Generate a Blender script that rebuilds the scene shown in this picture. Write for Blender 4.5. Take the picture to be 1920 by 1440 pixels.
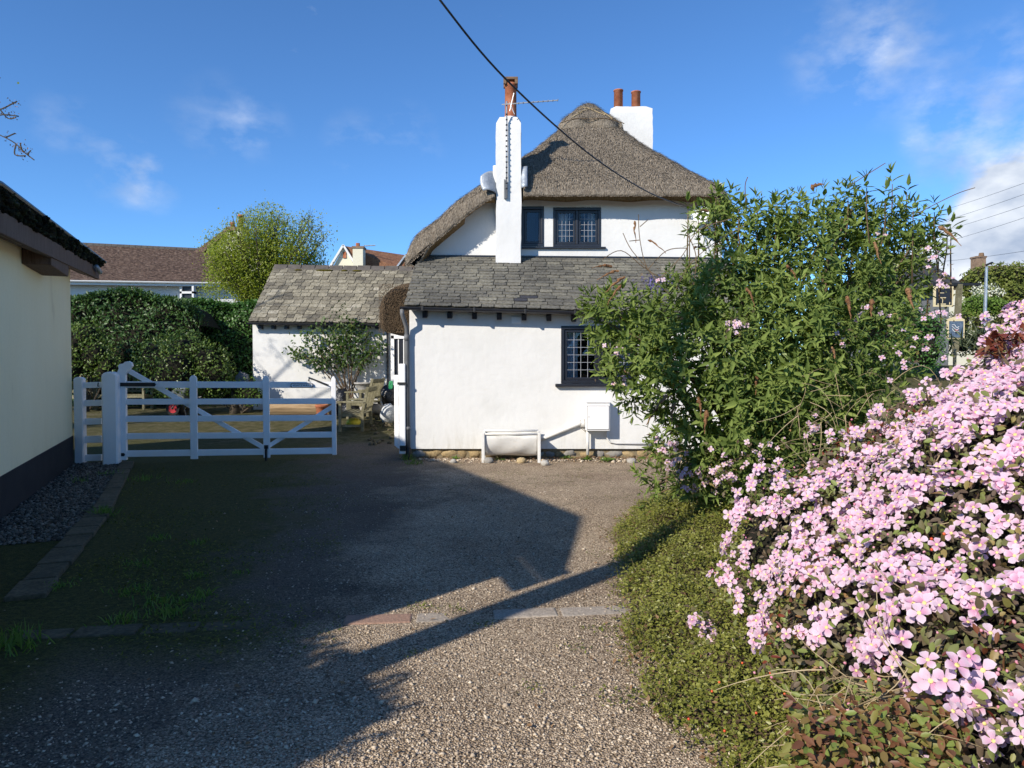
import bpy, math, random
import numpy as np
from mathutils import Vector, Matrix

for o in list(bpy.data.objects): bpy.data.objects.remove(o, do_unlink=True)
SC = bpy.context.scene
COL = SC.collection
rng = np.random.default_rng(11)
random.seed(5)
R = math.radians

# ------------------------------------------------------------------ camera
F, TH, CH = 1350.0, math.atan(35/1350), 1.6
cd = bpy.data.cameras.new('camera'); cam = bpy.data.objects.new('camera', cd); COL.objects.link(cam)
cam.location = (0, 0, CH); cam.rotation_euler = (R(90) - TH, 0, 0)
cd.sensor_width = 36; cd.lens = 36*F/1920; cd.clip_start = 0.05; cd.clip_end = 3000
SC.camera = cam
SC.render.resolution_x, SC.render.resolution_y = 1024, 768

# ------------------------------------------------------------------ sky + sun
SUN_TO = Vector((0.677, 0.736, -0.575)).normalized()        # direction the light travels
EL = math.asin(-SUN_TO.z)
AZ = math.atan2(-SUN_TO.x, -SUN_TO.y)                       # bearing of the sun from +Y towards +X
world = bpy.data.worlds.new('World'); SC.world = world; world.use_nodes = True
wn, wl = world.node_tree.nodes, world.node_tree.links
wn.clear()
def ray(px, py):
    a, b = (px-960)/F, -(py-720)/F
    return Vector((a, math.cos(TH)+b*math.sin(TH), -math.sin(TH)+b*math.cos(TH)))
def wnode(t, **k):
    n = wn.new(t)
    for a, v in k.items(): setattr(n, a, v)
    return n
sky = wnode('ShaderNodeTexSky', sky_type='NISHITA', sun_disc=False, sun_elevation=EL, sun_rotation=AZ,
            air_density=0.75, dust_density=0.0, ozone_density=4.5, altitude=0)
tc = wnode('ShaderNodeTexCoord')
def wmath(op, a, b=None, c=None, clamp=False):
    n = wnode('ShaderNodeMath', operation=op, use_clamp=clamp)
    for i, v in enumerate((a, b, c)):
        if v is None: continue
        if isinstance(v, (int, float)): n.inputs[i].default_value = v
        else: wl.new(v, n.inputs[i])
    return n.outputs[0]
nrm = wnode('ShaderNodeVectorMath', operation='NORMALIZE'); wl.new(tc.outputs['Generated'], nrm.inputs[0])
DIR = nrm.outputs[0]
nz = wnode('ShaderNodeTexNoise'); nz.inputs['Scale'].default_value = 14; nz.inputs['Detail'].default_value = 7; nz.inputs['Roughness'].default_value = .58
mp = wnode('ShaderNodeMapping'); mp.inputs['Scale'].default_value = (1, 1, 1.7); wl.new(DIR, mp.inputs['Vector']); wl.new(mp.outputs[0], nz.inputs['Vector'])
FBM = nz.outputs['Fac']
blobs = [(1960, 430, 120, 1.6), (1900, 440, 80, 1.2), (1820, 530, 110, .9), (1910, 580, 150, 1.3), (1740, 550, 90, .6), (1895, 215, 130, .40), (1800, 280, 80, .2), (1590, 95, 90, .30),
         (1700, 45, 60, .24), (1690, 150, 70, .14), (228, 315, 60, .30), (280, 348, 48, .26), (400, 232, 75, .15), (125, 235, 50, .18), (665, 270, 55, .18), (770, 262, 60, .14), (480, 240, 55, .14)]
tot = None
for px, py, r, s in blobs:
    d = ray(px, py).normalized()
    vm = wnode('ShaderNodeVectorMath', operation='DOT_PRODUCT'); wl.new(DIR, vm.inputs[0]); vm.inputs[1].default_value = d
    mr = wnode('ShaderNodeMapRange', interpolation_type='SMOOTHSTEP'); wl.new(vm.outputs['Value'], mr.inputs[0])
    mr.inputs[1].default_value = math.cos(r*1.25/F); mr.inputs[2].default_value = math.cos(r*.1/F); mr.inputs[3].default_value = 0; mr.inputs[4].default_value = s
    tot = mr.outputs[0] if tot is None else wmath('ADD', tot, mr.outputs[0])
# fbm breaks up the cloud banks and leaves faint wisps over the rest of the sky
shape = wmath('MULTIPLY', wmath('SUBTRACT', wmath('ADD', FBM, wmath('MULTIPLY', tot, .24)), .49), 3.4, clamp=True)
wisps = wmath('MULTIPLY', wmath('SUBTRACT', FBM, .70, clamp=True), 1.2)
cover = wmath('ADD', wmath('MULTIPLY', wmath('MINIMUM', tot, 1.0), shape), wisps, clamp=True)
n2 = wnode('ShaderNodeTexNoise'); n2.inputs['Scale'].default_value = 11; n2.inputs['Detail'].default_value = 5; wl.new(mp.outputs[0], n2.inputs['Vector'])
ccol = wnode('ShaderNodeMix', data_type='RGBA'); wl.new(wmath('MULTIPLY', wmath('SUBTRACT', n2.outputs['Fac'], .36), 3.2, clamp=True), ccol.inputs[0])
ccol.inputs[6].default_value = (2.5, 3.1, 4.2, 1); ccol.inputs[7].default_value = (6.6, 6.9, 7.3, 1)
hsv = wnode('ShaderNodeHueSaturation'); hsv.inputs['Saturation'].default_value = 1.0; hsv.inputs['Value'].default_value = 1.0; wl.new(sky.outputs[0], hsv.inputs['Color'])
tint = wnode('ShaderNodeMix', data_type='RGBA', blend_type='MULTIPLY'); tint.inputs[0].default_value = 1; wl.new(hsv.outputs[0], tint.inputs[6]); tint.inputs[7].default_value = (.70, 1.0, 1.2, 1)
cm = wnode('ShaderNodeMix', data_type='RGBA'); wl.new(cover, cm.inputs[0]); wl.new(tint.outputs[2], cm.inputs[6]); wl.new(ccol.outputs[2], cm.inputs[7])
bg = wnode('ShaderNodeBackground'); bg.inputs['Strength'].default_value = 0.122; wl.new(cm.outputs[2], bg.inputs[0])
wo = wnode('ShaderNodeOutputWorld'); wl.new(bg.outputs[0], wo.inputs[0])
sl = bpy.data.lights.new('sun', 'SUN'); sl.energy = 4.5; sl.angle = R(.55); sl.color = (1, .915, .79)
sun = bpy.data.objects.new('sun', sl); COL.objects.link(sun); sun.rotation_euler = SUN_TO.to_track_quat('-Z', 'Y').to_euler()
sun.location = (-20, -20, 20)
SC.view_settings.view_transform = 'Standard'; SC.view_settings.look = 'None'; SC.view_settings.gamma = 1
SC.view_settings.exposure = 0.45; SC.view_settings.use_curve_mapping = False
SC.render.engine = 'CYCLES'

# ------------------------------------------------------------------ measuring helpers
def at(px, py, Y):
    r = ray(px, py); t = Y/r.y
    return Vector((r.x*t, Y, CH+r.z*t))
def gnd(px, py, z=0.0):
    r = ray(px, py); t = (z-CH)/r.z
    return Vector((r.x*t, r.y*t, z))
def to_px(p):
    x, y, z = p[0], p[1], p[2]-CH
    f = y*math.cos(TH) - z*math.sin(TH); u = y*math.sin(TH) + z*math.cos(TH)
    return 960+F*x/max(f, .01), 720-F*u/max(f, .01)

# ------------------------------------------------------------------ materials
MATS = {}
def material(name, cols, scale=3.0, detail=5, rough=.85, bump=0.0, bscale=30, spec=.3, stretch=None, rnd=0.0, rndmode='both',
             trans=0.0, ramp=None, bdist=.02, fine=0.0, fscale=80, hue=0.0, metal=0.0, attr=None, attrcol=None):
    """procedural material: noise-ramped colour (world position) + per-piece variation + bump"""
    m = bpy.data.materials.new(name); m.use_nodes = True
    nt = m.node_tree; N, L = nt.nodes, nt.links; N.clear()
    out = N.new('ShaderNodeOutputMaterial'); pb = N.new('ShaderNodeBsdfPrincipled')
    pb.inputs['Roughness'].default_value = rough; pb.inputs['Specular IOR Level'].default_value = spec; pb.inputs['Metallic'].default_value = metal
    geo = N.new('ShaderNodeNewGeometry'); vec = geo.outputs['Position']
    if stretch:
        mpn = N.new('ShaderNodeMapping'); mpn.inputs['Scale'].default_value = stretch; L.new(vec, mpn.inputs[0]); vec = mpn.outputs[0]
    def mth(op, a, b=None, clamp=False):
        n = N.new('ShaderNodeMath'); n.operation = op; n.use_clamp = clamp
        for i, v in enumerate((a, b)):
            if v is None: continue
            if isinstance(v, (int, float)): n.inputs[i].default_value = v
            else: L.new(v, n.inputs[i])
        return n.outputs[0]
    nzn = N.new('ShaderNodeTexNoise'); nzn.inputs['Scale'].default_value = scale; nzn.inputs['Detail'].default_value = detail; nzn.inputs['Roughness'].default_value = .6
    L.new(vec, nzn.inputs['Vector'])
    fac = mth('MULTIPLY_ADD', nzn.outputs['Fac'], 2.2); fac.node.inputs[2].default_value = -.6; fac.node.use_clamp = True
    piece = None
    if rnd > 0 or hue > 0:
        oi = N.new('ShaderNodeObjectInfo')
        piece = mth('FRACT', mth('ADD', oi.outputs['Random'], geo.outputs['Random Per Island']))
        mixf = N.new('ShaderNodeMix'); mixf.data_type = 'FLOAT'; mixf.inputs[0].default_value = rnd
        L.new(fac, mixf.inputs[2]); L.new(piece, mixf.inputs[3]); fac = mixf.outputs[0]
    cr = N.new('ShaderNodeValToRGB'); L.new(fac, cr.inputs[0])
    el = cr.color_ramp.elements
    pos = ramp or [i/(max(len(cols)-1, 1)) for i in range(len(cols))]
    while len(el) < len(cols): el.new(.5)
    for i, c in enumerate(cols):
        el[i].position = pos[i]; el[i].color = (*c, 1)
    if len(cols) == 1: el[1].color = (*cols[0], 1)
    col = cr.outputs[0]
    if fine > 0:
        n3 = N.new('ShaderNodeTexNoise'); n3.inputs['Scale'].default_value = fscale; n3.inputs['Detail'].default_value = 3; L.new(vec, n3.inputs['Vector'])
        k = N.new('ShaderNodeMapRange'); L.new(n3.outputs['Fac'], k.inputs[0]); k.inputs[1].default_value = .3; k.inputs[2].default_value = .7
        k.inputs[3].default_value = 1-fine; k.inputs[4].default_value = 1+fine
        mx = N.new('ShaderNodeVectorMath'); mx.operation = 'SCALE'; L.new(col, mx.inputs[0]); L.new(k.outputs[0], mx.inputs['Scale']); col = mx.outputs[0]
    if attr:
        an = N.new('ShaderNodeAttribute'); an.attribute_name = attr
        am = N.new('ShaderNodeMix'); am.data_type = 'RGBA'; L.new(an.outputs['Fac'], am.inputs[0]); L.new(col, am.inputs[6]); am.inputs[7].default_value = (*attrcol, 1)
        col = am.outputs[2]
    if name in ('white_render', 'cream_render'):
        sx = N.new('ShaderNodeSeparateXYZ'); L.new(geo.outputs['Position'], sx.inputs[0]); nd = N.new('ShaderNodeTexNoise'); nd.inputs['Scale'].default_value = 5; nd.inputs['Detail'].default_value = 8; nd.inputs['Roughness'].default_value = .7
        mpd = N.new('ShaderNodeMapping'); mpd.inputs['Scale'].default_value = (2.2, 2.2, .35); L.new(geo.outputs['Position'], mpd.inputs[0]); L.new(mpd.outputs[0], nd.inputs['Vector'])
        low = mth('MULTIPLY', mth('SUBTRACT', .62, sx.outputs[2]), 2.0, clamp=True); st = mth('MULTIPLY', mth('SUBTRACT', nd.outputs['Fac'], .50), 4.0, clamp=True)
        fd = mth('ADD', mth('MULTIPLY', mth('MULTIPLY', low, mth('ADD', st, .15)), .5), mth('MULTIPLY', st, .07), clamp=True)
        dm = N.new('ShaderNodeMix'); dm.data_type = 'RGBA'; L.new(fd, dm.inputs[0]); L.new(col, dm.inputs[6]); dm.inputs[7].default_value = (.36, .34, .27, 1); col = dm.outputs[2]
    L.new(col, pb.inputs['Base Color'])
    if bump > 0:
        nb = N.new('ShaderNodeTexNoise'); nb.inputs['Scale'].default_value = bscale; nb.inputs['Detail'].default_value = 6; L.new(vec, nb.inputs['Vector'])
        bp = N.new('ShaderNodeBump'); bp.inputs['Strength'].default_value = bump; bp.inputs['Distance'].default_value = bdist
        L.new(nb.outputs['Fac'], bp.inputs['Height']); L.new(bp.outputs[0], pb.inputs['Normal'])
    sh = pb.outputs[0]
    if trans > 0:
        tr = N.new('ShaderNodeBsdfTranslucent'); tcx = N.new('ShaderNodeMix'); tcx.data_type = 'RGBA'; tcx.blend_type = 'MULTIPLY'
        tcx.inputs[0].default_value = 1; L.new(col, tcx.inputs[6]); tcx.inputs[7].default_value = (1.5, 1.6, .6, 1) if trans < .4 else (1.1, 1.0, 1.1, 1)
        L.new(tcx.outputs[2], tr.inputs['Color'])
        ms = N.new('ShaderNodeMixShader'); ms.inputs[0].default_value = trans; L.new(sh, ms.inputs[1]); L.new(tr.outputs[0], ms.inputs[2]); sh = ms.outputs[0]
    L.new(sh, out.inputs[0])
    MATS[name] = m
    return m

material('white_render', [(.625, .625, .605), (.67, .67, .655), (.69, .69, .675)], scale=1.3, rough=.9, bump=.22, bscale=9, bdist=.03, fine=.015, fscale=60, spec=.1)
material('white_paint', [(.80, .80, .80), (.85, .85, .85)], scale=4, rough=.45, bump=.06, bscale=60, spec=.4)
material('old_white', [(0.493, 0.4845, 0.442), (0.6375, 0.629, 0.6035), (0.68, 0.68, 0.663)], scale=6, rough=.55, bump=.15, bscale=25, spec=.3, ramp=[0, .35, 1])
material('cream_render', [(.66, .56, .35), (.85, .76, .50), (.88, .80, .55)], scale=.9, rough=.92, bump=.15, bscale=40, fine=.03, spec=.1, stretch=(1, 1, .5), ramp=[0, .3, 1])
material('cream_house', [(0.6375, 0.6035, 0.4675), (0.68, 0.6545, 0.527)], scale=.6, rough=.9, spec=.1)
material('black_plinth', [(.012, .014, .018), (.022, .024, .028)], scale=3, rough=.85, bump=.2, bscale=60)
material('black_paint', [(.010, .012, .018), (.018, .020, .028)], scale=5, rough=.38, spec=.5)
material('black_iron', [(.008, .008, .009), (.016, .016, .017)], scale=9, rough=.5, spec=.5)
material('brown_board', [(.075, .045, .03), (.135, .085, .06), (.175, .112, .08)], scale=5, rough=.8, bump=.3, bscale=30, stretch=(6, 6, .7), fine=.2, fscale=40)
material('moss_roof', [(.008, .009, .007), (.020, .018, .012), (.030, .034, .012), (.10, .10, .085)], scale=9, rough=1, bump=1, bscale=26, bdist=.06, ramp=[0, .45, .7, 1], spec=.05)
material('thatch', [(.095, .076, .058), (.195, .163, .125), (.33, .285, .225)], scale=26, detail=4, rough=.95, bump=.8, bscale=48, bdist=.05, spec=.08, fine=.42, fscale=40, ramp=[.05, .5, 1], rnd=.12, stretch=(1.9, .62, .62))
material('thatch_dark', [(.045, .032, .022), (.095, .070, .046), (.16, .12, .08)], scale=26, detail=4, rough=.95, bump=.9, bscale=55, bdist=.05, spec=.08, fine=.5, fscale=42)
material('thatch_soffit', [(.12, .072, .030), (.24, .155, .075), (.33, .23, .125)], scale=9, rough=.95, bump=.8, bscale=30, bdist=.04, stretch=(3, 3, 3), spec=.08, fine=.35, fscale=50)
material('straw', [(.10, .082, .064), (.21, .178, .138), (.36, .31, .245)], scale=3, rough=.95, rnd=.85, spec=.08)
material('slate_grey', [(.075, .072, .062), (.125, .12, .102), (.175, .165, .132), (.27, .26, .205)], scale=.9, rough=.75, bump=.5, bscale=30, bdist=.012, rnd=.42, fine=.38, fscale=26, spec=.3, ramp=[.12, .4, .66, 1])
material('slate_lichen', [(.09, .083, .068), (.175, .158, .12), (.25, .228, .17), (.36, .335, .27)], scale=1.8, rough=.85, bump=.5, bscale=26, bdist=.012, rnd=.5, fine=.36, fscale=20, spec=.2, ramp=[.1, .4, .68, 1])
material('slate_gap', [(.012, .012, .011), (.03, .03, .026)], scale=6, rough=1)
material('new_slate', [(.035, .036, .043), (.05, .05, .06)], scale=3, rough=.6, spec=.4)
material('moss_green', [(.05, .055, .012), (.13, .10, .02)], scale=20, rough=1, bump=1, bscale=60, spec=.05)
material('ridge_tile', [(.07, .062, .056), (.13, .115, .10)], scale=6, rough=.9, bump=.3, bscale=30)
material('lead', [(.22, .25, .29), (.42, .46, .50)], scale=8, rough=.45, metal=.3, bump=.4, bscale=20)
material('terracotta', [(.20, .062, .030), (.36, .125, .062), (.44, .19, .11)], scale=7, rough=.85, bump=.15, bscale=40)
material('pot_stained', [(.11, .075, .05), (.24, .15, .09)], scale=12, rough=.95)
material('grey_metal', [(.30, .31, .33), (.48, .5, .52)], scale=10, rough=.4, metal=.5)
material('grey_plastic', [(.11, .115, .12), (.17, .175, .18)], scale=5, rough=.55)
material('stone_tan', [(.19, .14, .075), (.33, .245, .13), (.42, .34, .21)], scale=7, rough=.95, bump=.7, bscale=26, rnd=.35, fine=.2, fscale=40)
material('stone_grey', [(.16, .15, .135), (.30, .285, .26), (.46, .45, .42)], scale=6, rough=.95, bump=.6, bscale=26, rnd=.55)
material('thatch_cap', [(.11, .092, .07), (.21, .18, .14), (.30, .26, .21)], scale=30, detail=4, rough=.95, bump=.9, bscale=55, bdist=.04, spec=.08, fine=.4, fscale=42)
material('lead_bar', [(.32, .34, .37), (.46, .48, .52)], scale=5, rough=.5)
material('mortar', [(.15, .12, .075), (.26, .21, .13)], scale=14, rough=1, bump=.6, bscale=40)
material('timber_grey', [(.085, .078, .045), (.175, .160, .098), (.27, .25, .17)], scale=5, rough=.9, bump=.4, bscale=36, fine=.25, fscale=30, stretch=(1, 1, 1), rnd=.3)
material('log_wood', [(.20, .13, .07), (.36, .25, .14), (.46, .34, .21)], scale=4, rough=.9, bump=.4, bscale=20, stretch=(.4, 3, 3))
material('bark', [(.045, .036, .026), (.105, .085, .062)], scale=9, rough=1, bump=.8, bscale=30)
material('twig_brown', [(.075, .05, .03), (.17, .12, .072)], scale=6, rough=.95, rnd=.4)
material('dry_stem', [(.20, .145, .075), (.37, .29, .17), (.48, .40, .26)], scale=5, rough=.95, rnd=.5)
material('dead_spike', [(.12, .055, .025), (.24, .125, .06), (.30, .18, .09)], scale=30, rough=1, rnd=.4, bump=1, bscale=80)
material('brown_tile', [(.040, .026, .022), (.105, .068, .052), (.17, .115, .085), (.26, .2, .16)], scale=7, rough=.95, bump=.4, bscale=20, fine=.45, fscale=9, ramp=[0, .4, .7, 1], stretch=(1, 1, 1.6))
material('red_tile', [(.16, .075, .04), (.26, .13, .075)], scale=3, rough=.95, fine=.3, fscale=12)
material('dark_roof', [(.030, .031, .034), (.058, .058, .06)], scale=1.5, rough=.8, fine=.2, fscale=6)
material('concrete', [(.25, .212, .17), (.34, .29, .235), (.39, .34, .28)], scale=5, rough=1, bump=.4, bscale=50, rnd=.35, fine=.25, fscale=60)
material('kerb_stone', [(.05, .044, .026), (.095, .08, .05), (.14, .12, .08)], scale=5, rough=1, bump=.5, bscale=40, rnd=.35, fine=.3, fscale=30)
material('red_concrete', [(.24, .15, .105), (.33, .21, .155)], scale=5, rough=1, bump=.4, bscale=50, fine=.2)
material('brick_far', [(.17, .11, .075), (.27, .19, .13)], scale=5, rough=.95, fine=.2, fscale=6)
material('white_trim', [(0.629, 0.6375, 0.6375), (0.697, 0.697, 0.697)], scale=3, rough=.6)
material('curtain', [(.60, .56, .47), (.74, .70, .60)], scale=9, rough=.95, stretch=(4, 4, .2))
material('net_curtain', [(.62, .65, .68), (.76, .79, .82)], scale=9, rough=.95, stretch=(5, 5, .2))
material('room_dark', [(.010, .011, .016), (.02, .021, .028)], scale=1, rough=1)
material('bag_black', [(.006, .006, .007), (.016, .016, .018)], scale=4, rough=.28, bump=.8, bscale=14, bdist=.05, spec=.6)
material('bag_white', [(.40, .42, .44), (.62, .64, .65)], scale=6, rough=.5, bump=.8, bscale=14, bdist=.05)
material('bag_yellow', [(.42, .36, .02), (.62, .54, .04)], scale=8, rough=.5, bump=.7, bscale=20, bdist=.05)
material('green_plastic', [(.02, .20, .08), (.04, .32, .14)], scale=8, rough=.5)
material('galvanised', [(.30, .34, .38), (.50, .54, .57)], scale=9, rough=.4, metal=.6, bump=.3, bscale=14)
material('red_paint', [(.38, .02, .03), (.55, .04, .05)], scale=6, rough=.5)
material('rubber', [(.012, .012, .012), (.03, .03, .03)], scale=9, rough=.9)
material('cream_paint', [(.55, .46, .26), (.70, .60, .38)], scale=8, rough=.7)
material('sign_dark', [(.014, .016, .022), (.024, .026, .034)], scale=3, rough=.35)
material('sign_blue', [(.045, .075, .13), (.09, .13, .19), (.16, .2, .25)], scale=9, rough=.4)
material('ink', [(.010, .011, .03)], rough=.5)
material('soil', [(.035, .024, .015), (.085, .058, .036), (.13, .092, .058)], scale=9, rough=1, bump=.9, bscale=50, bdist=.03)
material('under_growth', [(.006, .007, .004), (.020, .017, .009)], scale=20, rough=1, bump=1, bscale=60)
# foliage
def leafmat(n, cols, trans=.25, rough=.5, rnd=.75, spec=.35, scale=1.2, ramp=None):
    material(n, cols, scale=scale, rough=rough, trans=trans, rnd=rnd, spec=spec, ramp=ramp)
leafmat('buddleia_leaf', [(.056, .090, .022), (.128, .182, .043), (.222, .282, .072), (.40, .43, .25)], ramp=[0, .4, .85, 1], rough=.7, spec=.2, rnd=.55, scale=2.2)
leafmat('laurel_leaf', [(.020, .050, .012), (.044, .098, .022), (.095, .165, .042)], rough=.42, spec=.35, trans=.15)
leafmat('ivy_leaf', [(.022, .062, .014), (.050, .125, .024), (.095, .19, .042)], rough=.4, trans=.2)
leafmat('euonymus_leaf', [(.040, .075, .014), (.095, .155, .028), (.20, .26, .06)], rough=.4, trans=.2)
leafmat('spring_leaf', [(.13, .175, .020), (.235, .285, .032), (.33, .36, .065)], rough=.55, trans=.38)
leafmat('cotoneaster_leaf', [(.072, .074, .016), (.165, .178, .032), (.265, .268, .064), (.30, .18, .08)], ramp=[0, .4, .88, 1], rough=.4, trans=.2, rnd=.6)
leafmat('clematis_leaf', [(.10, .068, .048), (.14, .105, .068), (.14, .155, .052), (.19, .235, .062), (.28, .13, .068)], ramp=[0, .35, .6, .82, 1], rough=.5, trans=.18, rnd=.9)
leafmat('bronze_leaf', [(.13, .05, .03), (.19, .09, .045), (.19, .16, .045), (.17, .22, .05)], ramp=[0, .3, .55, .9], rough=.45, trans=.2, rnd=.9)
leafmat('red_leaf', [(.10, .018, .014), (.19, .045, .026), (.14, .075, .03)], rough=.45, trans=.22, rnd=.9)
leafmat('grass_blade', [(0.0455, 0.0975, 0.0156), (0.1105, 0.195, 0.0312), (0.195, 0.247, 0.065)], rough=.5, trans=.3)
leafmat('moss_tuft', [(.055, .075, .010), (.13, .15, .022), (.19, .19, .04)], rough=.9, trans=.1)
leafmat('climber_leaf', [(0.0263, 0.0626, 0.0131), (0.0596, 0.1091, 0.0233), (0.1135, 0.1548, 0.03925), (0.218, 0.1355, 0.0365)], ramp=[0, .5, .9, 1], rough=.45)
leafmat('far_leaf', [(0.05222, 0.07679, 0.014), (0.1154, 0.1427, 0.02262), (0.184, 0.2044, 0.04063)], rough=.6, trans=.2)
leafmat('far_leaf_bright', [(0.05028, 0.09564, 0.01248), (0.102, 0.1839, 0.02258), (0.1564, 0.2446, 0.043)], rough=.6, trans=.25)
leafmat('far_leaf_dark', [(.012, .022, .010), (.026, .042, .016)], rough=.6, trans=.1)
leafmat('yucca_leaf', [(.06, .085, .045), (.13, .16, .085)], rough=.5, trans=.15)
leafmat('white_blossom', [(.62, .62, .55), (.8, .8, .75)], rough=.7, trans=.3)
leafmat('dead_leaf', [(.12, .06, .03), (.24, .14, .07), (.30, .20, .11)], rough=.9, trans=.1)
leafmat('ceanothus', [(.08, .07, .22), (.16, .14, .36)], rough=.8, trans=.2)
material('petal', [(.62, .22, .42), (.75, .43, .60), (.83, .64, .75)], scale=6, rough=.6, trans=.42, rnd=.95, spec=.2, attr='tip', attrcol=(.85, .71, .80))
material('bud', [(.62, .22, .34), (.74, .40, .48)], scale=6, rough=.6, trans=.2, rnd=.8, spec=.2)
material('stamen', [(.62, .50, .16), (.72, .64, .30)], scale=6, rough=.7, rnd=.5)
material('berry', [(.50, .045, .012), (.66, .12, .03)], scale=6, rough=.3, rnd=.8, spec=.5)
material('pebble', [(.035, .03, .024), (.085, .072, .056), (.15, .13, .102), (.26, .235, .19)], scale=2, rough=.85, rnd=.9, spec=.25)
material('gravel_stone', [(.16, .12, .082), (.37, .295, .218), (.52, .435, .33), (.66, .575, .455)], scale=2, rough=.9, rnd=.9, spec=.2, ramp=[0, .4, .8, 1])

def glass_material():
    m = bpy.data.materials.new('window_glass'); m.use_nodes = True; N, L = m.node_tree.nodes, m.node_tree.links; N.clear()
    out = N.new('ShaderNodeOutputMaterial'); t = N.new('ShaderNodeBsdfTransparent'); t.inputs[0].default_value = (.72, .76, .82, 1)
    g = N.new('ShaderNodeBsdfGlossy'); g.inputs['Roughness'].default_value = .03; g.inputs['Color'].default_value = (.9, .95, 1, 1)
    f = N.new('ShaderNodeFresnel'); f.inputs[0].default_value = 1.6; ms = N.new('ShaderNodeMixShader')
    L.new(f.outputs[0], ms.inputs[0]); L.new(t.outputs[0], ms.inputs[1]); L.new(g.outputs[0], ms.inputs[2]); L.new(ms.outputs[0], out.inputs[0])
    MATS['window_glass'] = m
glass_material()

def ground_material():
    m = bpy.data.materials.new('driveway_gravel'); m.use_nodes = True; N, L = m.node_tree.nodes, m.node_tree.links; N.clear()
    out = N.new('ShaderNodeOutputMaterial'); pb = N.new('ShaderNodeBsdfPrincipled'); pb.inputs['Roughness'].default_value = .95; pb.inputs['Specular IOR Level'].default_value = .15
    geo = N.new('ShaderNodeNewGeometry'); P = geo.outputs['Position']; sep = N.new('ShaderNodeSeparateXYZ'); L.new(P, sep.inputs[0])
    def mth(op, a, b=None, c=None, clamp=False):
        n = N.new('ShaderNodeMath'); n.operation = op; n.use_clamp = clamp
        for i, v in enumerate((a, b, c)):
            if v is None: continue
            if isinstance(v, (int, float)): n.inputs[i].default_value = v
            else: L.new(v, n.inputs[i])
        return n.outputs[0]
    def noise(s, d=5, r=.6):
        n = N.new('ShaderNodeTexNoise'); n.inputs['Scale'].default_value = s; n.inputs['Detail'].default_value = d; n.inputs['Roughness'].default_value = r; L.new(P, n.inputs['Vector']); return n.outputs['Fac']
    def ramp(f, cols, pos):
        cr = N.new('ShaderNodeValToRGB'); L.new(f, cr.inputs[0]); e = cr.color_ramp.elements
        while len(e) < len(cols): e.new(.5)
        for i in range(len(cols)): e[i].position = pos[i]; e[i].color = (*cols[i], 1)
        return cr.outputs[0]
    def mix(f, a, b):
        x = N.new('ShaderNodeMix'); x.data_type = 'RGBA'; L.new(f, x.inputs[0]); L.new(a, x.inputs[6]); L.new(b, x.inputs[7]); return x.outputs[2]
    vo = N.new('ShaderNodeTexVoronoi'); vo.inputs['Scale'].default_value = 105; L.new(P, vo.inputs['Vector'])
    vs = N.new('ShaderNodeSeparateColor'); L.new(vo.outputs['Color'], vs.inputs[0])
    stones = ramp(vs.outputs[0], [(.13, .103, .075), (.37, .305, .24), (.53, .455, .365), (.70, .62, .51)], [0, .4, .8, 1])
    gap = ramp(vo.outputs['Distance'], [(1, 1, 1), (1, 1, 1), (.5, .47, .43)], [0, .45, .8])
    mm = N.new('ShaderNodeMix'); mm.data_type = 'RGBA'; mm.blend_type = 'MULTIPLY'; mm.inputs[0].default_value = 1; L.new(stones, mm.inputs[6]); L.new(gap, mm.inputs[7])
    grav = mm.outputs[2]
    patch = noise(.9, 6)
    tone = ramp(patch, [(.70, .62, .54), (1.05, .97, .86), (1.24, 1.15, 1.02)], [.28, .5, .7])
    m2 = N.new('ShaderNodeMix'); m2.data_type = 'RGBA'; m2.blend_type = 'MULTIPLY'; m2.inputs[0].default_value = 1; L.new(grav, m2.inputs[6]); L.new(tone, m2.inputs[7]); grav = m2.outputs[2]
    left_tone = ramp(noise(70, 4), [(.020, .020, .019), (.060, .056, .050), (.15, .14, .125)], [.3, .55, .75])
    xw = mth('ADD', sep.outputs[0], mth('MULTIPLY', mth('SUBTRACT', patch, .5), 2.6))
    grav = mix(mth('MULTIPLY', mth('MULTIPLY', mth('SUBTRACT', -.85, xw), 1.5, clamp=True), .72), grav, left_tone)  # gravel blends into a darker tone towards the left of the drive
    # reddish earth patches showing through
    red = ramp(noise(38), [(.10, .055, .04), (.23, .14, .10)], [.3, .7])
    rf = mth('MULTIPLY', mth('SUBTRACT', noise(.55, 4), .57), 7, clamp=True)
    grav = mix(mth('MULTIPLY', rf, .55), grav, red)
    # moss and thin turf: grows over the left of the drive and under the garage wall
    moss = ramp(noise(24, 9, .78), [(.014, .016, .005), (.042, .048, .010), (.085, .090, .018), (.16, .145, .06)], [.28, .45, .58, .74])
    x, y = sep.outputs[0], sep.outputs[1]
    edge = mth('ADD', mth('MULTIPLY', mth('SUBTRACT', patch, .5), 3.6), mth('MULTIPLY', mth('SUBTRACT', noise(9, 4), .5), 1.0))
    lim = mth('ADD', mth('MULTIPLY', mth('SUBTRACT', y, 4.0), -.22), -1.15)          # moss lies left of this line
    mf = mth('MULTIPLY', mth('SUBTRACT', mth('ADD', lim, edge), x), 1.1, clamp=True)
    near = mth('MULTIPLY', mth('SUBTRACT', y, 3.55), 1.6, clamp=True)                # less of it on the apron nearest the road
    nleft = mth('MULTIPLY', mth('SUBTRACT', -2.1, x), 2.0, clamp=True)
    mf = mth('MULTIPLY', mf, mth('MAXIMUM', near, nleft))
    col = mix(mth('MULTIPLY', mf, .86), grav, moss)
    # greenish film on the sunny gravel by the house
    gf = mth('MULTIPLY', mth('SUBTRACT', noise(3.2, 6), .56), 6, clamp=True)
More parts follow.
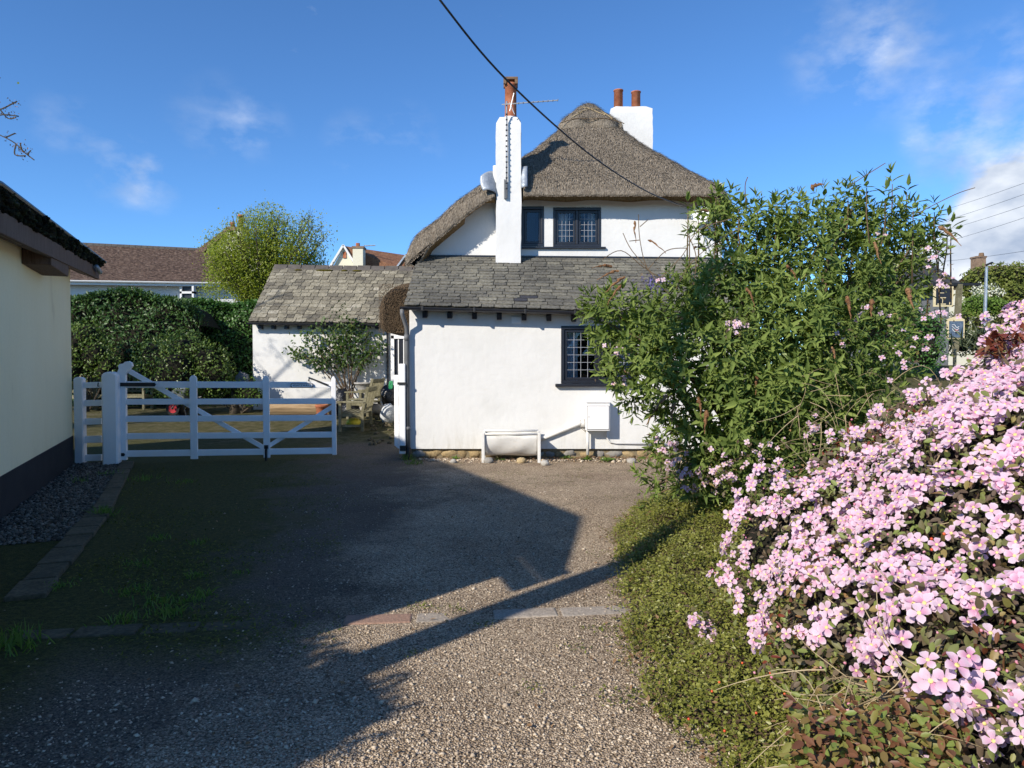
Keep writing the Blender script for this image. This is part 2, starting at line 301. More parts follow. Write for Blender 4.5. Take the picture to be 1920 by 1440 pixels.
    gy = mth('MULTIPLY', mth('SUBTRACT', y, 7.5), .5, clamp=True)
    green = ramp(noise(60), [(.05, .055, .014), (.13, .125, .035)], [.3, .7])
    col = mix(mth('MULTIPLY', mth('MULTIPLY', gf, gy), .6), col, green)
    # the garden behind the gate is worn turf
    turf = ramp(noise(5, 8, .7), [(.032, .031, .016), (.082, .078, .032), (.13, .115, .068), (.19, .165, .12)], [.3, .48, .62, .8])
    bf = mth('MULTIPLY', mth('SUBTRACT', mth('ADD', y, mth('MULTIPLY', mth('SUBTRACT', patch, .5), 3)), 14.2), 1.0, clamp=True)
    col = mix(bf, col, turf)
    L.new(col, pb.inputs['Base Color'])
    bh = mth('ADD', mth('MULTIPLY', vo.outputs['Distance'], -1.0), mth('MULTIPLY', noise(160, 3), .5))
    bp = N.new('ShaderNodeBump'); bp.inputs['Strength'].default_value = .9; bp.inputs['Distance'].default_value = .012; L.new(bh, bp.inputs['Height']); L.new(bp.outputs[0], pb.inputs['Normal'])
    L.new(pb.outputs[0], out.inputs[0]); MATS['driveway_gravel'] = m
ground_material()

# ------------------------------------------------------------------ object helpers
ORG = {}
def tag(o, label=None, cat=None, group=None, kind=None):
    if label: o['label'] = label
    if cat: o['category'] = cat
    if group: o['group'] = group
    if kind: o['kind'] = kind
    return o
def thing(name, loc, label, cat, group=None):
    o = bpy.data.objects.new(name, None); COL.objects.link(o); o.location = loc; o.empty_display_size = .2
    ORG[o] = Vector(loc)
    return tag(o, label, cat, group)
def link(name, me, parent=None, loc=None):
    o = bpy.data.objects.new(name, me); COL.objects.link(o)
    if parent is not None:
        o.parent = parent; ORG[o] = ORG[parent].copy()
    return o
def mesh_np(name, V, faces=None, tris=None, quads=None, mats=(), smooth=False, attr=None, midx=None):
    me = bpy.data.meshes.new(name)
    V = np.asarray(V, dtype=np.float32)
    parts = []
    if tris is not None and len(tris): parts.append(np.asarray(tris, dtype=np.int32))
    if quads is not None and len(quads): parts.append(np.asarray(quads, dtype=np.int32))
    if faces is not None:
        me.from_pydata([tuple(v) for v in V.tolist()], [], faces)
    else:
        nl = sum(p.size for p in parts); nf = sum(len(p) for p in parts)
        me.vertices.add(len(V)); me.vertices.foreach_set('co', V.ravel())
        me.loops.add(nl); me.loops.foreach_set('vertex_index', np.concatenate([p.ravel() for p in parts]))
        me.polygons.add(nf); st = []; c = 0
        for p in parts:
            st.append(np.arange(len(p), dtype=np.int32)*p.shape[1]+c); c += p.size
        me.polygons.foreach_set('loop_start', np.concatenate(st))
        me.update(calc_edges=True)
    for m in mats: me.materials.append(MATS[m])
    if midx is not None: me.polygons.foreach_set('material_index', np.asarray(midx, dtype=np.int32))
    if attr is not None:
        a = me.attributes.new('tip', 'FLOAT', 'POINT'); a.data.foreach_set('value', np.asarray(attr, dtype=np.float32))
    if smooth: me.polygons.foreach_set('use_smooth', np.ones(len(me.polygons), dtype=bool))
    me.validate(); me.update()
    return me
def obj_np(name, V, parent=None, mats=(), smooth=False, loc=None, **k):
    V = np.asarray(V, dtype=np.float64)
    if parent is not None: org = ORG[parent]
    else: org = Vector(loc) if loc is not None else Vector((float(V[:, 0].mean()), float(V[:, 1].mean()), float(V[:, 2].min())))
    me = mesh_np(name, V-np.array(org), mats=mats, smooth=smooth, **k)
    o = link(name, me, parent)
    if parent is None: o.location = org; ORG[o] = org
    return o

class MB:
    """collects boxes, beams, tubes and lathes into one mesh (world coordinates)"""
    def __init__(s): s.v = []; s.f = []; s.m = []; s.cur = 0
    def add(s, vs, fs):
        b = len(s.v); s.v += [tuple(v) for v in vs]; s.f += [tuple(i+b for i in f) for f in fs]; s.m += [s.cur]*len(fs); return s
    def hexa(s, c8):
        return s.add(c8, [(0, 3, 2, 1), (4, 5, 6, 7), (0, 1, 5, 4), (1, 2, 6, 5), (2, 3, 7, 6), (3, 0, 4, 7)])
    def box(s, x0, x1, y0, y1, z0, z1):
        return s.hexa([(x0, y0, z0), (x1, y0, z0), (x1, y1, z0), (x0, y1, z0), (x0, y0, z1), (x1, y0, z1), (x1, y1, z1), (x0, y1, z1)])
    def obox(s, c, u, v, w, a, b, d):
        c, u, v, w = Vector(c), Vector(u).normalized(), Vector(v).normalized(), Vector(w).normalized()
        q = []
        for k in (-1, 1):
            for i, j in ((-1, -1), (1, -1), (1, 1), (-1, 1)): q.append(c+u*a*i/2+v*b*j/2+w*d*k/2)
        return s.hexa(q)
    def beam(s, p0, p1, w, h, up=(0, 0, 1)):
        p0, p1 = Vector(p0), Vector(p1); d = (p1-p0); L = d.length; d.normalize()
        side = d.cross(Vector(up))
        if side.length < 1e-4: side = d.cross(Vector((0, 1, 0)))
        side.normalize(); u = side.cross(d).normalized()
        return s.obox((p0+p1)/2, d, side, u, L, w, h)
    def prism(s, poly, ext):
        n = len(poly); e = Vector(ext); a = [Vector(p) for p in poly]; b = [p+e for p in a]
        return s.add(a+b, [tuple(range(n))[::-1], tuple(range(n, 2*n))]+[(i, (i+1) % n, (i+1) % n+n, i+n) for i in range(n)])
    def tube(s, pts, rad, n=6, cap=True):
        pts = [Vector(p) for p in pts]; k = len(pts)
        if isinstance(rad, (int, float)): rad = [rad]*k
        vs = []; ref = None
        for i, p in enumerate(pts):
            d = (pts[min(i+1, k-1)]-pts[max(i-1, 0)])
            d = d.normalized() if d.length > 1e-9 else Vector((0, 0, 1))
            if ref is None: ref = d.orthogonal().normalized()
            a = (ref-d*ref.dot(d))
            a = a.normalized() if a.length > 1e-5 else d.orthogonal().normalized()
            ref = a; b = d.cross(a)
            for j in range(n):
                t = 2*math.pi*j/n; vs.append(p+(a*math.cos(t)+b*math.sin(t))*rad[i])
        fs = [(i*n+j, i*n+(j+1) % n, (i+1)*n+(j+1) % n, (i+1)*n+j) for i in range(k-1) for j in range(n)]
        if cap: fs += [tuple(range(n))[::-1], tuple(range((k-1)*n, k*n))]
        return s.add(vs, fs)
    def lathe(s, prof, c, n=16, sx=1, sy=1, cap=True):
        c = Vector(c); k = len(prof)
        vs = [c+Vector((r*sx*math.cos(2*math.pi*j/n), r*sy*math.sin(2*math.pi*j/n), z)) for r, z in prof for j in range(n)]
        fs = [(i*n+j, i*n+(j+1) % n, (i+1)*n+(j+1) % n, (i+1)*n+j) for i in range(k-1) for j in range(n)]
        if cap: fs += [tuple(range(n))[::-1], tuple(range((k-1)*n, k*n))]
        return s.add(vs, fs)
    def jitter(s, a, seed=1):
        r = np.random.default_rng(seed); n = r.normal(0, a, (len(s.v), 3)); s.v = [tuple(Vector(v)+Vector(n[i])) for i, v in enumerate(s.v)]; return s
    def build(s, name, mat, parent=None, smooth=False, bevel=0, seg=2, loc=None):
        mats = mat if isinstance(mat, (tuple, list)) else (mat,)
        V = np.array([tuple(v) for v in s.v]); o = obj_np(name, V, parent, mats, smooth, loc=loc, faces=s.f, midx=s.m)
        if bevel:
            b = o.modifiers.new('bevel', 'BEVEL'); b.width = bevel; b.segments = seg; b.limit_method = 'ANGLE'; b.angle_limit = R(40)
        return o

def lump(mb, c, r, seed=0, rings=7, n=12, amp=.22, squash=.0):
    """irregular rounded lump (stone, bag) appended to a builder"""
    q = np.random.default_rng(seed); ph = q.uniform(0, 6.28, 8); c = Vector(c)
    def rr(a, b): return 1+amp*(math.sin(2*a+ph[0])*math.cos(b*2+ph[1])*.5+math.sin(3*a+ph[2]+b*3)*.35+math.sin(5*a+ph[3])*math.cos(4*b+ph[4])*.25)
    vs = [c+Vector((0, 0, -r[2]))]
    for i in range(1, rings):
        b = -math.pi/2+math.pi*i/rings
        for j in range(n):
            a = 2*math.pi*j/n; k = rr(a, b)
            vs.append(c+Vector((r[0]*math.cos(b)*math.cos(a)*k, r[1]*math.cos(b)*math.sin(a)*k, r[2]*math.sin(b)*k)))
    vs.append(c+Vector((0, 0, r[2]))); T = len(vs)-1
    fs = [(0, 1+(j+1) % n, 1+j) for j in range(n)]
    fs += [(1+i*n+j, 1+i*n+(j+1) % n, 1+(i+1)*n+(j+1) % n, 1+(i+1)*n+j) for i in range(rings-2) for j in range(n)]
    o = 1+(rings-2)*n; fs += [(o+j, o+(j+1) % n, T) for j in range(n)]
    mb.add(vs, fs); return mb

# ------------------------------------------------------------------ foliage helpers (numpy)
LANCE = (np.array([(0, 0, 0), (.32, .5, .05), (.32, -.5, .05), (.40, 0, -.02), (.70, .30, -.02), (.70, -.30, -.02), (1, 0, -.16)]),
         np.array([(0, 3, 1), (0, 2, 3), (1, 3, 4), (3, 2, 5), (3, 6, 4), (3, 5, 6)]))
OVAL = (np.array([(0, 0, 0), (.35, .5, .06), (.35, -.5, .06), (.55, 0, -.02), (1, 0, -.06)]), np.array([(0, 3, 1), (0, 2, 3), (1, 3, 4), (3, 2, 4)]))
OVL2 = (np.array([(0, 0, 0), (.22, .38, .05), (.22, -.38, .05), (.45, 0, -.03), (.58, .44, .05), (.58, -.44, .05), (.82, .24, -.01), (.82, -.24, -.01), (1, 0, -.08)]),
        np.array([(0, 3, 1), (0, 2, 3), (1, 3, 4), (3, 2, 5), (3, 6, 4), (3, 5, 7), (3, 8, 6), (3, 7, 8)]))
DIAM = (np.array([(0, 0, 0), (.5, .5, .05), (1, 0, 0), (.5, -.5, .05)]), np.array([(0, 3, 1), (3, 2, 1)]))
def norm(a): return a/np.maximum(np.linalg.norm(a, axis=1, keepdims=True), 1e-9)
def frames(d, up):
    d = norm(d); s = np.cross(up, d); bad = np.linalg.norm(s, axis=1) < 1e-3
    s[bad] = np.cross(np.array([1., .2, .1]), d[bad]); s = norm(s); u = np.cross(d, s)
    return d, s, u
def instance(tpl, P, d, up, L, W):
    """copies a template (V,F) to every point; x axis along d, z towards up"""
    V, Fc = tpl; d, s, u = frames(d, up); n = len(P); L = np.broadcast_to(np.asarray(L, float), (n,)); W = np.broadcast_to(np.asarray(W, float), (n,))
    X = P[:, None, :]+d[:, None, :]*(V[None, :, 0, None]*L[:, None, None])+s[:, None, :]*(V[None, :, 1, None]*W[:, None, None])+u[:, None, :]*(V[None, :, 2, None]*L[:, None, None])
    Fa = (Fc[None]+(np.arange(n)*len(V))[:, None, None]).reshape(-1, Fc.shape[1])
    return X.reshape(-1, 3), Fa
def leaves(name, P, d, up, L, W, mat, parent=None, tpl=LANCE, kind='stuff', loc=None):
    V, T = instance(tpl, P, d, up, L, W)
    o = obj_np(name, V, parent, (mat,), loc=loc, tris=T)
    if kind: o['kind'] = kind
    return o
def leaf_parts(name, P, d, up, L, W, mat, parent, tpl=LANCE):
    """single leaves as objects that share one mesh"""
    me = mesh_np(name, tpl[0], tris=tpl[1], mats=(mat,)); org = ORG[parent]; d, s, u = frames(d, up)
    for i in range(len(P)):
        o = bpy.data.objects.new(name, me); COL.objects.link(o); o.parent = parent
        M = Matrix(((d[i, 0]*L[i], s[i, 0]*W[i], u[i, 0]*L[i], P[i, 0]-org.x), (d[i, 1]*L[i], s[i, 1]*W[i], u[i, 1]*L[i], P[i, 1]-org.y),
                    (d[i, 2]*L[i], s[i, 2]*W[i], u[i, 2]*L[i], P[i, 2]-org.z), (0, 0, 0, 1)))
        o.matrix_basis = M
def rdirs(n, q=None):
    return norm((q or rng).normal(0, 1, (n, 3)))
def blob_points(lobes, n, shell=.55, q=None):
    """points in a union of ellipsoid lobes, biased to the surface; returns points, outward normals"""
    q = q or rng; w = np.array([(l[3]*l[4]*l[5])**(2/3) for l in lobes]); w /= w.sum(); k = q.choice(len(lobes), n, p=w)
    C = np.array([l[:3] for l in lobes])[k]; Rr = np.array([l[3:6] for l in lobes])[k]; d = rdirs(n, q)
    t = shell+(1-shell)*q.random(n)**.6
    return C+d*Rr*t[:, None], norm(d/Rr)

# ================================================================== GROUND
def sstep(x, a, b):
    t = np.clip((np.asarray(x, float)-a)/(b-a), 0, 1); return t*t*(3-2*t)
def gz(x, y):
    """height of the ground: flat drive, garden behind the gate rises gently"""
    x, y = np.asarray(x, float), np.asarray(y, float)
    return .42*sstep(y, 14.2, 20.5)*sstep(-x, -1, 2.5) + 1.6*sstep(y, 24, 34) + .010*np.sin(x*1.3+y*.7)*np.sin(y*1.1-x*.4)*sstep(y, 2, 4)
xs = np.concatenate([np.linspace(-400, -30, 14), np.linspace(-28, -8, 22), np.linspace(-7.6, 5, 90), np.linspace(5.6, 28, 24), np.linspace(32, 400, 14)])
ys = np.concatenate([np.linspace(-120, -6, 10), np.linspace(-5, 1, 10), np.linspace(1.3, 16, 110), np.linspace(16.5, 40, 50), np.linspace(44, 900, 20)])
GX, GY = np.meshgrid(xs, ys); GZ = gz(GX, GY)
nx, ny = len(xs), len(ys); ii = (np.arange(ny-1)[:, None]*nx+np.arange(nx-1)[None]).ravel()
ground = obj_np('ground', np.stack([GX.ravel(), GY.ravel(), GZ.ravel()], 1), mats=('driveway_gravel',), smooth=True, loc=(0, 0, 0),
                quads=np.stack([ii, ii+1, ii+nx+1, ii+nx], 1))
tag(ground, 'gravel driveway, mossy on the left, with worn turf behind the gate', kind='structure')

# loose stones of the drive (near part), one uncountable mass
OCT = (np.array([(.5, 0, 0), (0, .5, .05), (-.5, .06, 0), (.05, -.5, 0), (.05, 0, .42), (0, .03, -.3)]),
       np.array([(0, 1, 4), (1, 2, 4), (2, 3, 4), (3, 0, 4), (1, 0, 5), (2, 1, 5), (3, 2, 5), (0, 3, 5)]))
def stones(name, P, size, mat, parent=None, flat=.6):
    n = len(P); d = rdirs(n); d[:, 2] *= .25; up = np.tile([0, 0, 1.], (n, 1))+rdirs(n)*.35
    V, T = OCT; d2, s, u = frames(d, up); L = size; W = size*rng.uniform(.6, 1, n); H = size*rng.uniform(.4, .9, n)*flat/.6
    X = P[:, None]+d2[:, None]*(V[None, :, 0, None]*L[:, None, None])+s[:, None]*(V[None, :, 1, None]*W[:, None, None])+u[:, None]*(V[None, :, 2, None]*H[:, None, None])
    Fa = (T[None]+(np.arange(n)*6)[:, None, None]).reshape(-1, 3)
    return tag(obj_np(name, X.reshape(-1, 3), parent, (mat,), tris=Fa), kind='stuff')
n = 95000
yy = 2.2+7.5*rng.random(n)**1.9; xx = rng.uniform(-1, 1, n)*(yy*.78+.2)
keep = (xx < .95) & (xx > -3.4)
mossy = (xx < (-1.15-.22*(yy-4.0))+rng.normal(0, .45, n)) & (yy > 3.6)
keep &= ~((xx < -.95+rng.normal(0, .3, n)) & (rng.random(n) < .6))
keep &= ~(mossy & (rng.random(n) < .93)) & ~((np.abs(yy-4.53-.07*xx) < .12) & (rng.random(n) < .9)) & ~((xx < -2.2) & (rng.random(n) < .7))
xx, yy = xx[keep], yy[keep]; sz = rng.gamma(4, .0026, len(xx))+.003
tag(stones('loose_gravel', np.stack([xx, yy, gz(xx, yy)+sz*.12], 1), sz, 'gravel_stone'), 'loose grey and buff stones scattered over the driveway', 'gravel', kind='stuff')

# edging stones set in the drive: a row beside the garage bed and a flush row across the entrance (pieces of the ground)
def edging_row(p0, p1, n, wid, mat, seed, top=.03, alt=None):
    q = random.Random(seed); p0, p1 = Vector((*p0, 0)), Vector((*p1, 0)); d = (p1-p0); L = d.length; d.normalize(); s = Vector((-d.y, d.x, 0)); t = 0
    cuts = [0]+sorted((i+q.uniform(-.12, .12))/n for i in range(1, n))+[1]
    for i in range(n):
        a, b = cuts[i]*L+.012, cuts[i+1]*L-.012
        c = p0+d*(a+b)/2; z = float(gz(c.x, c.y))
        m = MB(); h = top+q.uniform(-.006, .008); tw = Vector((d.x, d.y, q.uniform(-.008, .008)))
        m.obox(c+Vector((0, 0, z+h-.06)), tw+s*q.uniform(-.025, .025), s, (0, 0, 1), b-a, wid*q.uniform(.92, 1.04), .12)
        m.build('edging_stone', (alt[i] if alt and alt[i] else mat), ground, bevel=.012)
E0, E1, E2 = gnd(240, 868), gnd(192, 958), gnd(45, 1125)
edging_row(E0[:2], E1[:2], 9, .2, 'kerb_stone', 1, .035); edging_row(E1[:2], E2[:2], 7, .24, 'kerb_stone', 2, .035)
edging_row((-2.95, 4.2), (-1.55, 4.44), 4, .17, 'kerb_stone', 3, .006); edging_row((-1.5, 4.46), (.80, 4.66), 5, .17, 'concrete', 4, .003, alt=[None, 'red_concrete', None, None, None])

# ================================================================== COTTAGE
YF, YU = 12.3, 14.3          # front of the lean-to, front of the upper storey
cot = thing('thatched_cottage', (-1.75, YF, 0), 'white thatched cottage with a slate-roofed lean-to and two chimneys', 'cottage')
def wall_holes(mb, x0, x1, z0, z1, y, th, holes):
    """front face with rectangular openings and their reveals"""
    X = sorted({x0, x1, *[h[0] for h in holes], *[h[1] for h in holes]}); Z = sorted({z0, z1, *[h[2] for h in holes], *[h[3] for h in holes]})
    for i in range(len(X)-1):
        for j in range(len(Z)-1):
            cx, cz = (X[i]+X[i+1])/2, (Z[j]+Z[j+1])/2
            if any(h[0] < cx < h[1] and h[2] < cz < h[3] for h in holes): continue
            mb.add([(X[i], y, Z[j]), (X[i+1], y, Z[j]), (X[i+1], y, Z[j+1]), (X[i], y, Z[j+1])], [(0, 1, 2, 3)])
    for a, b, c, d in holes:
        t = y+th
        mb.add([(a, y, c), (a, t, c), (a, t, d), (a, y, d)], [(0, 1, 2, 3)]); mb.add([(b, y, c), (b, y, d), (b, t, d), (b, t, c)], [(0, 1, 2, 3)])
        mb.add([(a, y, c), (b, y, c), (b, t, c), (a, t, c)], [(0, 1, 2, 3)]); mb.add([(a, y, d), (a, t, d), (b, t, d), (b, y, d)], [(0, 1, 2, 3)])
# openings
W1 = (at(1052, 608, YF).x, at(1195, 608, YF).x, at(1052, 719, YF).z, at(1052, 611, YF).z)
U1 = (at(978, 390, YU).x, at(1020, 390, YU).x, at(1000, 462, YU).z, at(1000, 387, YU).z)
U2 = (at(1037, 390, YU).x, at(1127, 390, YU).x, at(1080, 463, YU).z, at(1080, 389, YU).z)
XR = 4.15
m = MB(); wall_holes(m, -1.75, XR, .17, 2.56, YF, .16, [W1])
m.add([(-1.75, YF, .17), (-1.75, YF, 2.56), (-1.75, YU, 2.56+1.1), (-1.75, YU, .17)], [(0, 1, 2, 3)]); m.add([(XR, YF, .17), (XR, YU, .17), (XR, YU, 3.66), (XR, YF, 2.56)], [(0, 1, 2, 3)])
m.add([(-1.75, YF, .17), (XR, YF, .17), (XR, YF+.1, .17), (-1.75, YF+.1, .17)], [(0, 3, 2, 1)])
m.build('lean_to_wall', 'white_render', cot)
m = MB(); wall_holes(m, -.2, XR, 3.55, 5.2, YU, .14, [U1, U2])
m.add([(-1.82, YU, 3.4), (-.2, YU, 3.4), (-.2, YU, 5.2), (-.45, YU, 5.1), (-1.82, YU, 3.92)], [(0, 1, 2, 3, 4)])
m.add([(-1.82, YU, .2), (-1.82, YU, 3.92), (-1.82, 22, 3.92), (-1.82, 22, .2)], [(0, 1, 2, 3)])
m.add([(XR, YU, 3.0), (XR, 22, 3.0), (XR, 22, 5.2), (XR, YU, 5.2)], [(0, 1, 2, 3)])
m.build('upper_wall', 'white_render', cot)
# rooms behind the openings
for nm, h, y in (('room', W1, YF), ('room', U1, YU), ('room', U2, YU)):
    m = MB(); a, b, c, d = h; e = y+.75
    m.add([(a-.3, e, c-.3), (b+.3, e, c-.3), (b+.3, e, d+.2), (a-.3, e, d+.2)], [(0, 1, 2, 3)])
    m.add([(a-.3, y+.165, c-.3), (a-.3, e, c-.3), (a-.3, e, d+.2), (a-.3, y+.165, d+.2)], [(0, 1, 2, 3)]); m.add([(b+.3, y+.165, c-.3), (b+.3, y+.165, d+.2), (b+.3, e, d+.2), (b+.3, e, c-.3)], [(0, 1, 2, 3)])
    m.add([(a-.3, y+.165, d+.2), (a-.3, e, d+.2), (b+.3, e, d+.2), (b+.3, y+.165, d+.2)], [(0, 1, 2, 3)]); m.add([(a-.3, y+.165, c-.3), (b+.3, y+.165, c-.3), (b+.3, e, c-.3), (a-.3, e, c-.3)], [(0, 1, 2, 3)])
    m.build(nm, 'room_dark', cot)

def casement(win, x0, x1, z0, z1, y, cols, rows, lead=True, head=True, fr=.045):
    """one opening light: frame, panes and lead strips as sub-parts of the window"""
    m = MB()
    for a, b, c, d in ((x0, x1, z0, z0+fr), (x0, x1, z1-fr, z1), (x0, x0+fr, z0+fr, z1-fr), (x1-fr, x1, z0+fr, z1-fr)): m.box(a, b, y, y+.045, c, d)
    m.build('casement_frame', 'black_paint', win, bevel=.005)
    gx0, gx1, gz0, gz1 = x0+fr, x1-fr, z0+fr, z1-fr
    dx, dz = (gx1-gx0)/cols, (gz1-gz0)/rows
    for i in range(cols):
        for j in range(rows):
            m = MB(); t = random.uniform(-.0035, .0035); s = random.uniform(-.0035, .0035)
            a, b, c, d = gx0+i*dx+.002, gx0+(i+1)*dx-.002, gz0+j*dz+.002, gz0+(j+1)*dz-.002
            m.add([(a, y+.022+t, c), (b, y+.022-t, c), (b, y+.022+s, d), (a, y+.022-s, d)], [(0, 1, 2, 3)]); m.build('pane', 'window_glass', win)
    if lead:
        m = MB(); w = .0055
        for i in range(1, cols): m.box(gx0+i*dx-w/2, gx0+i*dx+w/2, y+.012, y+.030, gz0, gz1)
        for j in range(1, rows): m.box(gx0, gx1, y+.010, y+.031, gz0+j*dz-w/2, gz0+j*dz+w/2)
        m.build('lead_strip', 'lead_bar', win)
def curtain(win, x0, x1, z0, z1, y, mat):
    n = 28; V = []; 
    for j in (0, 1):
        for i in range(n+1):
            t = i/n; V.append((x0+(x1-x0)*t, y+.022*math.sin(t*22)+.01*math.sin(t*51), z0 if j == 0 else z1))
    obj_np('curtain', V, win, (mat,), True, quads=np.array([(i, i+1, i+n+2, i+n+1) for i in range(n)]))
def window(h, y, lights, rows, cols, lead=True, net=None, fr=.055):
    w = thing_part('window', cot); a, b, c, d = h; m = MB(); yo = y-.012
    for p, q, r, s in ((a, b, c, c+fr), (a, b, d-fr*1.1, d), (a, a+fr, c+fr, d-fr*1.1), (b-fr, b, c+fr, d-fr*1.1)): m.box(p, q, yo, y+.075, r, s)
    for k in range(1, lights):
        x = a+(b-a)*k/lights; m.box(x-fr*.45, x+fr*.45, yo+.004, y+.07, c+fr, d-fr*1.1)
    m.build('window_frame', 'black_paint', w, bevel=.006)
    for k in range(lights):
        xa = a+(b-a)*k/lights+(fr if k == 0 else fr*.45); xb = a+(b-a)*(k+1)/lights-(fr if k == lights-1 else fr*.45)
        casement(w, xa+.004, xb-.004, c+fr+.004, d-fr*1.1-.004, y+.014, cols, rows, lead)
    return w
def thing_part(name, parent):
    o = bpy.data.objects.new(name, None); COL.objects.link(o); o.parent = parent; o.empty_display_size = .1; ORG[o] = ORG[parent].copy(); return o
w = window(W1, YF, 2, 6, 4)
curtain(w, W1[0]+.07, W1[0]+.30, W1[2], W1[3], YF+.20, 'net_curtain'); curtain(w, W1[1]-.3, W1[1]-.05, W1[2], W1[3], YF+.2, 'net_curtain')
w = window(U1, YU, 1, 1, 1, lead=False)
w = window(U2, YU, 2, 5, 4)
xm = (U2[0]+U2[1])/2
curtain(w, U2[0]+.09, U2[0]+.31, U2[2], U2[3], YU+.20, 'curtain'); curtain(w, U2[1]-.22, U2[1]-.05, U2[2], U2[3], YU+.2, 'curtain')
# sills
m = MB(); m.box(W1[0]-.10, W1[1]+.1, YF-.09, YF+.05, W1[2]-.055, W1[2]-.003); m.build('window_sill', 'black_paint', cot, bevel=.01)
m = MB(); m.box(U1[0]+.0, U2[1]+.09, YU-.06, YU+.05, U2[2]-.04, U2[2]-.003); m.build('window_sill', 'black_paint', cot, bevel=.008)
# ornaments on the inner sill of the lower window
m = MB(); m.lathe([(.0, 0), (.035, 0), (.05, .05), (.03, .1), (.02, .13)], (W1[0]+.42, YF+.25, W1[2]+.03), 10); m.build('sill_vase', 'terracotta', cot, smooth=True)

# plinth of tan stones under the render
m = MB(); m.box(-1.73, XR, YF+.06, YF+.3, -.1, .168); pl = m.build('plinth', 'mortar', cot)
x = -1.72; k = 0
while x < 3.9:
    wd = random.uniform(.12, .34); hh = random.uniform(.10, .165)
    m = MB(); lump(m, (x+wd/2, YF+.10, .015+hh*.48), (wd*.56, .07, hh*.62), k+50, 6, 10, .42); m.build('stone', 'stone_grey' if random.random() < .25 else 'stone_tan', pl, smooth=True); x += wd*.97; k += 1

# ---- slates
def slate_mesh(name, mat, seed):
    q = random.Random(seed); n = 5; V = []; t = .009
    bot = [(i/n-.5, q.uniform(-.03, .02)) for i in range(n+1)]
    pts = [(x, y) for x, y in bot]+[(.5, 1.0), (-.5, 1.0)]
    pts[0] = (pts[0][0], pts[0][1]+q.uniform(0, .10)); pts[n] = (pts[n][0], pts[n][1]+q.uniform(0, .10))
    N = len(pts); V = [(x, y, 0) for x, y in pts]+[(x, y, 1) for x, y in pts]
    fs = [tuple(range(N))[::-1], tuple(range(N, 2*N))]+[(i, (i+1) % N, (i+1) % N+N, i+N) for i in range(N)]
    me = bpy.data.meshes.new(name); me.from_pydata(V, [], fs); me.materials.append(MATS[mat]); me.update(); return me, np.array(V), fs
def slate_roof(parent, E00, E10, E01, E11, courses, wid, mat, seed, cap=300, th=.014, vis=None):
    """slates in overlapping courses on the bilinear patch eave-left, eave-right, top-left, top-right"""
    q = random.Random(seed); var = [slate_mesh('slate', mat, seed+i) for i in range(6)]; special = slate_mesh('slate', 'new_slate', 99)
    E00, E10, E01, E11 = map(Vector, (E00, E10, E01, E11))
    def S(u, v): return (E00*(1-u)+E10*u)*(1-v)+(E01*(1-u)+E11*u)*v
    todo = []
    for c in range(courses):
        v0 = c/courses; Lr = (S(1, v0)-S(0, v0)).length; x = -wid*(.5 if c % 2 else 0)+q.uniform(-.03, .03)
        while x < Lr-.02:
            wv = wid*q.uniform(.78, 1.2); a, b = max(x, -.01), min(x+wv, Lr+.01)
            if b-a > .05: todo.append((c, a, b, Lr, v0))
            x += wv
    items = []
    for c, a, b, Lr, v0 in todo:
        um = (a+b)/2/Lr; p = S(um, v0); e = (S(1, v0)-S(0, v0)).normalized(); up = (S(um, min(v0+1.0/courses, 1.0))-p)
        ln = up.length*1.75 if c < courses-1 else up.length*1.02; up = up.normalized(); nn = e.cross(up).normalized()
        tilt = (up-nn*(th*1.15/ (ln*.6))).normalized(); n2 = e.cross(tilt).normalized()
        base = p+nn*(th*1.3+q.uniform(0, .006)); e2 = (e+up*q.uniform(-.018, .018)).normalized()
        M = Matrix(((e2.x*(b-a-.013), tilt.x*ln, n2.x*th, base.x), (e2.y*(b-a-.013), tilt.y*ln, n2.y*th, base.y), (e2.z*(b-a-.013), tilt.z*ln, n2.z*th, base.z), (0, 0, 0, 1)))
        px, py = to_px(base); items.append((vis(px, py) if vis else 1, M, px, py))
    order = sorted(range(len(items)), key=lambda i: -items[i][0])
    chosen = set(order[:cap]); org = Matrix.Translation(-ORG[parent]); rest = MB()
    for i, (s, M, px, py) in enumerate(items):
        me, V, fs = var[q.randrange(6)]
        if mat == 'slate_grey' and abs(px-988) < 13 and abs(py-563) < 3.2: me = special[0]
        if i in chosen:
            o = bpy.data.objects.new('slate', me); COL.objects.link(o); o.parent = parent; o.matrix_basis = org @ M
        else: rest.add([M @ Vector(v) for v in V], fs)
    if rest.v: tag(rest.build('slates', mat, parent), kind='stuff')
ze = lambda x: 2.585-.027*(x+1.75)
yE = YF-.26
SL = ((-1.80, yE, ze(-1.80)), (XR+.1, yE, ze(XR)), (-1.86, YU-.02, 3.745), (XR+.1, YU-.02, 3.69))
m = MB()
m.add([Vector(p)-Vector((0, 0, .006)) for p in (SL[0], SL[1], SL[3], SL[2])]+[Vector(p)-Vector((0, -.02, .05)) for p in (SL[0], SL[1], SL[3], SL[2])], [(0, 1, 2, 3), (7, 6, 5, 4), (0, 4, 5, 1), (0, 3, 7, 4), (1, 5, 6, 2)])
lean = m.build('lean_to_roof', 'slate_gap', cot)
slate_roof(lean, *SL, 18, .27, 'slate_grey', 3, 300, vis=lambda px, py: -abs(px-970)-(1000 if px > 1240 else 0))
# mortar fillet and black flashing at the top of the slates
m = MB(); m.beam((-1.86, YU-.03, 3.765), (XR, YU-.03, 3.712), .05, .03); m.build('flashing', 'black_paint', cot)
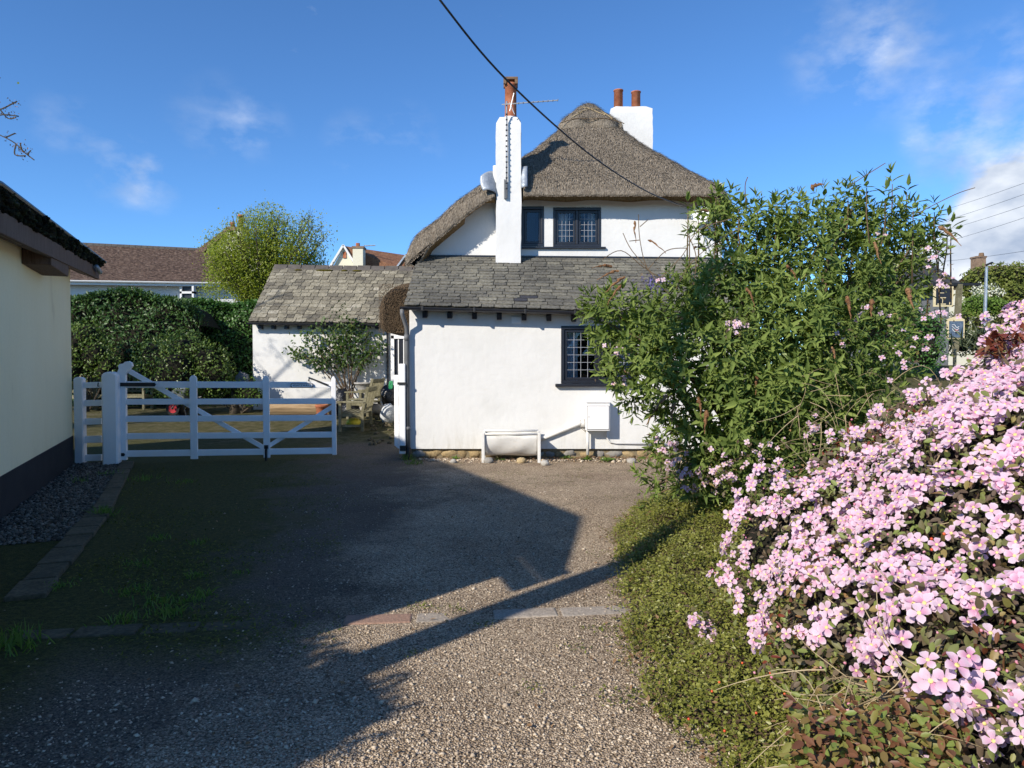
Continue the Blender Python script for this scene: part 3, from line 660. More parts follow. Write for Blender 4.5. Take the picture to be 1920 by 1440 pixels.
# gutter (half round), brackets, rafter feet
def half_pipe(mb, p0, p1, r, t=.006, n=8):
    p0, p1 = Vector(p0), Vector(p1); d = (p1-p0).normalized(); s = d.cross(Vector((0, 0, 1))).normalized(); ring = []
    for rr in (r, r-t):
        for i in range(n+1):
            a = math.pi+math.pi*i/n; ring.append((rr*math.cos(a), rr*math.sin(a)))
    k = n+1; poly = ring[:k]+ring[k:][::-1]; V = [p0+s*a+Vector((0, 0, b)) for a, b in poly]+[p1+s*a+Vector((0, 0, b)) for a, b in poly]; N = len(poly)
    mb.add(V, [(i, (i+1) % N, (i+1) % N+N, i+N) for i in range(N)]+[tuple(range(N))[::-1], tuple(range(N, 2*N))])
m = MB(); half_pipe(m, (-1.86, yE-.02, ze(-1.86)-.012), (XR, yE-.02, ze(XR)-.012), .052); gut = m.build('gutter', 'black_paint', cot, smooth=False)
for px in (793, 890, 985, 1078, 1180):
    X = at(px, 583, yE).x; m = MB(); m.box(X-.02, X+.02, yE-.082, yE+.045, ze(X)-.072, ze(X)+.004); m.build('gutter_bracket', 'black_iron', gut, bevel=.006)
m = MB(); m.box(-1.78, XR, YF-.035, YF-.004, 2.46, 2.505); 
for i in range(13):
    X = at(797+46.4*i, 592, YF-.1).x
    if X > XR-.1: break
    m = MB(); z = at(797, 585, YF-.1).z-.026*(X-at(797, 585, YF-.1).x); m.beam((X, YF+.02, z-.005), (X, YF-.16, z-.055), .082, .10); m.build('rafter_foot', 'black_paint', cot, bevel=.006)
# air vent in the wall
m = MB(); X = at(968, 600, YF).x; Z = at(968, 600, YF).z; m.box(X-.08, X+.08, YF-.012, YF+.01, Z-.06, Z+.055)
for i in range(5): m.box(X-.066, X+.066, YF-.02, YF-.011, Z-.045+i*.021, Z-.037+i*.021)
m.build('air_vent', 'white_paint', cot)
# downpipe at the left corner
D0 = Vector((-1.83, yE-.02, ze(-1.83)-.05)); xd = at(763, 700, YF-.08).x
m = MB(); m.tube([D0, D0-Vector((0, 0, .08)), (xd, YF-.10, 2.24), (xd, YF-.08, 2.1), (xd+.015, YF-.08, .16)], .036, 10)
m.tube([(xd, YF-.08, 2.12), (xd, YF-.08, 2.02)], .045, 10); m.tube([(xd+.012, YF-.08, .56), (xd+.012, YF-.08, .5)], .046, 10); dp = m.build('downpipe', 'grey_plastic', cot, smooth=True)
m = MB(); m.tube([(xd+.015, YF-.08, .2), (xd+.015, YF-.09, .0)], .05, 10); m.build('pipe_shoe', 'black_iron', dp)

# ---- thatch: closed solid swept from cross sections
CYF = 13.92; cx0, cx1 = at(930, 400, CYF).x, at(977, 400, CYF).x           # front of the chimney stack
RX, RZ = 1.75, 7.62
XL, XRt = -2.06, 4.28
YT = 13.94
def ztop(X, Y):
    X, Y = np.broadcast_arrays(np.asarray(X, float), np.asarray(Y, float))
    d = RX-X; zl = RZ-.954*d-.20*np.sin(np.pi*np.clip(d/3.8, 0, 1))
    zr = RZ-1.06*(X-RX)-.10*np.sin(np.pi*np.clip((X-RX)/2.5, 0, 1))
    zf = 5.08+(Y-YT)*.955-.10*np.sin(np.pi*np.clip((Y-YT)/2.8, 0, 1))
    k = .16
    a = -k*np.log(np.exp(-zl/k)+np.exp(-zr/k)+np.exp(-zf/k))
    a = a-.24*np.clip(1-(X-XL)/.26, 0, 1)**2-.2*np.clip(1-(XRt-X)/.26, 0, 1)**2
    a = a-.10*np.clip(1-(Y-YT)/.2, 0, 1)**2
    return a+.018*np.sin(X*5.1+Y*2)*np.sin(Y*4.3+1)+.012*np.sin(X*11+1.5)*np.sin(Y*9)
def zbot(X):
    k = .10; a = 4.95+.006*np.sin(X*6); b = 3.74+.835*(X+1.72); c = 4.88-.9*np.clip(X-3.95, 0, 9)
    return -k*np.log(np.exp(-a/k)+np.exp(-b/k)+np.exp(-c/k))
NX = 170; Xs = np.linspace(XL, XRt, NX)
Yst = np.concatenate([np.linspace(YT, 17.5, 95), np.linspace(17.65, 22, 22)])
rings = []
for s in (0.0, .35, .65, .85, .96):                      # rounded front
    t = ztop(Xs, YT); b = zbot(Xs); mid = (t*.18+b*.82); y = YT-.075*math.sqrt(1-s*s)
    wob = .008*np.sin(Xs*23)+.006*np.sin(Xs*41+2)
    rings.append((np.full(NX, y)+wob*(1-s*.5), mid+(t-mid)*s, mid+(b-mid)*s))
for Y in Yst:
    t = ztop(Xs, Y); b = np.minimum(zbot(Xs)+np.maximum(Y-YT, 0)*.9, t-.22); b = np.where(Xs < -.9, np.minimum(zbot(Xs), t-.25), b)
    rings.append((np.full(NX, Y), t, b))
shift = .24*np.clip(1-(Xs-XL)/.5, 0, 1)-.2*np.clip(1-(XRt-Xs)/.5, 0, 1)
V = []; 
for i, (y, t, b) in enumerate(rings):
    V.append(np.stack([Xs, y, t], 1)); V.append(np.stack([(Xs+shift)[::-1], y[::-1], b[::-1]], 1))
V = np.concatenate(V); M2 = 2*NX; Q = []
notch = (V[:, 0] > cx0-.02) & (V[:, 0] < cx1+.02) & (V[:, 1] < CYF+.3); V[notch, 1] = CYF+.3      # thatch is dressed round the stack
for i in range(len(rings)-1):
    a = np.arange(M2); b = (a+1) % M2; Q.append(np.stack([i*M2+a, i*M2+b, (i+1)*M2+b, (i+1)*M2+a], 1))
Q = np.concatenate(Q); loc_i = Q[:, 0] % M2; ringi = Q[:, 0]//M2
mi = ((loc_i >= NX-1) & (loc_i < M2-1) & (ringi >= 3)).astype(int)
th = obj_np('thatch_roof', V, cot, ('thatch', 'thatch_soffit'), True, quads=Q[:, ::-1], midx=mi)
# straw ends standing off the surface
def straw_on(fn_pts, n, parent, L=(.05, .13), w=.011, name='straw_ends', mat='straw'):
    P, dn, up = fn_pts; d = norm(dn+rdirs(len(P))*.28); ln = rng.uniform(*L, len(P))
    o = leaves(name, P, d, up+rdirs(len(P))*.25, ln, np.full(len(P), w), mat, parent, tpl=(np.array([(0, .5, 0), (0, -.5, 0), (1, -.3, .05), (1, .3, .05)]), np.array([(0, 1, 2), (0, 2, 3)]))); return o
def top_points(n, x0, x1, y0, y1):
    X = rng.uniform(x0, x1, n); Y = rng.uniform(y0, y1, n); Z = ztop(X, Y); e = .02
    gx = (ztop(X+e, Y)-ztop(X-e, Y))/(2*e); gy = (ztop(X, Y+e)-ztop(X, Y-e))/(2*e)
    nn = norm(np.stack([-gx, -gy, np.ones(n)], 1)); dn = norm(np.stack([-gx, -gy, -(gx**2+gy**2)], 1))
    return np.stack([X, Y, Z], 1)+nn*rng.uniform(-.01, .02, n)[:, None], dn+nn*.05, nn
def clear_stack(T): k = ~((T[0][:, 0] > cx0-.08) & (T[0][:, 0] < cx1+.05) & (T[0][:, 1] < CYF+.5)); return tuple(a[k] for a in T)
straw_on(clear_stack(top_points(46000, XL+.05, XRt-.05, YT, 16.6)), 0, th, L=(.04, .10), w=.010)
n = 16000; X = rng.uniform(XL, 3.9, n); t = ztop(X, YT); b = zbot(X); u = rng.random(n)**.8; Z = b+(t-b)*u
straw_on(clear_stack((np.stack([X, YT-.065+.05*u, Z], 1), np.tile([0, -.8, -.7], (n, 1)), np.tile([0, -.6, .8], (n, 1)))), 0, th, L=(.012, .035), w=.013)
# ridge cap with scalloped edge, and the crossed hazel spars on it
nx_, ny_ = 90, 150; gx_ = np.linspace(RX-1.25, RX+1.25, nx_); gy_ = np.linspace(15.3, 21, ny_); XX, YY = np.meshgrid(gx_, gy_)
ZT = ztop(XX, YY); drop = RZ-ZT
hip = YY < 16.42+.0*XX
per = np.where((YY-YT)*.955+5.08 < RZ-.9*np.abs(XX-RX), XX-RX, YY)
lim = .74+.13*np.abs(np.sin(per*4.2+.3))
dn_ = np.clip((lim-drop)/.035, 0, 1)
ZC = ZT-.04+(.19)*np.sqrt(dn_)
idx = (np.arange(ny_-1)[:, None]*nx_+np.arange(nx_-1)[None]).ravel(); qd = np.stack([idx, idx+1, idx+nx_+1, idx+nx_], 1)
kp = (dn_.ravel()[qd] > 0).any(1)
rc = obj_np('ridge_cap', np.stack([XX.ravel(), YY.ravel(), ZC.ravel()], 1), th, ('thatch_cap',), True, quads=qd[kp])
P3 = top_points(5000, RX-1, RX+1, 15.45, 17); kk = (RZ-P3[0][:, 2] < .75); P3[0][:, 2] += .15
straw_on(tuple(a[kk] for a in P3), 0, rc, L=(.06, .16), w=.008)
def capz(x, y): return float(ztop(x, y))+.17
for a, b in (((1.45, 16.05), (1.95, 16.25)), ((2.05, 16.0), (1.55, 16.28)), ((1.3, 15.9), (1.55, 16.05)), ((2.2, 15.9), (2.0, 16.15))):
    m = MB(); m.tube([(a[0]+(b[0]-a[0])*t, a[1]+(b[1]-a[1])*t, capz(a[0]+(b[0]-a[0])*t, a[1]+(b[1]-a[1])*t)) for t in (0, .25, .5, .75, 1)], .012, 5); m.build('spar', 'dry_stem', rc)
m = MB(); m.tube([(x, 15.84+.0*x, capz(x, 15.84)) for x in np.linspace(1.05, 2.45, 14)], .010, 5); m.build('spar', 'twig_brown', rc)

# thatched canopy over the side door
pc = []; NXp, NYp = 26, 26
def porch_solid():
    V = []; rings = 22; n = 28
    # rounded lump profile in X-Z, extruded in Y and closed
    Lx, Rx_, zb, zt = at(709, 620, 16.2).x, -1.7, at(720, 624, 16.2).z, at(730, 531, 16.2).z
    prof = [(Lx+.10, zb), (Lx+.02, zb+.12), (Lx, zb+.42), (Lx+.03, zb+.68), (Lx+.12, zb+.86), (Lx+.30, zb+1.02), (Lx+.55, zt+.02), (Rx_, zt+.12), (Rx_, zb+.02), (Lx+.6, zb-.01)]
    cx, cz = (Lx+Rx_)/2, (zb+zt)/2
    for i, (y, s) in enumerate([(16.05, 0.0), (16.05, .45), (16.08, .78), (16.16, .95), (16.3, 1), (16.8, 1), (17.4, 1), (18.2, 1)]):
        for x, z in prof: V.append((cx+(x-cx)*s, y, cz+(z-cz)*s))
    k = len(prof); Q = [(i*k+j, i*k+(j+1) % k, (i+1)*k+(j+1) % k, (i+1)*k+j) for i in range(7) for j in range(k)]
    o = obj_np('porch_thatch', V, cot, ('thatch_dark',), True, quads=np.array(Q)[:, ::-1])  # darker thatch than the main roof, used on this canopy alone
    ss = o.modifiers.new('round', 'SUBSURF'); ss.levels = 2; ss.render_levels = 2
    n = 5000; P = np.stack([rng.uniform(Lx+.05, Rx_, n), np.full(n, 16.03), rng.uniform(zb, zt-.03, n)], 1)
    straw_on((P, np.tile([0, -1., -.6], (n, 1)), np.tile([0, 0, 1.], (n, 1))), 0, o, L=(.02, .06), w=.012, mat='twig_brown')
porch_solid()

# ---- chimneys
def rough_stack(name, x0, x1, y0, y1, z0, z1, mat, amp=.012, lean=0, seed=3, taper=0.0, bev=.07):
    q = np.random.default_rng(seed); nz = 22; V = []; k = 6; ring = []
    def rect(a, b, c, d):
        P = []
        for i in range(k): P.append((a+(b-a)*i/k, c))
        for i in range(k): P.append((b, c+(d-c)*i/k))
        for i in range(k): P.append((b-(b-a)*i/k, d))
        for i in range(k): P.append((a, d-(d-c)*i/k))
        return P
    for j in range(nz+1):
        t = j/nz; z = z0+(z1-z0)*t; w = taper*(1-t); e = bev*max(0, (t-1+.06)/.06)**2
        for i, (x, y) in enumerate(rect(x0-w+e, x1+w-e, y0+e, y1-e)):
            V.append((x+lean*t+q.normal(0, amp*.4)+amp*math.sin(z*3+i), y+q.normal(0, amp*.3)+amp*.7*math.sin(z*2.3+i*.7), z))
    n = 4*k; Q = [(j*n+i, j*n+(i+1) % n, (j+1)*n+(i+1) % n, (j+1)*n+i) for j in range(nz) for i in range(n)]
    c = len(V); V.append(((x0+x1)/2+lean, (y0+y1)/2, z1+.015)); T = [(nz*n+i, nz*n+(i+1) % n, c) for i in range(n)]
    o = obj_np(name, V, cot, (mat,), False, quads=np.array(Q), tris=np.array(T)); 
    o.data.polygons.foreach_set('use_smooth', np.ones(len(o.data.polygons), bool)); b = o.modifiers.new('edge', 'EDGE_SPLIT'); b.split_angle = R(55)
    return o
cz = at(950, 217, CYF).z
ch = rough_stack('chimney_stack', cx0, cx1, CYF, CYF+.55, 3.35, cz, 'white_render', amp=.006, seed=3)
m = MB(); pz = cz+.0; pcx = (at(945, 200, CYF+.27).x+at(970, 200, CYF+.27).x)/2; r0 = (at(970, 200, CYF+.27).x-at(945, 200, CYF+.27).x)/2
ztp = at(957, 150, CYF+.27).z
m.lathe([(r0*.98, pz-.05), (r0*.96, pz+.05), (r0*.88, pz+.1), (r0*.86, ztp-.14), (r0*.95, ztp-.13), (r0*.95, ztp-.08)], (pcx, CYF+.27, 0), 18); m.build('chimney_pot', 'terracotta', ch, smooth=True)
m = MB(); m.box(pcx-r0*1.08, pcx+r0*1.08, CYF+.27-r0*1.05, CYF+.27+r0*1.05, ztp-.035, ztp+.015)
for sx in (-1, 1):
    for sy in (-1, 1): m.box(pcx+sx*r0*.85-.03, pcx+sx*r0*.85+.03, CYF+.27+sy*r0*.8-.03, CYF+.27+sy*r0*.8+.03, ztp-.12, ztp-.034)
m.build('pot_cowl', 'pot_stained', ch, bevel=.008)
m = MB(); m.lathe([(r0*1.5, cz-.02), (r0*1.25, cz+.035), (r0*1.0, cz+.05)], (pcx, CYF+.27, 0), 16); m.build('flaunching', 'white_render', ch, smooth=True)
# lead flashings either side of the stack
def sheet(name, fn, nu, nv, mat, parent):
    V = [fn(i/nu, j/nv) for j in range(nv+1) for i in range(nu+1)]
    o = obj_np(name, V, parent, (mat,), True, quads=np.array([(j*(nu+1)+i, j*(nu+1)+i+1, (j+1)*(nu+1)+i+1, (j+1)*(nu+1)+i) for j in range(nv) for i in range(nu)]))
    s = o.modifiers.new('solid', 'SOLIDIFY'); s.thickness = .008; return o
A, B, C_, D = at(901, 330, 13.85), at(930, 322, 14.05), at(930, 363, 13.88), at(906, 358, 13.80)
sheet('lead_flashing', lambda u, v: (A*(1-u)+B*u)*(1-v)+(D*(1-u)+C_*u)*v+Vector((-.03*math.sin(v*3.1)*(1-u), -.05*math.sin(u*3.1), .03*math.sin(u*3.1))), 8, 8, 'lead', ch)
A2, B2, C2, D2 = at(977, 314, 14.02), at(989, 312, 14.0), at(989, 350, 13.80), at(977, 353, 13.82)
sheet('lead_flashing', lambda u, v: (A2*(1-u)+B2*u)*(1-v)+(D2*(1-u)+C2*u)*v+Vector((0, -.03*math.sin(u*3.1), .0)), 6, 6, 'lead', ch)
# small step of render on the left flank of the stack
m = MB(); m.box(cx0-.06, cx0+.02, CYF+.02, CYF+.4, at(925, 345, 14).z, at(925, 311, 14).z); m.build('render_step', 'white_render', ch, bevel=.02)
# rear stack
Yr = 18.0; rx0, rx1 = at(1141, 230, Yr).x, at(1221, 230, Yr).x; rz = at(1180, 195, Yr).z
rs = rough_stack('rear_chimney_stack', rx0, rx1, Yr, Yr+.7, 5.6, rz, 'white_render', amp=.022, seed=9, lean=.06, bev=.16)
for px in (1160, 1193):
    X = at(px, 180, Yr+.3).x; zt = at(px, 168 if px < 1180 else 171, Yr+.3).z; m = MB()
    m.lathe([(.115, rz-.05), (.112, zt-.03), (.125, zt-.025), (.125, zt), (.10, zt), (.10, zt-.06)], (X, Yr+.35, 0), 16); m.build('chimney_pot', 'terracotta', rs, smooth=True)

# ---- side door between cottage and outbuilding
dY = 19.3
dx0, dx1 = at(733, 650, dY).x, at(764, 650, dY).x; dzt = at(740, 629, dY).z
m = MB(); m.box(dx0-.02, -1.8, dY+.06, dY+.2, .3, 3.2); m.build('door_wall', 'white_render', cot)
dr = thing_part('door', cot)
m = MB(); m.box(dx0, dx0+.09, dY-.03, dY+.06, .3, dzt); m.box(dx0, dx1+.2, dY-.03, dY+.06, dzt-.09, dzt); m.build('door_frame', 'white_paint', dr, bevel=.006)
m = MB(); m.box(dx0+.09, dx1+.2, dY+.02, dY+.055, .3, dzt-.09); m.build('door_leaf', 'black_paint', dr)
for px in (747, 757):
    X = at(px, 650, dY).x; m = MB(); m.box(X-.012, X+.012, dY-.005, dY+.02, .45, dzt-.1); m.build('glazing_bar', 'white_paint', dr)

# ================================================================== OUTBUILDING
WY = 19.5
ob = thing('outbuilding', (-7.0, WY, .4), 'white outbuilding with a lichen-covered slate roof behind the gate', 'outbuilding')
ox0, ox1 = at(474, 650, WY).x, at(729, 650, WY).x; oze = at(474, 606, WY).z
orY = 21.25; ozr = at(515, 500, orY).z
m = MB(); m.add([(ox0, WY, .2), (ox1, WY, .2), (ox1, WY, oze), (ox0, WY, oze)], [(0, 1, 2, 3)])
m.add([(ox0, WY, .2), (ox0, WY, oze), (ox0, orY, ozr-.1), (ox0, orY+1.7, oze), (ox0, orY+1.7, .2)], [(0, 1, 2, 3, 4)])
m.add([(ox1, WY, .2), (ox1, WY+.6, .2), (ox1, WY+.6, oze), (ox1, WY, oze)], [(0, 1, 2, 3)]); m.build('wall', 'white_render', ob)
m = MB(); X = at(727, 660, WY).x; m.tube([(X, WY-.04, oze), (X, WY-.04, .4)], .03, 8); m.build('downpipe', 'black_paint', ob)
eY = WY-.22; SO = (at(466, 603, eY), at(737, 607, eY), at(514, 500, orY), at(800, 504, orY))
m = MB(); dz = Vector((0, 0, .008)); d2 = Vector((0, 0, .07)); back = [Vector((SO[2].x, orY+2, oze)), Vector((SO[3].x, orY+2, oze))]
m.add([SO[0]-dz, SO[1]-dz, SO[3]-dz, SO[2]-dz, SO[0]-d2, SO[1]-d2, SO[3]-d2, SO[2]-d2], [(0, 1, 2, 3), (7, 6, 5, 4), (0, 4, 5, 1), (0, 3, 7, 4), (1, 5, 6, 2)])
m.add([SO[2]-dz, SO[3]-dz, back[1], back[0]], [(0, 1, 2, 3)]); orf = m.build('roof', 'slate_gap', ob)
slate_roof(orf, *SO, 16, .25, 'slate_lichen', 21, 300, th=.012)
# ridge tiles
for i in range(11):
    t0, t1 = i/11+.002, (i+1)/11-.002; p, q_ = SO[2]*(1-t0)+SO[3]*t0, SO[2]*(1-t1)+SO[3]*t1
    m = MB(); u = Vector((0, -.14, -.085)); b = Vector((0, .14, -.085)); tp = Vector((0, 0, .07+random.uniform(-.006, .008))); lo = Vector((0, 0, -.03))
    m.add([p+u, p+tp, p+b, q_+u, q_+tp, q_+b, p+u+lo, p+b+lo, q_+u+lo, q_+b+lo], [(0, 3, 4, 1), (1, 4, 5, 2), (0, 6, 8, 3), (2, 5, 9, 7), (0, 1, 2, 7, 6), (3, 8, 9, 5, 4)]); m.build('ridge_tile', 'ridge_tile', orf, bevel=.01)
for k, (t, s) in enumerate(((.33, .22), (.36, .15), (.17, .12), (.47, .1), (.55, .14))):
    p = SO[2]*(1-t)+SO[3]*t; m = MB(); lump(m, p+Vector((0, -.16, -.11)), (s, .06, .03), k, 6, 10); m.build('moss', 'moss_green', orf, smooth=True)
m = MB(); half_pipe(m, SO[0]+Vector((-.03, -.05, -.035)), SO[1]+Vector((-.12, -.05, -.035)), .05); m.build('gutter', 'black_paint', ob)
for i in range(10):
    p = at(489+24.3*i, 613, WY-.08); m = MB(); m.box(p.x-.045, p.x+.045, WY-.17, WY+.01, p.z-.06, p.z+.06); m.build('rafter_foot', 'black_paint', ob, bevel=.006)

def on_plane(px, py, P, d):
    """point where the sight line through a pixel meets the vertical plane through P along d"""
    r = ray(px, py); n = Vector((-d[1], d[0], 0)); C0 = Vector((0, 0, CH)); t = (Vector((P[0], P[1], 0))-C0).dot(n)/r.dot(n)
    return C0+r*t

# ================================================================== GARAGE on the left
gF, g0 = gnd(137, 869), gnd(0, 977)
gd = (gF-g0).normalized(); gr = Vector((gd.y, -gd.x, 0))          # along the wall (away), towards the drive
gN = g0-gd*5.6                                                    # near corner (out of view, shades the drive)
gar = thing('garage', g0, 'cream rendered garage with black plinth and mossy roof beside the drive', 'garage')
topz = lambda s: .0
wz = 3.30
m = MB(); HR = 5.05; rb = 2.43
Q = [gN, gF]; bk = [p-gr*(2*rb) for p in Q]
m.add([gN+Vector((0, 0, .42)), gF+Vector((0, 0, .42)), gF+Vector((0, 0, wz)), gN+Vector((0, 0, 2.48))], [(0, 1, 2, 3)])
for p, b, w_ in ((gF, bk[1], wz), (gN, bk[0], 2.48)):
    m.add([p, b, b+Vector((0, 0, w_)), (p+b)/2+Vector((0, 0, HR-.25)), p+Vector((0, 0, w_))], [(0, 1, 2, 3, 4)])
m.add([bk[0], bk[1], bk[1]+Vector((0, 0, wz)), bk[0]+Vector((0, 0, wz))], [(0, 1, 2, 3)]); m.build('wall', 'cream_render', gar)
m = MB(); pz = .455
m.add([gN+gr*.012+Vector((0, 0, -.05)), gF+gr*.012+gd*.012+Vector((0, 0, -.05)), gF+gr*.012+gd*.012+Vector((0, 0, pz)), gN+gr*.012+Vector((0, 0, pz)), gN+Vector((0, 0, pz)), gF+gd*.012+Vector((0, 0, pz)), gF+gd*.012-gr*4+Vector((0, 0, -.05)), gF+gd*.012-gr*4+Vector((0, 0, pz))],
      [(0, 1, 2, 3), (3, 2, 5, 4), (1, 6, 7, 2)]); m.build('plinth', 'black_plinth', gar)
# eaves board on corbels, thick mossy roof edge above
ev = g0+gr*.32
B0, B1 = on_plane(0, 436, ev, gd), on_plane(186, 524, ev, gd); T0, T1 = on_plane(0, 393, ev, gd), on_plane(187, 503, ev, gd)
R0, R1 = on_plane(0, 347, ev, gd), on_plane(197, 493, ev, gd)
def ext(a, b, s): return a-(b-a).normalized()*s
nn_ = gN+gr*.27-gd*.25
Bn, Tn, Rn = nn_+Vector((0, 0, 2.30)), nn_+Vector((0, 0, 2.47)), nn_+Vector((0, 0, 2.62))
m = MB(); m.prism([B0, B1, T1, T0], -gr*.05); m.prism([Bn, B0, T0, Tn], -gr*.05); m.build('eaves_board', 'brown_board', gar, bevel=.006)
m = MB(); m.add([B0-gr*.05, B1-gr*.05, B1-gr*.32+Vector((0, 0, .10)), B0-gr*.32+Vector((0, 0, .10))], [(0, 3, 2, 1)]); m.build('soffit', 'brown_board', gar)
k0, k1 = on_plane(40, 470, g0, gd), on_plane(78, 486, g0, gd)
m = MB(); zc0, zc1 = on_plane(55, 503, g0, gd).z, on_plane(55, 455, g0, gd).z
m.prism([Vector((p.x, p.y, z)) for p, z in ((k0, zc0), (k1, zc0), (k1+gd*.06, zc0+.05), (k1+gd*.07, zc1), (k0, zc1))], gr*.30); m.build('corbel', 'brown_board', gar, bevel=.01)
m = MB(); q0 = g0-gd*3; m.prism([Vector((p.x, p.y, z)) for p, z in ((q0, zc0), (q0+gd*.3, zc0), (q0+gd*.37, zc1), (q0, zc1))], gr*.30); m.build('corbel', 'brown_board', gar, bevel=.01)
rdn, rdf = gN-gr*rb+Vector((0, 0, HR))-gd*.15, gF-gr*rb+Vector((0, 0, HR))+gd*.35
m = MB()
lo = Vector((0, 0, -.16))
m.add([Tn, T1, R1, Rn, rdn, rdf, rdn+lo, rdf+lo, T0, R0], [(0, 8, 9, 3), (8, 1, 2, 9), (3, 9, 4), (9, 2, 5, 4), (0, 6, 8), (8, 6, 7, 1), (0, 3, 4, 6), (1, 7, 5, 2)])
bn, bf = gN-gr*(2*rb+.4)+Vector((0, 0, 2.86))-gd*.15, gF-gr*(2*rb+.4)+Vector((0, 0, 3.3))+gd*.35
m.add([rdn, rdf, bf, bn, rdn+lo, rdf+lo, bf+lo, bn+lo], [(0, 1, 2, 3), (7, 6, 5, 4), (3, 2, 6, 7), (0, 3, 7, 4), (1, 5, 6, 2)])
rf = m.build('roof', 'moss_roof', gar)
m = MB(); m.tube([R1+Vector((0, 0, .012)), R0+Vector((0, 0, .012)), Rn+Vector((0, 0, .012))], .028, 8); m.build('roof_edge_roll', 'black_paint', rf)
m = MB()
for k in range(230):
    t = random.random(); u = random.random(); p = (T0*(1-t)+T1*t)*(1-u)+(R0*(1-t)+R1*t)*u; lump(m, p+gr*.005, (random.uniform(.02, .07), random.uniform(.02, .06), random.uniform(.015, .035)), k, 5, 7, .3)
tag(m.build('moss', 'moss_roof', rf, smooth=True), kind='stuff')
m = MB(); m.tube([on_plane(181, 500, ev+gr*.06, gd), on_plane(188, 511, ev+gr*.06, gd)], .035, 10); m.build('gutter_end', 'lead', gar, smooth=True)

# pebble bed between garage and edging
n = 14000; s = rng.uniform(-1.2, (gF-g0).length-.1, n)
L0 = np.array([[g0.x, g0.y]])+s[:, None]*np.array([[gd.x, gd.y]])
edgeX = np.interp(L0[:, 1]-.3, [E2.y, E1.y, E0.y], [E2.x, E1.x, E0.x]); wdt = np.clip((edgeX-L0[:, 0])*.90-.16, .05, 1.2)
o_ = rng.uniform(.02, 1, n)*wdt; P = np.stack([L0[:, 0]+gr.x*o_, L0[:, 1]+gr.y*o_, np.zeros(n)], 1); sz = rng.gamma(5, .0055, n)+.006
P[:, 2] = gz(P[:, 0], P[:, 1])+sz*.15
tag(stones('pebble_bed', P, sz, 'pebble'), 'dark pebbles between the garage plinth and the edging stones', 'pebbles', kind='stuff')

# ================================================================== TELEGRAPH POLE, its wire (pole stands behind the camera, shades the drive)
PB = Vector((-3.80, .60, 0))
tp = thing('telegraph_pole', PB, 'tall dark wooden telegraph pole carrying the house wire', 'pole')
m = MB(); m.tube([PB+Vector((0, 0, -.3)), PB+Vector((0, 0, 3)), PB+Vector((.02, 0, 7.7))], [.155, .14, .11], 12); m.build('shaft', 'bark', tp, smooth=True)
m = MB(); m.beam(PB+Vector((-.3, -.13, 7.3)), PB+Vector((.3, -.13, 7.3)), .08, .1); m.build('cross_arm', 'bark', tp)
wp = [PB+Vector((0, 0, 7.35))]
for px, py, Y in ((640, -260, 4.4), (825, 0, 6.58), (950, 150, 7.67), (1100, 285, 9.59), (1200, 352, 11.5), (1262, 380, 13.1), (1292, 388, 14.1)): wp.append(at(px, py, Y))
def smooth_path(pts, k=8):
    out = []; P = [pts[0]]+list(pts)+[pts[-1]]
    for i in range(1, len(P)-2):
        a, b, c, d = P[i-1], P[i], P[i+1], P[i+2]
        for j in range(k):
            t = j/k; out.append(.5*((2*b)+(c-a)*t+(2*a-5*b+4*c-d)*t*t+(3*b-a-3*c+d)*t**3))
    return out+[pts[-1]]
m = MB(); m.tube(smooth_path(wp), .0105, 6); tag(m.build('overhead_wire', 'black_iron'), 'black wire sagging from above down to the cottage eave', 'wire')
m = MB(); m.tube(smooth_path([at(1238, 352, 13.7), at(1258, 376, 14.1), at(1292, 390, 14.2)]), .006, 5); m.tube(smooth_path([at(1256, 358, 13.9), at(1290, 372, 14.2), at(1330, 392, 14.25), at(1350, 420, 14.25)]), .006, 5)
m.build('wall_cable', 'black_iron', cot)
# satellite dish behind the shrub
sd = thing('satellite_dish', at(1318, 415, 14.25), 'small white satellite dish on the upper wall by the shrub', 'satellite dish')
c = at(1314, 402, 14.0); fw = Vector((-.35, -.9, .35)).normalized(); a_ = fw.orthogonal().normalized(); b_ = fw.cross(a_); V = [c-fw*.05]; T = []
for j in range(1, 5):
    for i in range(16):
        t = 2*math.pi*i/16; r = .2*j/4; V.append(c-fw*.05*(1-(j/4)**2)+a_*r*math.cos(t)*.9+b_*r*math.sin(t))
T = [(0, 1+i, 1+(i+1) % 16) for i in range(16)]; Qd = [(1+j*16+i, 1+j*16+(i+1) % 16, 17+j*16+(i+1) % 16, 17+j*16+i) for j in range(3) for i in range(16)]
o = obj_np('reflector', V, sd, ('white_paint',), True, tris=np.array(T), quads=np.array(Qd)); o.modifiers.new('s', 'SOLIDIFY').thickness = .008
m = MB(); m.tube([c-fw*.05, at(1318, 415, 14.3)], .015, 6); m.tube([c-b_*.19, c+fw*.2], .008, 5); m.build('bracket', 'grey_metal', sd)

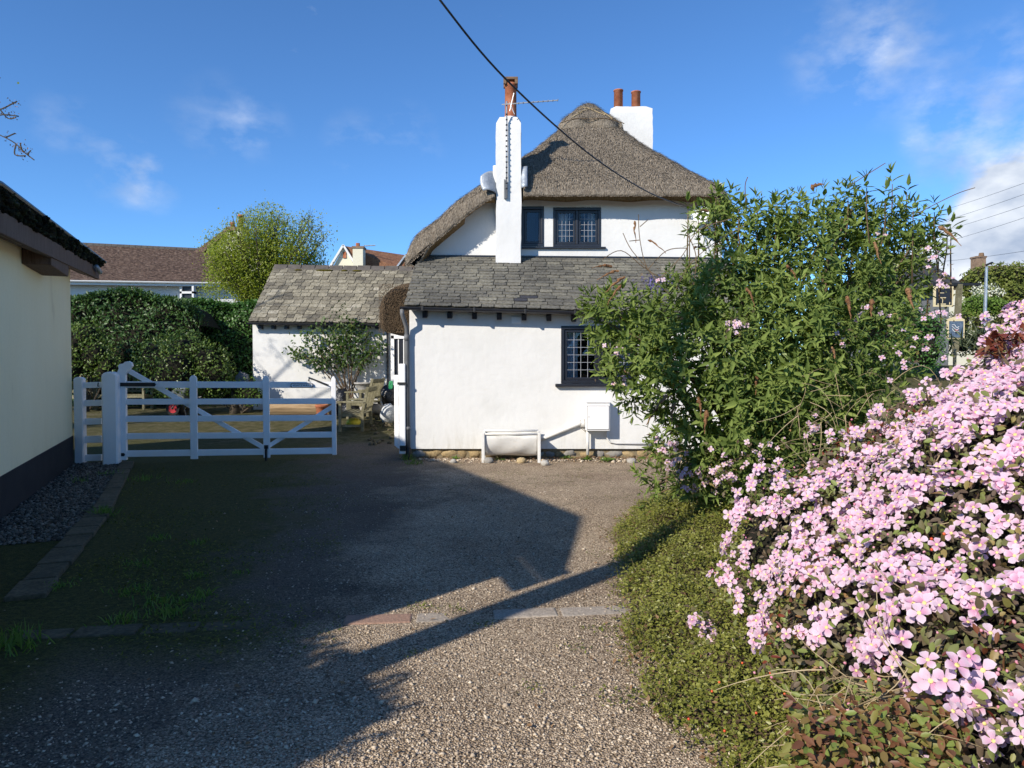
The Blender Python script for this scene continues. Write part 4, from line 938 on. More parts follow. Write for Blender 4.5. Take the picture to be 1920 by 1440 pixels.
# ================================================================== TV AERIAL on the front chimney
ae = thing('tv_aerial', at(950, 372, CYF-.03), 'thin metal television aerial strapped to the front chimney', 'aerial')
m = MB(); p0, p1 = at(950, 372, CYF-.05), at(950, 190, CYF-.05); m.tube([p0, p1], .016, 8); m.build('mast', 'grey_metal', ae, smooth=True)
m = MB()  # dark ticks stand in for the striped shading on the mast
for i in range(15):
    p = p0+(p1-p0)*(.1+.82*i/15); m.box(p.x-.02, p.x+.02, p.y-.022, p.y+.0, p.z-.012, p.z+.012)
m.build('mast_shading', 'black_iron', ae)
m = MB(); m.box(p0.x-.05, p0.x-.02, CYF-.06, CYF-.005, p0.z, p0.z+.36); m.build('wall_bracket', 'grey_plastic', ae)
b0, b1 = at(941, 196, CYF-.07), at(1046, 188, CYF-.3); m = MB(); m.tube([b0, b1], .011, 6); m.build('boom', 'grey_metal', ae)
for i in range(9):
    p = b0+(b1-b0)*(.30+.70*i/8); h = .05-.002*i; m = MB(); m.tube([p+Vector((0, -.08, -h*.2)), p+Vector((0, .05, 0)), p+Vector((0, .08, h))], .006, 5); m.build('element', 'grey_metal', ae)
m = MB(); p = b0+(b1-b0)*.2; m.tube([p+Vector((-.06, 0, -.14)), p+Vector((.0, 0, .12)), p+Vector((.02, 0, .2))], .009, 6); m.tube([p+Vector((-.06, 0, .02)), p+Vector((.03, 0, -.2))], .008, 6); m.build('reflector', 'grey_metal', ae)

# ================================================================== WHITE FIELD GATE
GA, GB = gnd(226, 868), gnd(626, 857); GB = Vector((GB.x, GA.y*1.043, 0)); GA = Vector((GA.x, GA.y, 0)); gdir = (GB-GA).normalized(); gnm = Vector((gdir.y, -gdir.x, 0))
gate = thing('field_gate', GA, 'white five-bar gate with a house name plate, closed across the drive', 'gate')
def gp(px, py, off=0): return on_plane(px, py, GA+gnm*off, gdir)
def board(name, pts, off, th, mat='white_paint', parent=None, bev=.006):
    m = MB(); m.prism([gp(*p, off) for p in pts], -gnm*th); return m.build(name, mat, parent or gate, bevel=bev)
c3 = lambda x, y: (120+x/5.333, 640+y/5.333)
c4 = lambda x, y: (460+x/5.333, 640+y/5.333)
board('hanging_stile', [c3(*p) for p in ((543, 1190), (622, 1188), (613, 330), (655, 278), (682, 246), (672, 214), (642, 198), (607, 206), (588, 222), (556, 226), (538, 246), (546, 272), (527, 318))], .04, .08)
L_, R_ = [(715, 727.3), (748, 759), (780, 791.5), (812.5, 824), (845, 857)], [(716, 727.5), (747, 757.5), (778, 789), (809.7, 820.5), (839.7, 851)]
for (a, b), (c, d) in zip(L_, R_):
    board('rail', [(233, b), (625, d), (625, c), (233, a)], .018, .034)
board('brace', [(240, 700), (243, 691), (500, 838), (497, 846)], -.018, .03); board('brace', [(500, 843), (500, 834), (623, 758), (623, 768)], -.018, .03)
for xa, xb, y0, y1 in ((355, 368.4, 703.5, 861), (492, 504.2, 704, 858.5), (620.8, 629.2, 705, 853)):
    xm_ = (xa+xb)/2; board('upright', [(xa+2, y1), (xb+2, y1), (xb, y0+6), (xb-2.5, y0+1.5), (xm_, y0), (xa+2.5, y0+1.5), (xa, y0+6)], .045, .05)
board('strap_hinge', [(218, 724.5), (290, 724.5), (292.5, 721), (290, 717.5), (218, 717.5)], .052, .008, 'black_iron', bev=.002); board('strap_hinge', [(218, 856), (232.5, 855.5), (234.5, 852.5), (232.5, 849.5), (218, 850)], .052, .008, 'black_iron', bev=.002)
m = MB(); m.tube([gp(579, 715, .03), gp(579.5, 709.5, .03), gp(584, 710, .03), gp(616, 722.5, .06)], .014, 6); m.build('latch_handle', 'black_iron', gate)
m = MB(); m.tube([gp(499, 842, .07), gp(499, 864, .07)], .022, 6); m.box(gp(499, 850, .07).x-.03, gp(499, 850, .07).x+.03, gp(499, 850, .07).y-.01, gp(499, 850, .07).y+.02, .2, .26); m.build('drop_bolt', 'black_iron', gate)
# name plate
p0, p1 = gp(545.5, 727, .02), gp(587.3, 718, .02); W_, H_ = (Vector((p1.x, p1.y, 0))-Vector((p0.x, p0.y, 0))).length, p1.z-p0.z
pcn = (p0+p1)/2
def rrect(w, h, r, n=5):
    P = []
    for cx, cy, a0 in ((w/2-r, h/2-r, 0), (-w/2+r, h/2-r, 90), (-w/2+r, -h/2+r, 180), (w/2-r, -h/2+r, 270)):
        for i in range(n+1): a = R(a0+90*i/n); P.append((cx+r*math.cos(a), cy+r*math.sin(a)))
    return P
def plate(w, h, r, off, th, mat, parent, name):
    m = MB(); m.prism([pcn+gdir*x+Vector((0, 0, y))+gnm*off for x, y in rrect(w, h, r)], -gnm*th); return m.build(name, mat, parent)
npl = plate(W_, H_, .028, .026, .012, 'ink', gate, 'name_plate'); plate(W_*.94, H_*.76, .022, .0285, .004, 'white_paint', npl, 'plate_face')
def text_mesh(s, size, origin, xdir, zdir, nrm_, mat, parent, name, extrude=.001, spacing=1.0):
    cu = bpy.data.curves.new('lettering', 'FONT'); cu.body = s; cu.size = size; cu.align_x = 'CENTER'; cu.align_y = 'CENTER'; cu.extrude = extrude; cu.space_character = spacing; cu.offset = 0
    to = bpy.data.objects.new('lettering', cu); COL.objects.link(to); dg = bpy.context.evaluated_depsgraph_get(); me = bpy.data.meshes.new_from_object(to.evaluated_get(dg)); bpy.data.objects.remove(to, do_unlink=True)
    me.materials.clear(); me.materials.append(MATS[mat]); o = link(name, me, parent); x, z, nn = Vector(xdir).normalized(), Vector(zdir).normalized(), Vector(nrm_).normalized(); org = Vector(origin)-ORG[parent]
    o.matrix_basis = Matrix(((x.x, z.x, nn.x, org.x), (x.y, z.y, nn.y, org.y), (x.z, z.z, nn.z, org.z), (0, 0, 0, 1))); return o
text_mesh('WHITEWAYS', H_*.60, pcn+gnm*.0305, gdir, (0, 0, 1), gnm, 'ink', npl, 'lettering', spacing=1.08)

def round_post(name, c, w, d, z0, z1, mat, parent=None, ax=gdir, ch=.03):
    ax = Vector(ax).normalized(); ay = Vector((-ax.y, ax.x, 0)); prof = []
    for i in range(9): a = math.pi*i/8; prof.append((-w/2*math.cos(a), z1-w*.32+w*.32*math.sin(a)))
    pts = [(-w/2, z0)]+prof+[(w/2, z0)]; m = MB(); m.prism([Vector(c)+ax*x-ay*d/2+Vector((0, 0, z)) for x, z in pts], ay*d); return m.build(name, mat, parent, bevel=ch, seg=1)
c = gnd(202, 872); zt = at(202, 697, c.y).z; gpw = (at(217.5, 800, c.y).x-at(186, 800, c.y).x)
o = round_post('gate_post', c+Vector((0, gpw/2, 0)), gpw*.86, gpw*.86, -.1, zt, 'white_paint', ax=(1, .22, 0), ch=.022)
tag(o, 'thick white square gate post with rounded top holding the gate hinges', 'gate post')
fp = thing('fence_panel', gnd(147, 869), 'short white five-rail fence panel between garage and gate post', 'fence')
c = gnd(147, 869); zt = at(147, 707, c.y).z; pw = at(155, 800, c.y).x-at(139, 800, c.y).x
round_post('post', c+Vector((0, pw/2, 0)), pw, pw, -.1, zt, 'white_paint', fp, ax=(1, .1, 0), ch=.012)
fY = c.y+.06; cP = Vector((c.x, fY, 0))
for (a, b) in ((717, 728), (750.6, 762), (785, 796.6), (818, 831), (853, 865)):
    A_, B_ = at(152, b, fY), at(190, b-1, fY+.05); m = MB(); hh = (b-a)*fY/F; m.prism([A_, B_, B_+Vector((0, 0, hh)), A_+Vector((0, 0, hh))], (0, .035, 0)); m.build('rail', 'white_paint', fp, bevel=.005)
m = MB(); p = at(186, 724, fY-.05); m.tube([p, p+Vector((.01, -.06, .0)), p+Vector((.02, -.06, .06))], .008, 5); m.build('hook', 'black_iron', fp)

# open hand gate standing against the cottage corner
hg = thing('hand_gate', gnd(752, 838), 'white wooden hand gate standing open at the cottage corner', 'gate')
hY = 12.15; a, b = at(748.5, 800, hY), at(760, 800, hY)
m = MB(); m.box(a.x, b.x, hY, hY+.08, .10, at(754, 682, hY).z); m.build('hanging_stile', 'white_paint', hg, bevel=.012)
a2 = at(740, 800, 12.9)
zt2 = at(744, 703, 12.9).z
m = MB(); m.prism([Vector((a2.x, 12.86, .16)), Vector((a2.x+.085, 12.86, .16)), Vector((a2.x+.085, 12.86, zt2)), Vector((a2.x, 12.86, zt2))], (0, .07, 0)); m.build('closing_stile', 'white_paint', hg, bevel=.008)
for i, z in enumerate((.2, .52, .84, 1.12)):
    m = MB(); m.beam((a.x+.03, hY+.07, z), (a2.x+.05, 12.9, z), .03, .1); m.build('rail', 'white_paint', hg, bevel=.005)
for i in range(5):
    t = (i+.7)/5.6; x = a.x+.03+(a2.x+.05-a.x-.03)*t; y = hY+.08+(12.86-hY-.08)*t; m = MB(); m.box(x-.05, x-.03, y-.055, y+.055, .18, 1.24+.0*i); m.build('pale', 'white_paint', hg, bevel=.004)
m = MB(); p = at(745, 719, hY-.01); m.box(p.x, p.x+.15, hY-.02, hY+.0, p.z-.02, p.z+.02); m.build('latch', 'black_iron', hg)
m = MB(); p = at(750, 840, hY-.01); m.box(p.x, p.x+.1, hY-.03, hY+.04, p.z-.05, p.z+.04); m.build('bottom_hinge', 'black_iron', hg)

# ================================================================== AGAINST THE COTTAGE WALL
tr = thing('feed_trough', gnd(957, 868), 'white half-round metal trough on four legs against the cottage wall', 'trough')
ty0, ty1 = 11.78, 12.20; tx0, tx1 = at(906, 840, ty0).x, at(1011, 840, ty0).x; tzt, tzb = at(957, 815, ty0).z, at(957, 858, ty0).z+.01
n = 14; V = []; nxx = 24
cyy, czz = (ty0+ty1)/2, tzt; ry, rz_ = (ty1-ty0)/2, tzt-tzb
for i in range(nxx+1):
    x = tx0+.02+(tx1-tx0-.04)*i/nxx
    for j in range(n+1):
        a = math.pi+math.pi*j/n; V.append((x, cyy+ry*math.cos(a)+.006*math.sin(x*13+j), czz+rz_*math.sin(a)*(1-.08*abs(math.cos(a)))+.006*math.sin(x*9+j*1.3)))
Qd = [(i*(n+1)+j, i*(n+1)+j+1, (i+1)*(n+1)+j+1, (i+1)*(n+1)+j) for i in range(nxx) for j in range(n)]
o = obj_np('basin', V, tr, ('old_white',), True, quads=np.array(Qd)); o.modifiers.new('s', 'SOLIDIFY').thickness = .012
for x in (tx0+.02, tx1-.02):
    m = MB(); m.prism([(x-.006, cyy+ry*math.cos(math.pi+math.pi*j/n), czz+rz_*math.sin(math.pi+math.pi*j/n)) for j in range(n+1)], (.012, 0, 0)); m.build('end_plate', 'old_white', tr)
for x in (tx0, tx1):
    for y in (ty0-.01, ty1-.03):
        m = MB(); m.box(x-.025, x+.025, y-.02, y+.02, 0, tzt+.03); m.build('leg', 'old_white', tr, bevel=.008)
m = MB(); m.tube([(tx0, ty0-.005, tzt+.01), (tx1, ty0-.005, tzt+.01)], .016, 8); m.tube([(tx0, ty1-.02, tzt+.03), (tx1, ty1-.02, tzt+.03)], .018, 8); m.build('rim', 'old_white', tr, smooth=True)

mb_ = thing('meter_box', at(1122, 808, YF), 'white meter cupboard fixed to the cottage wall below the window', 'meter box')
my = YF-.22; bx0, bx1, bz0, bz1 = at(1099, 780, my).x, at(1144, 780, my).x, at(1120, 808, my).z, at(1120, 755, my).z
m = MB(); m.box(bx0, bx1, my, YF, bz0, bz1); m.build('cabinet', 'white_paint', mb_, bevel=.012)
m = MB(); m.box(bx0+.022, bx1-.022, my-.012, my-.002, bz0+.03, bz1-.06); dd = m.build('cabinet_door', 'white_paint', mb_, bevel=.005)
m = MB(); m.box(bx0+.014, bx1-.014, my-.005, my+.001, bz0+.022, bz1-.052); m.build('door_gap', 'grey_plastic', mb_)  # dark frame stands in for the shaded gap round the cabinet door
m = MB(); m.tube([(bx0+.045, my-.02, (bz0+bz1)/2), (bx0+.045, my-.008, (bz0+bz1)/2)], .008, 8); m.build('lock', 'grey_plastic', dd)
m = MB(); m.box(bx0-.006, bx1+.006, my-.02, YF, bz1, bz1+.018); m.build('cabinet_hood', 'white_paint', mb_, bevel=.005)
m = MB(); m.tube([(bx0+.04, my+.11, bz0+.02), (bx0+.04, my+.11, .08)], .026, 8); m.build('inlet_pipe', 'old_white', mb_, smooth=True)
m = MB(); q_ = at(1138, 808, YF-.03); m.tube([q_, q_+Vector((0, 0, -.12)), q_+Vector((.05, 0, -.19)), at(1155, 831, YF-.03), at(1250, 833, YF-.03)], .013, 6); m.build('outlet_pipe', 'old_white', mb_, smooth=True)
wp_ = thing('waste_pipe', at(1013, 830, YF), 'white waste pipe sloping along the wall from meter cupboard to trough', 'pipe')
m = MB(); m.tube([at(1090, 793, YF-.045), at(1080, 797, YF-.045), at(1010, 825, YF-.045)], .036, 10); m.build('pipe', 'old_white', wp_, smooth=True)
m = MB(); m.tube([at(1093, 800, YF-.04), at(1093, 786, YF-.04)], .045, 10); m.build('pipe_boss', 'old_white', wp_, smooth=True)
m = MB(); p = at(1095, 792, YF-.06); m.tube([p+Vector((-.06, 0, .03)), p+Vector((0, -.02, .05)), p+Vector((.02, 0, -.02)), p+Vector((-.05, -.02, -.1)), p+Vector((.02, -.02, -.15))], .006, 5); m.build('wire_tie', 'twig_brown', wp_)
# loose stones at the foot of the wall
whe = ['flat stone lying below the trough', 'rounded stone under the middle of the trough', 'stone beside the right leg of the trough', 'pale stone under the meter cupboard', 'low tan stone right of the meter cupboard', 'grey stone half buried by the wall pipe', 'small stone left of the trough']
for k, (px, py, r, mt) in enumerate(((916, 866, .13, 'stone_grey'), (978, 866, .13, 'stone_tan'), (1022, 870, .12, 'stone_grey'), (1122, 853, .17, 'stone_grey'), (1172, 852, .2, 'stone_tan'), (1185, 866, .12, 'stone_grey'), (850, 866, .10, 'stone_grey'))):
    g = gnd(px, py+3); m = MB(); lump(m, g+Vector((0, r*.4, r*.25)), (r*.62, r*.5, r*.45 if px != 1122 else r*.62), k+9, 7, 11, .3); tag(m.build('wall_stone', mt, smooth=True), whe[k], 'stone', 'loose stones at the foot of the wall')

# ================================================================== BENCHES
def make_bench(L=1.35):
    """bench along +X, facing -Y, origin at the middle of its footprint"""
    b = thing('garden_bench', (0, 0, 0), 'x', 'bench', 'weathered garden benches')
    D = .56
    for s in (-1, 1):
        x = s*(L/2-.03)
        m = MB(); m.box(x-.03, x+.03, -D/2, -D/2+.06, 0, .64); m.build('leg', 'timber_grey', b, bevel=.006)
        m = MB(); m.prism([(x-.03, D/2-.07, 0), (x-.03, D/2, 0), (x-.03, D/2-.01, .42), (x-.03, D/2+.12, .98), (x-.03, D/2+.06, .99), (x-.03, D/2-.075, .42)], (.06, 0, 0)); m.build('leg', 'timber_grey', b, bevel=.006)
        m = MB(); m.prism([(x-.045, -D/2-.04, .635), (x-.045, -D/2-.04, .665), (x-.045, -.05, .68), (x-.045, D/2+.02, .665), (x-.045, D/2+.02, .635)], (.09, 0, 0)); m.build('armrest', 'timber_grey', b, bevel=.008)
        m = MB(); m.box(x-.02, x+.02, -D/2+.06, D/2-.06, .33, .40); m.box(x-.02, x+.02, -D/2+.06, D/2-.06, .10, .15); m.build('side_rail', 'timber_grey', b)
    for i in range(6):
        y = -D/2+.02+i*.088; m = MB(); m.box(-L/2+.005, L/2-.005, y, y+.065, .405-.008*i, .427-.008*i); m.build('seat_slat', 'timber_grey', b, bevel=.004)
    m = MB(); m.box(-L/2+.06, L/2-.06, -D/2+.01, -D/2+.05, .33, .4); m.build('front_rail', 'timber_grey', b)
    up = Vector((0, .13, .56)).normalized(); c0 = Vector((0, D/2-.02, .42))
    m = MB(); p = c0+up*.52; m.beam(p-Vector((L/2-.06, 0, 0)), p+Vector((L/2-.06, 0, 0)), .04, .085); m.build('top_rail', 'timber_grey', b, bevel=.01)
    m = MB(); p = c0+up*.08; m.beam(p-Vector((L/2-.06, 0, 0)), p+Vector((L/2-.06, 0, 0)), .035, .06); m.build('lower_rail', 'timber_grey', b)
    for i in range(11):
        x = -L/2+.14+i*(L-.28)/10; m = MB(); m.beam(Vector((x, c0.y, c0.z))+up*.1, Vector((x, c0.y, c0.z))+up*.49, .055, .016, up=(1, 0, 0)); m.build('back_slat', 'timber_grey', b)
    return b
def copy_thing(src, loc, rz, label):
    r = src.copy(); COL.objects.link(r); r.location = loc; r.rotation_euler = (0, 0, rz); r['label'] = label
    for ch_ in list(src.children):
        c = ch_.copy(); COL.objects.link(c); c.parent = r
        for g in list(ch_.children):
            d = g.copy(); COL.objects.link(d); d.parent = c
    return r
bn_ = make_bench()
def bench_at(px, py, Y, rz): p = at(px, py, Y); p.z = float(gz(p.x, p.y)); return p
pb1 = bench_at(668, 815, 16.55, 0); bn_.location = pb1; bn_.rotation_euler = (0, 0, R(-87)); bn_['label'] = 'weathered bench seen end on, nearest of the pair by the hand gate'
p = bench_at(683, 800, 18.15, 0); copy_thing(bn_, p, R(-92), 'weathered bench behind the nearest one, in front of the stone planter')
p = bench_at(232, 770, 19.6, 0); copy_thing(bn_, p, R(3), 'bench under the hedge, seen through the gate beside its hinges')
p = bench_at(128, 770, 19.4, 0); copy_thing(bn_, p, R(-4), 'bench under the hedge, seen through the short fence panel')

# ================================================================== CLUTTER behind the gate
def pt(px, Y): X = (px-960)/F*Y; return Vector((X, Y, float(gz(X, Y))))
def single(name, mb, mat, label, cat, smooth=True, group=None, bevel=0): return tag(mb.build(name, mat, smooth=smooth, bevel=bevel), label, cat, group)
c = pt(560, 18.3); m = MB(); hw = .80
prof = [(math.cos(t)*.24*(1+.06*math.sin(3*t)), math.sin(t)*.21) for t in np.linspace(0, 2*math.pi, 15)[:-1]]
m.prism([(c.x-hw, c.y+a, c.z+.22+b) for a, b in prof], (2*hw, 0, 0)); single('cut_log', m, 'log_wood', 'long cut log lying in front of the white outbuilding wall', 'log', smooth=False)
c = pt(603, 17.7); m = MB(); z0 = .22
m.lathe([(.10, 0), (.13, .14), (.145, .30), (.165, .31), (.165, .37), (.14, .37), (.125, .30)], c+Vector((0, 0, .02)), 16); single('terracotta_pot', m, 'terracotta', 'small terracotta pot beside the cut log', 'pot')
c = pt(683, 18.95); 
sp = thing('stone_planter', c, 'wide stone bowl planter on a stem behind the benches', 'planter')
m = MB(); zt = at(683, 717, 18.95).z-c.z; m.lathe([(.14, zt-.27), (.19, zt-.15), (.23, zt-.05), (.27, zt-.04), (.27, zt), (.22, zt), (.2, zt-.06)], c, 18); m.build('bowl', 'stone_grey', sp, smooth=True)
m = MB(); m.lathe([(.2, 0), (.2, .08), (.12, .14), (.10, zt-.32), (.15, zt-.26)], c, 14); m.build('stem', 'stone_grey', sp, smooth=True)
for k, (px, Y, r, mt, z, lab) in enumerate(((640, 18.7, (.24, .2, .36), 'bag_black', .3, 'tall black rubbish sack behind the gate end'), (657, 18.2, (.25, .2, .19), 'bag_black', .17, 'low black rubbish sack between the gate end and the bench'),
                                      (727, 17.4, (.19, .2, .24), 'bag_white', .2, 'crumpled white sack beside the hand gate'), (731, 18.1, (.24, .2, .28), 'bag_black', .55, 'black sack piled above the white sack by the door'), (662, 16.6, (.17, .25, .10), 'bag_yellow', .14, 'yellow plastic bag under the nearest bench'))):
    c = pt(px, Y); m = MB(); lump(m, c+Vector((0, 0, z)), r, k+31, 9, 16, .2); single('sack', m, mt, lab, 'sack', group='sacks and bags in the yard')
c = pt(736, 17.9); m = MB()
for k in range(7): t = k*.9; m.tube([at(733+3*math.sin(t+j*.7), 722+7*math.cos(t*1.3+j*.6), 17.7) for j in range(6)], .02, 5)
single('garden_hose', m, 'green_plastic', 'bright green hose heaped beside the hand gate', 'hose')
c = pt(655, 18.6); m = MB(); lump(m, c+Vector((.55, .15, .12)), (.4, .3, .16), 3, 7, 12, .3); single('rubble_heap', m, 'stone_grey', 'heap of pale rubble behind the benches', 'rubble')
m = MB()
for k in range(70):
    px, py = random.uniform(690, 742), random.uniform(770, 835); g = gnd(px, py); g.z = float(gz(g.x, g.y)); lump(m, g+Vector((0, 0, .02)), (random.uniform(.02, .07), random.uniform(.02, .06), random.uniform(.015, .05)), k, 5, 7, .3)
tag(m.build('rubble', 'kerb_stone', smooth=True), 'scattered broken stones between bench and hand gate', 'rubble', kind='stuff')
# wheelbarrow
wb = thing('wheelbarrow', pt(338, 18.4), 'grey wheelbarrow with a red wheel under the hedge', 'wheelbarrow')
c = at(325, 766, 18.3); m = MB(); n = 16
def wheel(mb, c, r, w, ri=0):
    V = []
    for k in range(n):
        a = 2*math.pi*k/n
        for rr, yy_ in ((r, -w/2), (r, w/2), (ri, w/2), (ri, -w/2)): V.append(c+Vector((rr*math.cos(a), yy_, rr*math.sin(a))))
    mb.add(V, [(4*k+i, 4*((k+1) % n)+i, 4*((k+1) % n)+(i+1) % 4, 4*k+(i+1) % 4) for k in range(n) for i in range(4)])
wheel(m, c, .17, .08, .115); whl = m.build('tyre', 'rubber', wb); m = MB(); wheel(m, c, .114, .06, .025); m.build('wheel_rim', 'red_paint', wb)
m = MB(); a0, a1 = at(317, 728, 18.4), at(360, 728, 18.4); zb = at(330, 752, 18.4).z
m.hexa([(a0.x+.1, 18.25, zb), (a1.x-.15, 18.25, zb), (a1.x-.15, 18.65, zb), (a0.x+.1, 18.65, zb), (a0.x, 18.1, a0.z), (a1.x, 18.1, a0.z+.04), (a1.x, 18.8, a0.z+.04), (a0.x, 18.8, a0.z)]); m.f.pop(1) if False else None
m.build('tray', 'galvanised', wb, bevel=.03)
m = MB(); m.tube([c+Vector((0, -.1, 0)), Vector((a0.x+.3, 18.2, zb-.02)), Vector((a1.x+.35, 18.15, zb+.12))], .018, 6); m.tube([c+Vector((0, .1, 0)), Vector((a0.x+.3, 18.7, zb-.02)), Vector((a1.x+.35, 18.75, zb+.12))], .018, 6)
for y in (18.2, 18.7): m.tube([(a1.x-.15, y, zb), (a1.x-.05, y, float(gz(a1.x, y)))], .018, 6)
m.build('wheelbarrow_frame', 'black_iron', wb)
c = pt(456, 18.95); m = MB(); lump(m, Vector((c.x, c.y, .85)), (.24, .22, .55), 18, 9, 13, .28)
single('boulder', m, 'stone_grey', 'pale boulder on the rockery by the outbuilding corner', 'boulder', smooth=True)

# ================================================================== BUDDLEIA
def lobe(px, py, r, Y, sy=.85, sz=1.0): c = at(px, py, Y); k = r*Y/F; return (c.x, c.y, c.z, k, k*sy, k*sz)
BL = [lobe(*a) for a in ((1510, 540, 125, 7.2), (1630, 500, 92, 7.4), (1415, 485, 82, 7.2), (1370, 570, 82, 6.9), (1275, 620, 78, 6.9), (1180, 620, 66, 7.0), (1130, 600, 36, 7.1), (1215, 700, 70, 6.7),
      (1330, 700, 120, 6.6), (1480, 680, 138, 6.6), (1605, 650, 95, 6.9), (1675, 560, 50, 7.2), (1400, 790, 95, 6.4), (1520, 770, 90, 6.6), (1290, 830, 62, 6.8), (1340, 890, 60, 6.6), (1240, 900, 36, 7.2), (1440, 880, 50, 6.3), (1600, 760, 70, 6.6), (1275, 540, 26, 7.2), (1335, 420, 30, 7.3), (1355, 395, 24, 7.4), (1480, 415, 30, 7.3), (1600, 410, 36, 7.3), (1570, 395, 22, 7.3), (1690, 455, 50, 7.3), (1745, 440, 22, 7.3))]
bud = thing('buddleia_shrub', (2.75, 7.2, 0), 'tall green buddleia shrub hiding the right of the cottage', 'shrub')
q = np.random.default_rng(4)
def shoots(P, D, n_pairs, L, q, Lleaf, droop=.35, vary=False):
    """opposite leaf pairs along short shoots; returns leaf points, directions, ups, lengths"""
    n = len(P); D = norm(D); D, S, U = frames(D, rdirs(n, q)); out = []; Lleaf = Lleaf*(q.uniform(.55, 1.3, n) if vary else np.ones(n))
    for k in range(n_pairs):
        t = (k+.4)/n_pairs; base = P+D*(L*t)[:, None]; ang = (k % 2)*math.pi/2; f = .55+.45*math.sin(math.pi*min(1, (1-t)*1.15+.1)); 
        ax = S*math.cos(ang)+U*math.sin(ang); spread = .95-.65*t**2
        for s in (-1, 1):
            d = D*(1-spread*.75)+ax*s*spread+np.array([0, 0, -droop])*(1-t)*.9+rdirs(n, q)*.16
            out.append((base, norm(d), D+rdirs(n, q)*.2, Lleaf*f*q.uniform(.75, 1.15, n)))
    for s in (-1, 1): out.append((P+D*L[:, None]*.97, norm(D+S*s*.22), S+rdirs(n, q)*.1, Lleaf*.6*q.uniform(.7, 1.1, n)))
    return tuple(np.concatenate([o[i] for o in out]) for i in range(4))
n = 3000; P, Nn = blob_points(BL, n, .68, q)
D = Nn*.9+np.array([-.05, -.22, .42])+rdirs(n, q)*.5
ln = q.uniform(.10, .22, n)
lp, ld, lu, ll = shoots(P, D, 4, ln, q, .112, .35, True)
# individual sprays standing above the crown
SPR = [(1673, 345, .42), (1660, 372, .3), (1590, 372, .3), (1545, 372, .32), (1500, 378, .26), (1455, 385, .26), (1420, 385, .28), (1385, 392, .26), (1342, 372, .34), (1712, 395, .3), (1752, 398, .34), (1783, 432, .3), (1776, 420, .3), (1745, 455, .28), (1760, 478, .26), (1625, 352, .3), (1700, 360, .26), (1290, 388, .2), (1293, 440, .2), (1310, 400, .25), (1105, 560, .2), (1150, 545, .24), (1100, 590, .2), (1120, 640, .2), (1135, 690, .22), (1170, 745, .24), (1205, 775, .24)]
SP = np.array([at(px, py, 7.2+random.uniform(-.3, .3)) for px, py, l in SPR]); SD = np.array([(random.uniform(-.3, .3), random.uniform(-.3, .1), 1) for _ in SPR]); sl_ = np.array([l for *_, l in SPR])
a = shoots(SP-SD*sl_[:, None]*.6, SD, 5, sl_, q, .145, .25); lp, ld, lu, ll = [np.concatenate([x, y]) for x, y in zip((lp, ld, lu, ll), a)]
# inner fill
n = 5200; P2, N2 = blob_points(BL, n, .25, q); lp = np.concatenate([lp, P2]); ld = np.concatenate([ld, norm(N2*.5+rdirs(n, q))]); lu = np.concatenate([lu, np.tile([0, 0, 1.], (n, 1))+rdirs(n, q)*.5]); ll = np.concatenate([ll, q.uniform(.08, .14, n)])
front = ll/lp[:, 1]*(ld[:, 1] < .3)*(lp[:, 1] < 6.9); order = np.argsort(-front); top = np.zeros(len(lp), bool); top[order[:300]] = True
W = ll*q.uniform(.26, .37, len(ll))
leaf_parts('leaf', lp[top], ld[top], lu[top], ll[top], W[top], 'buddleia_leaf', bud)
leaves('foliage', lp[~top], ld[~top], lu[~top], ll[~top], W[~top], 'buddleia_leaf', bud)
m = MB()
base = Vector((2.75, 7.3, 0))
for i, l in enumerate(BL):
    for k in range(3):
        e = Vector(l[:3])+Vector(tuple(rdirs(1, q)[0]))*l[3]*.8; b = base+Vector((random.uniform(-.35, .35), random.uniform(-.3, .3), 0)); mid = b*.45+e*.55+Vector((random.uniform(-.15, .15), random.uniform(-.15, .15), .35))
        m.tube(smooth_path([b, mid, e], 5), [.028-.0022*j for j in range(11)], 5)
for (px, py, l), p in [z for z in zip(SPR, SP) if z[0][1] < 480]: m.tube([Vector(p)-Vector((random.uniform(-.1, .1), 0, .7)), Vector(p)-Vector((0, 0, .25)), Vector(p)], [.009, .007, .004], 5)
tag(m.build('stems', 'twig_brown', bud, smooth=True), kind='stuff')
# bare dead twigs reaching over the slates
m = MB()
def twig(mb, pts, r, Y): mb.tube(smooth_path([at(a, b, Y) for a, b in pts], 5), r, 4)
for pts in (((1262, 560), (1215, 505), (1200, 450), (1197, 402)), ((1245, 525), (1205, 500), (1165, 470), (1130, 486)), ((1262, 555), (1290, 500), (1340, 455), (1400, 420)), ((1225, 515), (1185, 470), (1168, 437)), ((1215, 505), (1250, 470), (1290, 465)), ((1300, 540), (1305, 480), (1288, 437)), ((1240, 520), (1280, 478), (1310, 432), (1370, 410)),
            ((1200, 450), (1180, 452)), ((1200, 425), (1215, 412)), ((1590, 350), (1650, 312), (1660, 306)), ((1720, 400), (1790, 365), (1828, 352)), ((1400, 395), (1397, 350), (1402, 332))): twig(m, pts, .005, 6.9)
tag(m.build('dead_twigs', 'twig_brown', bud), kind='stuff')
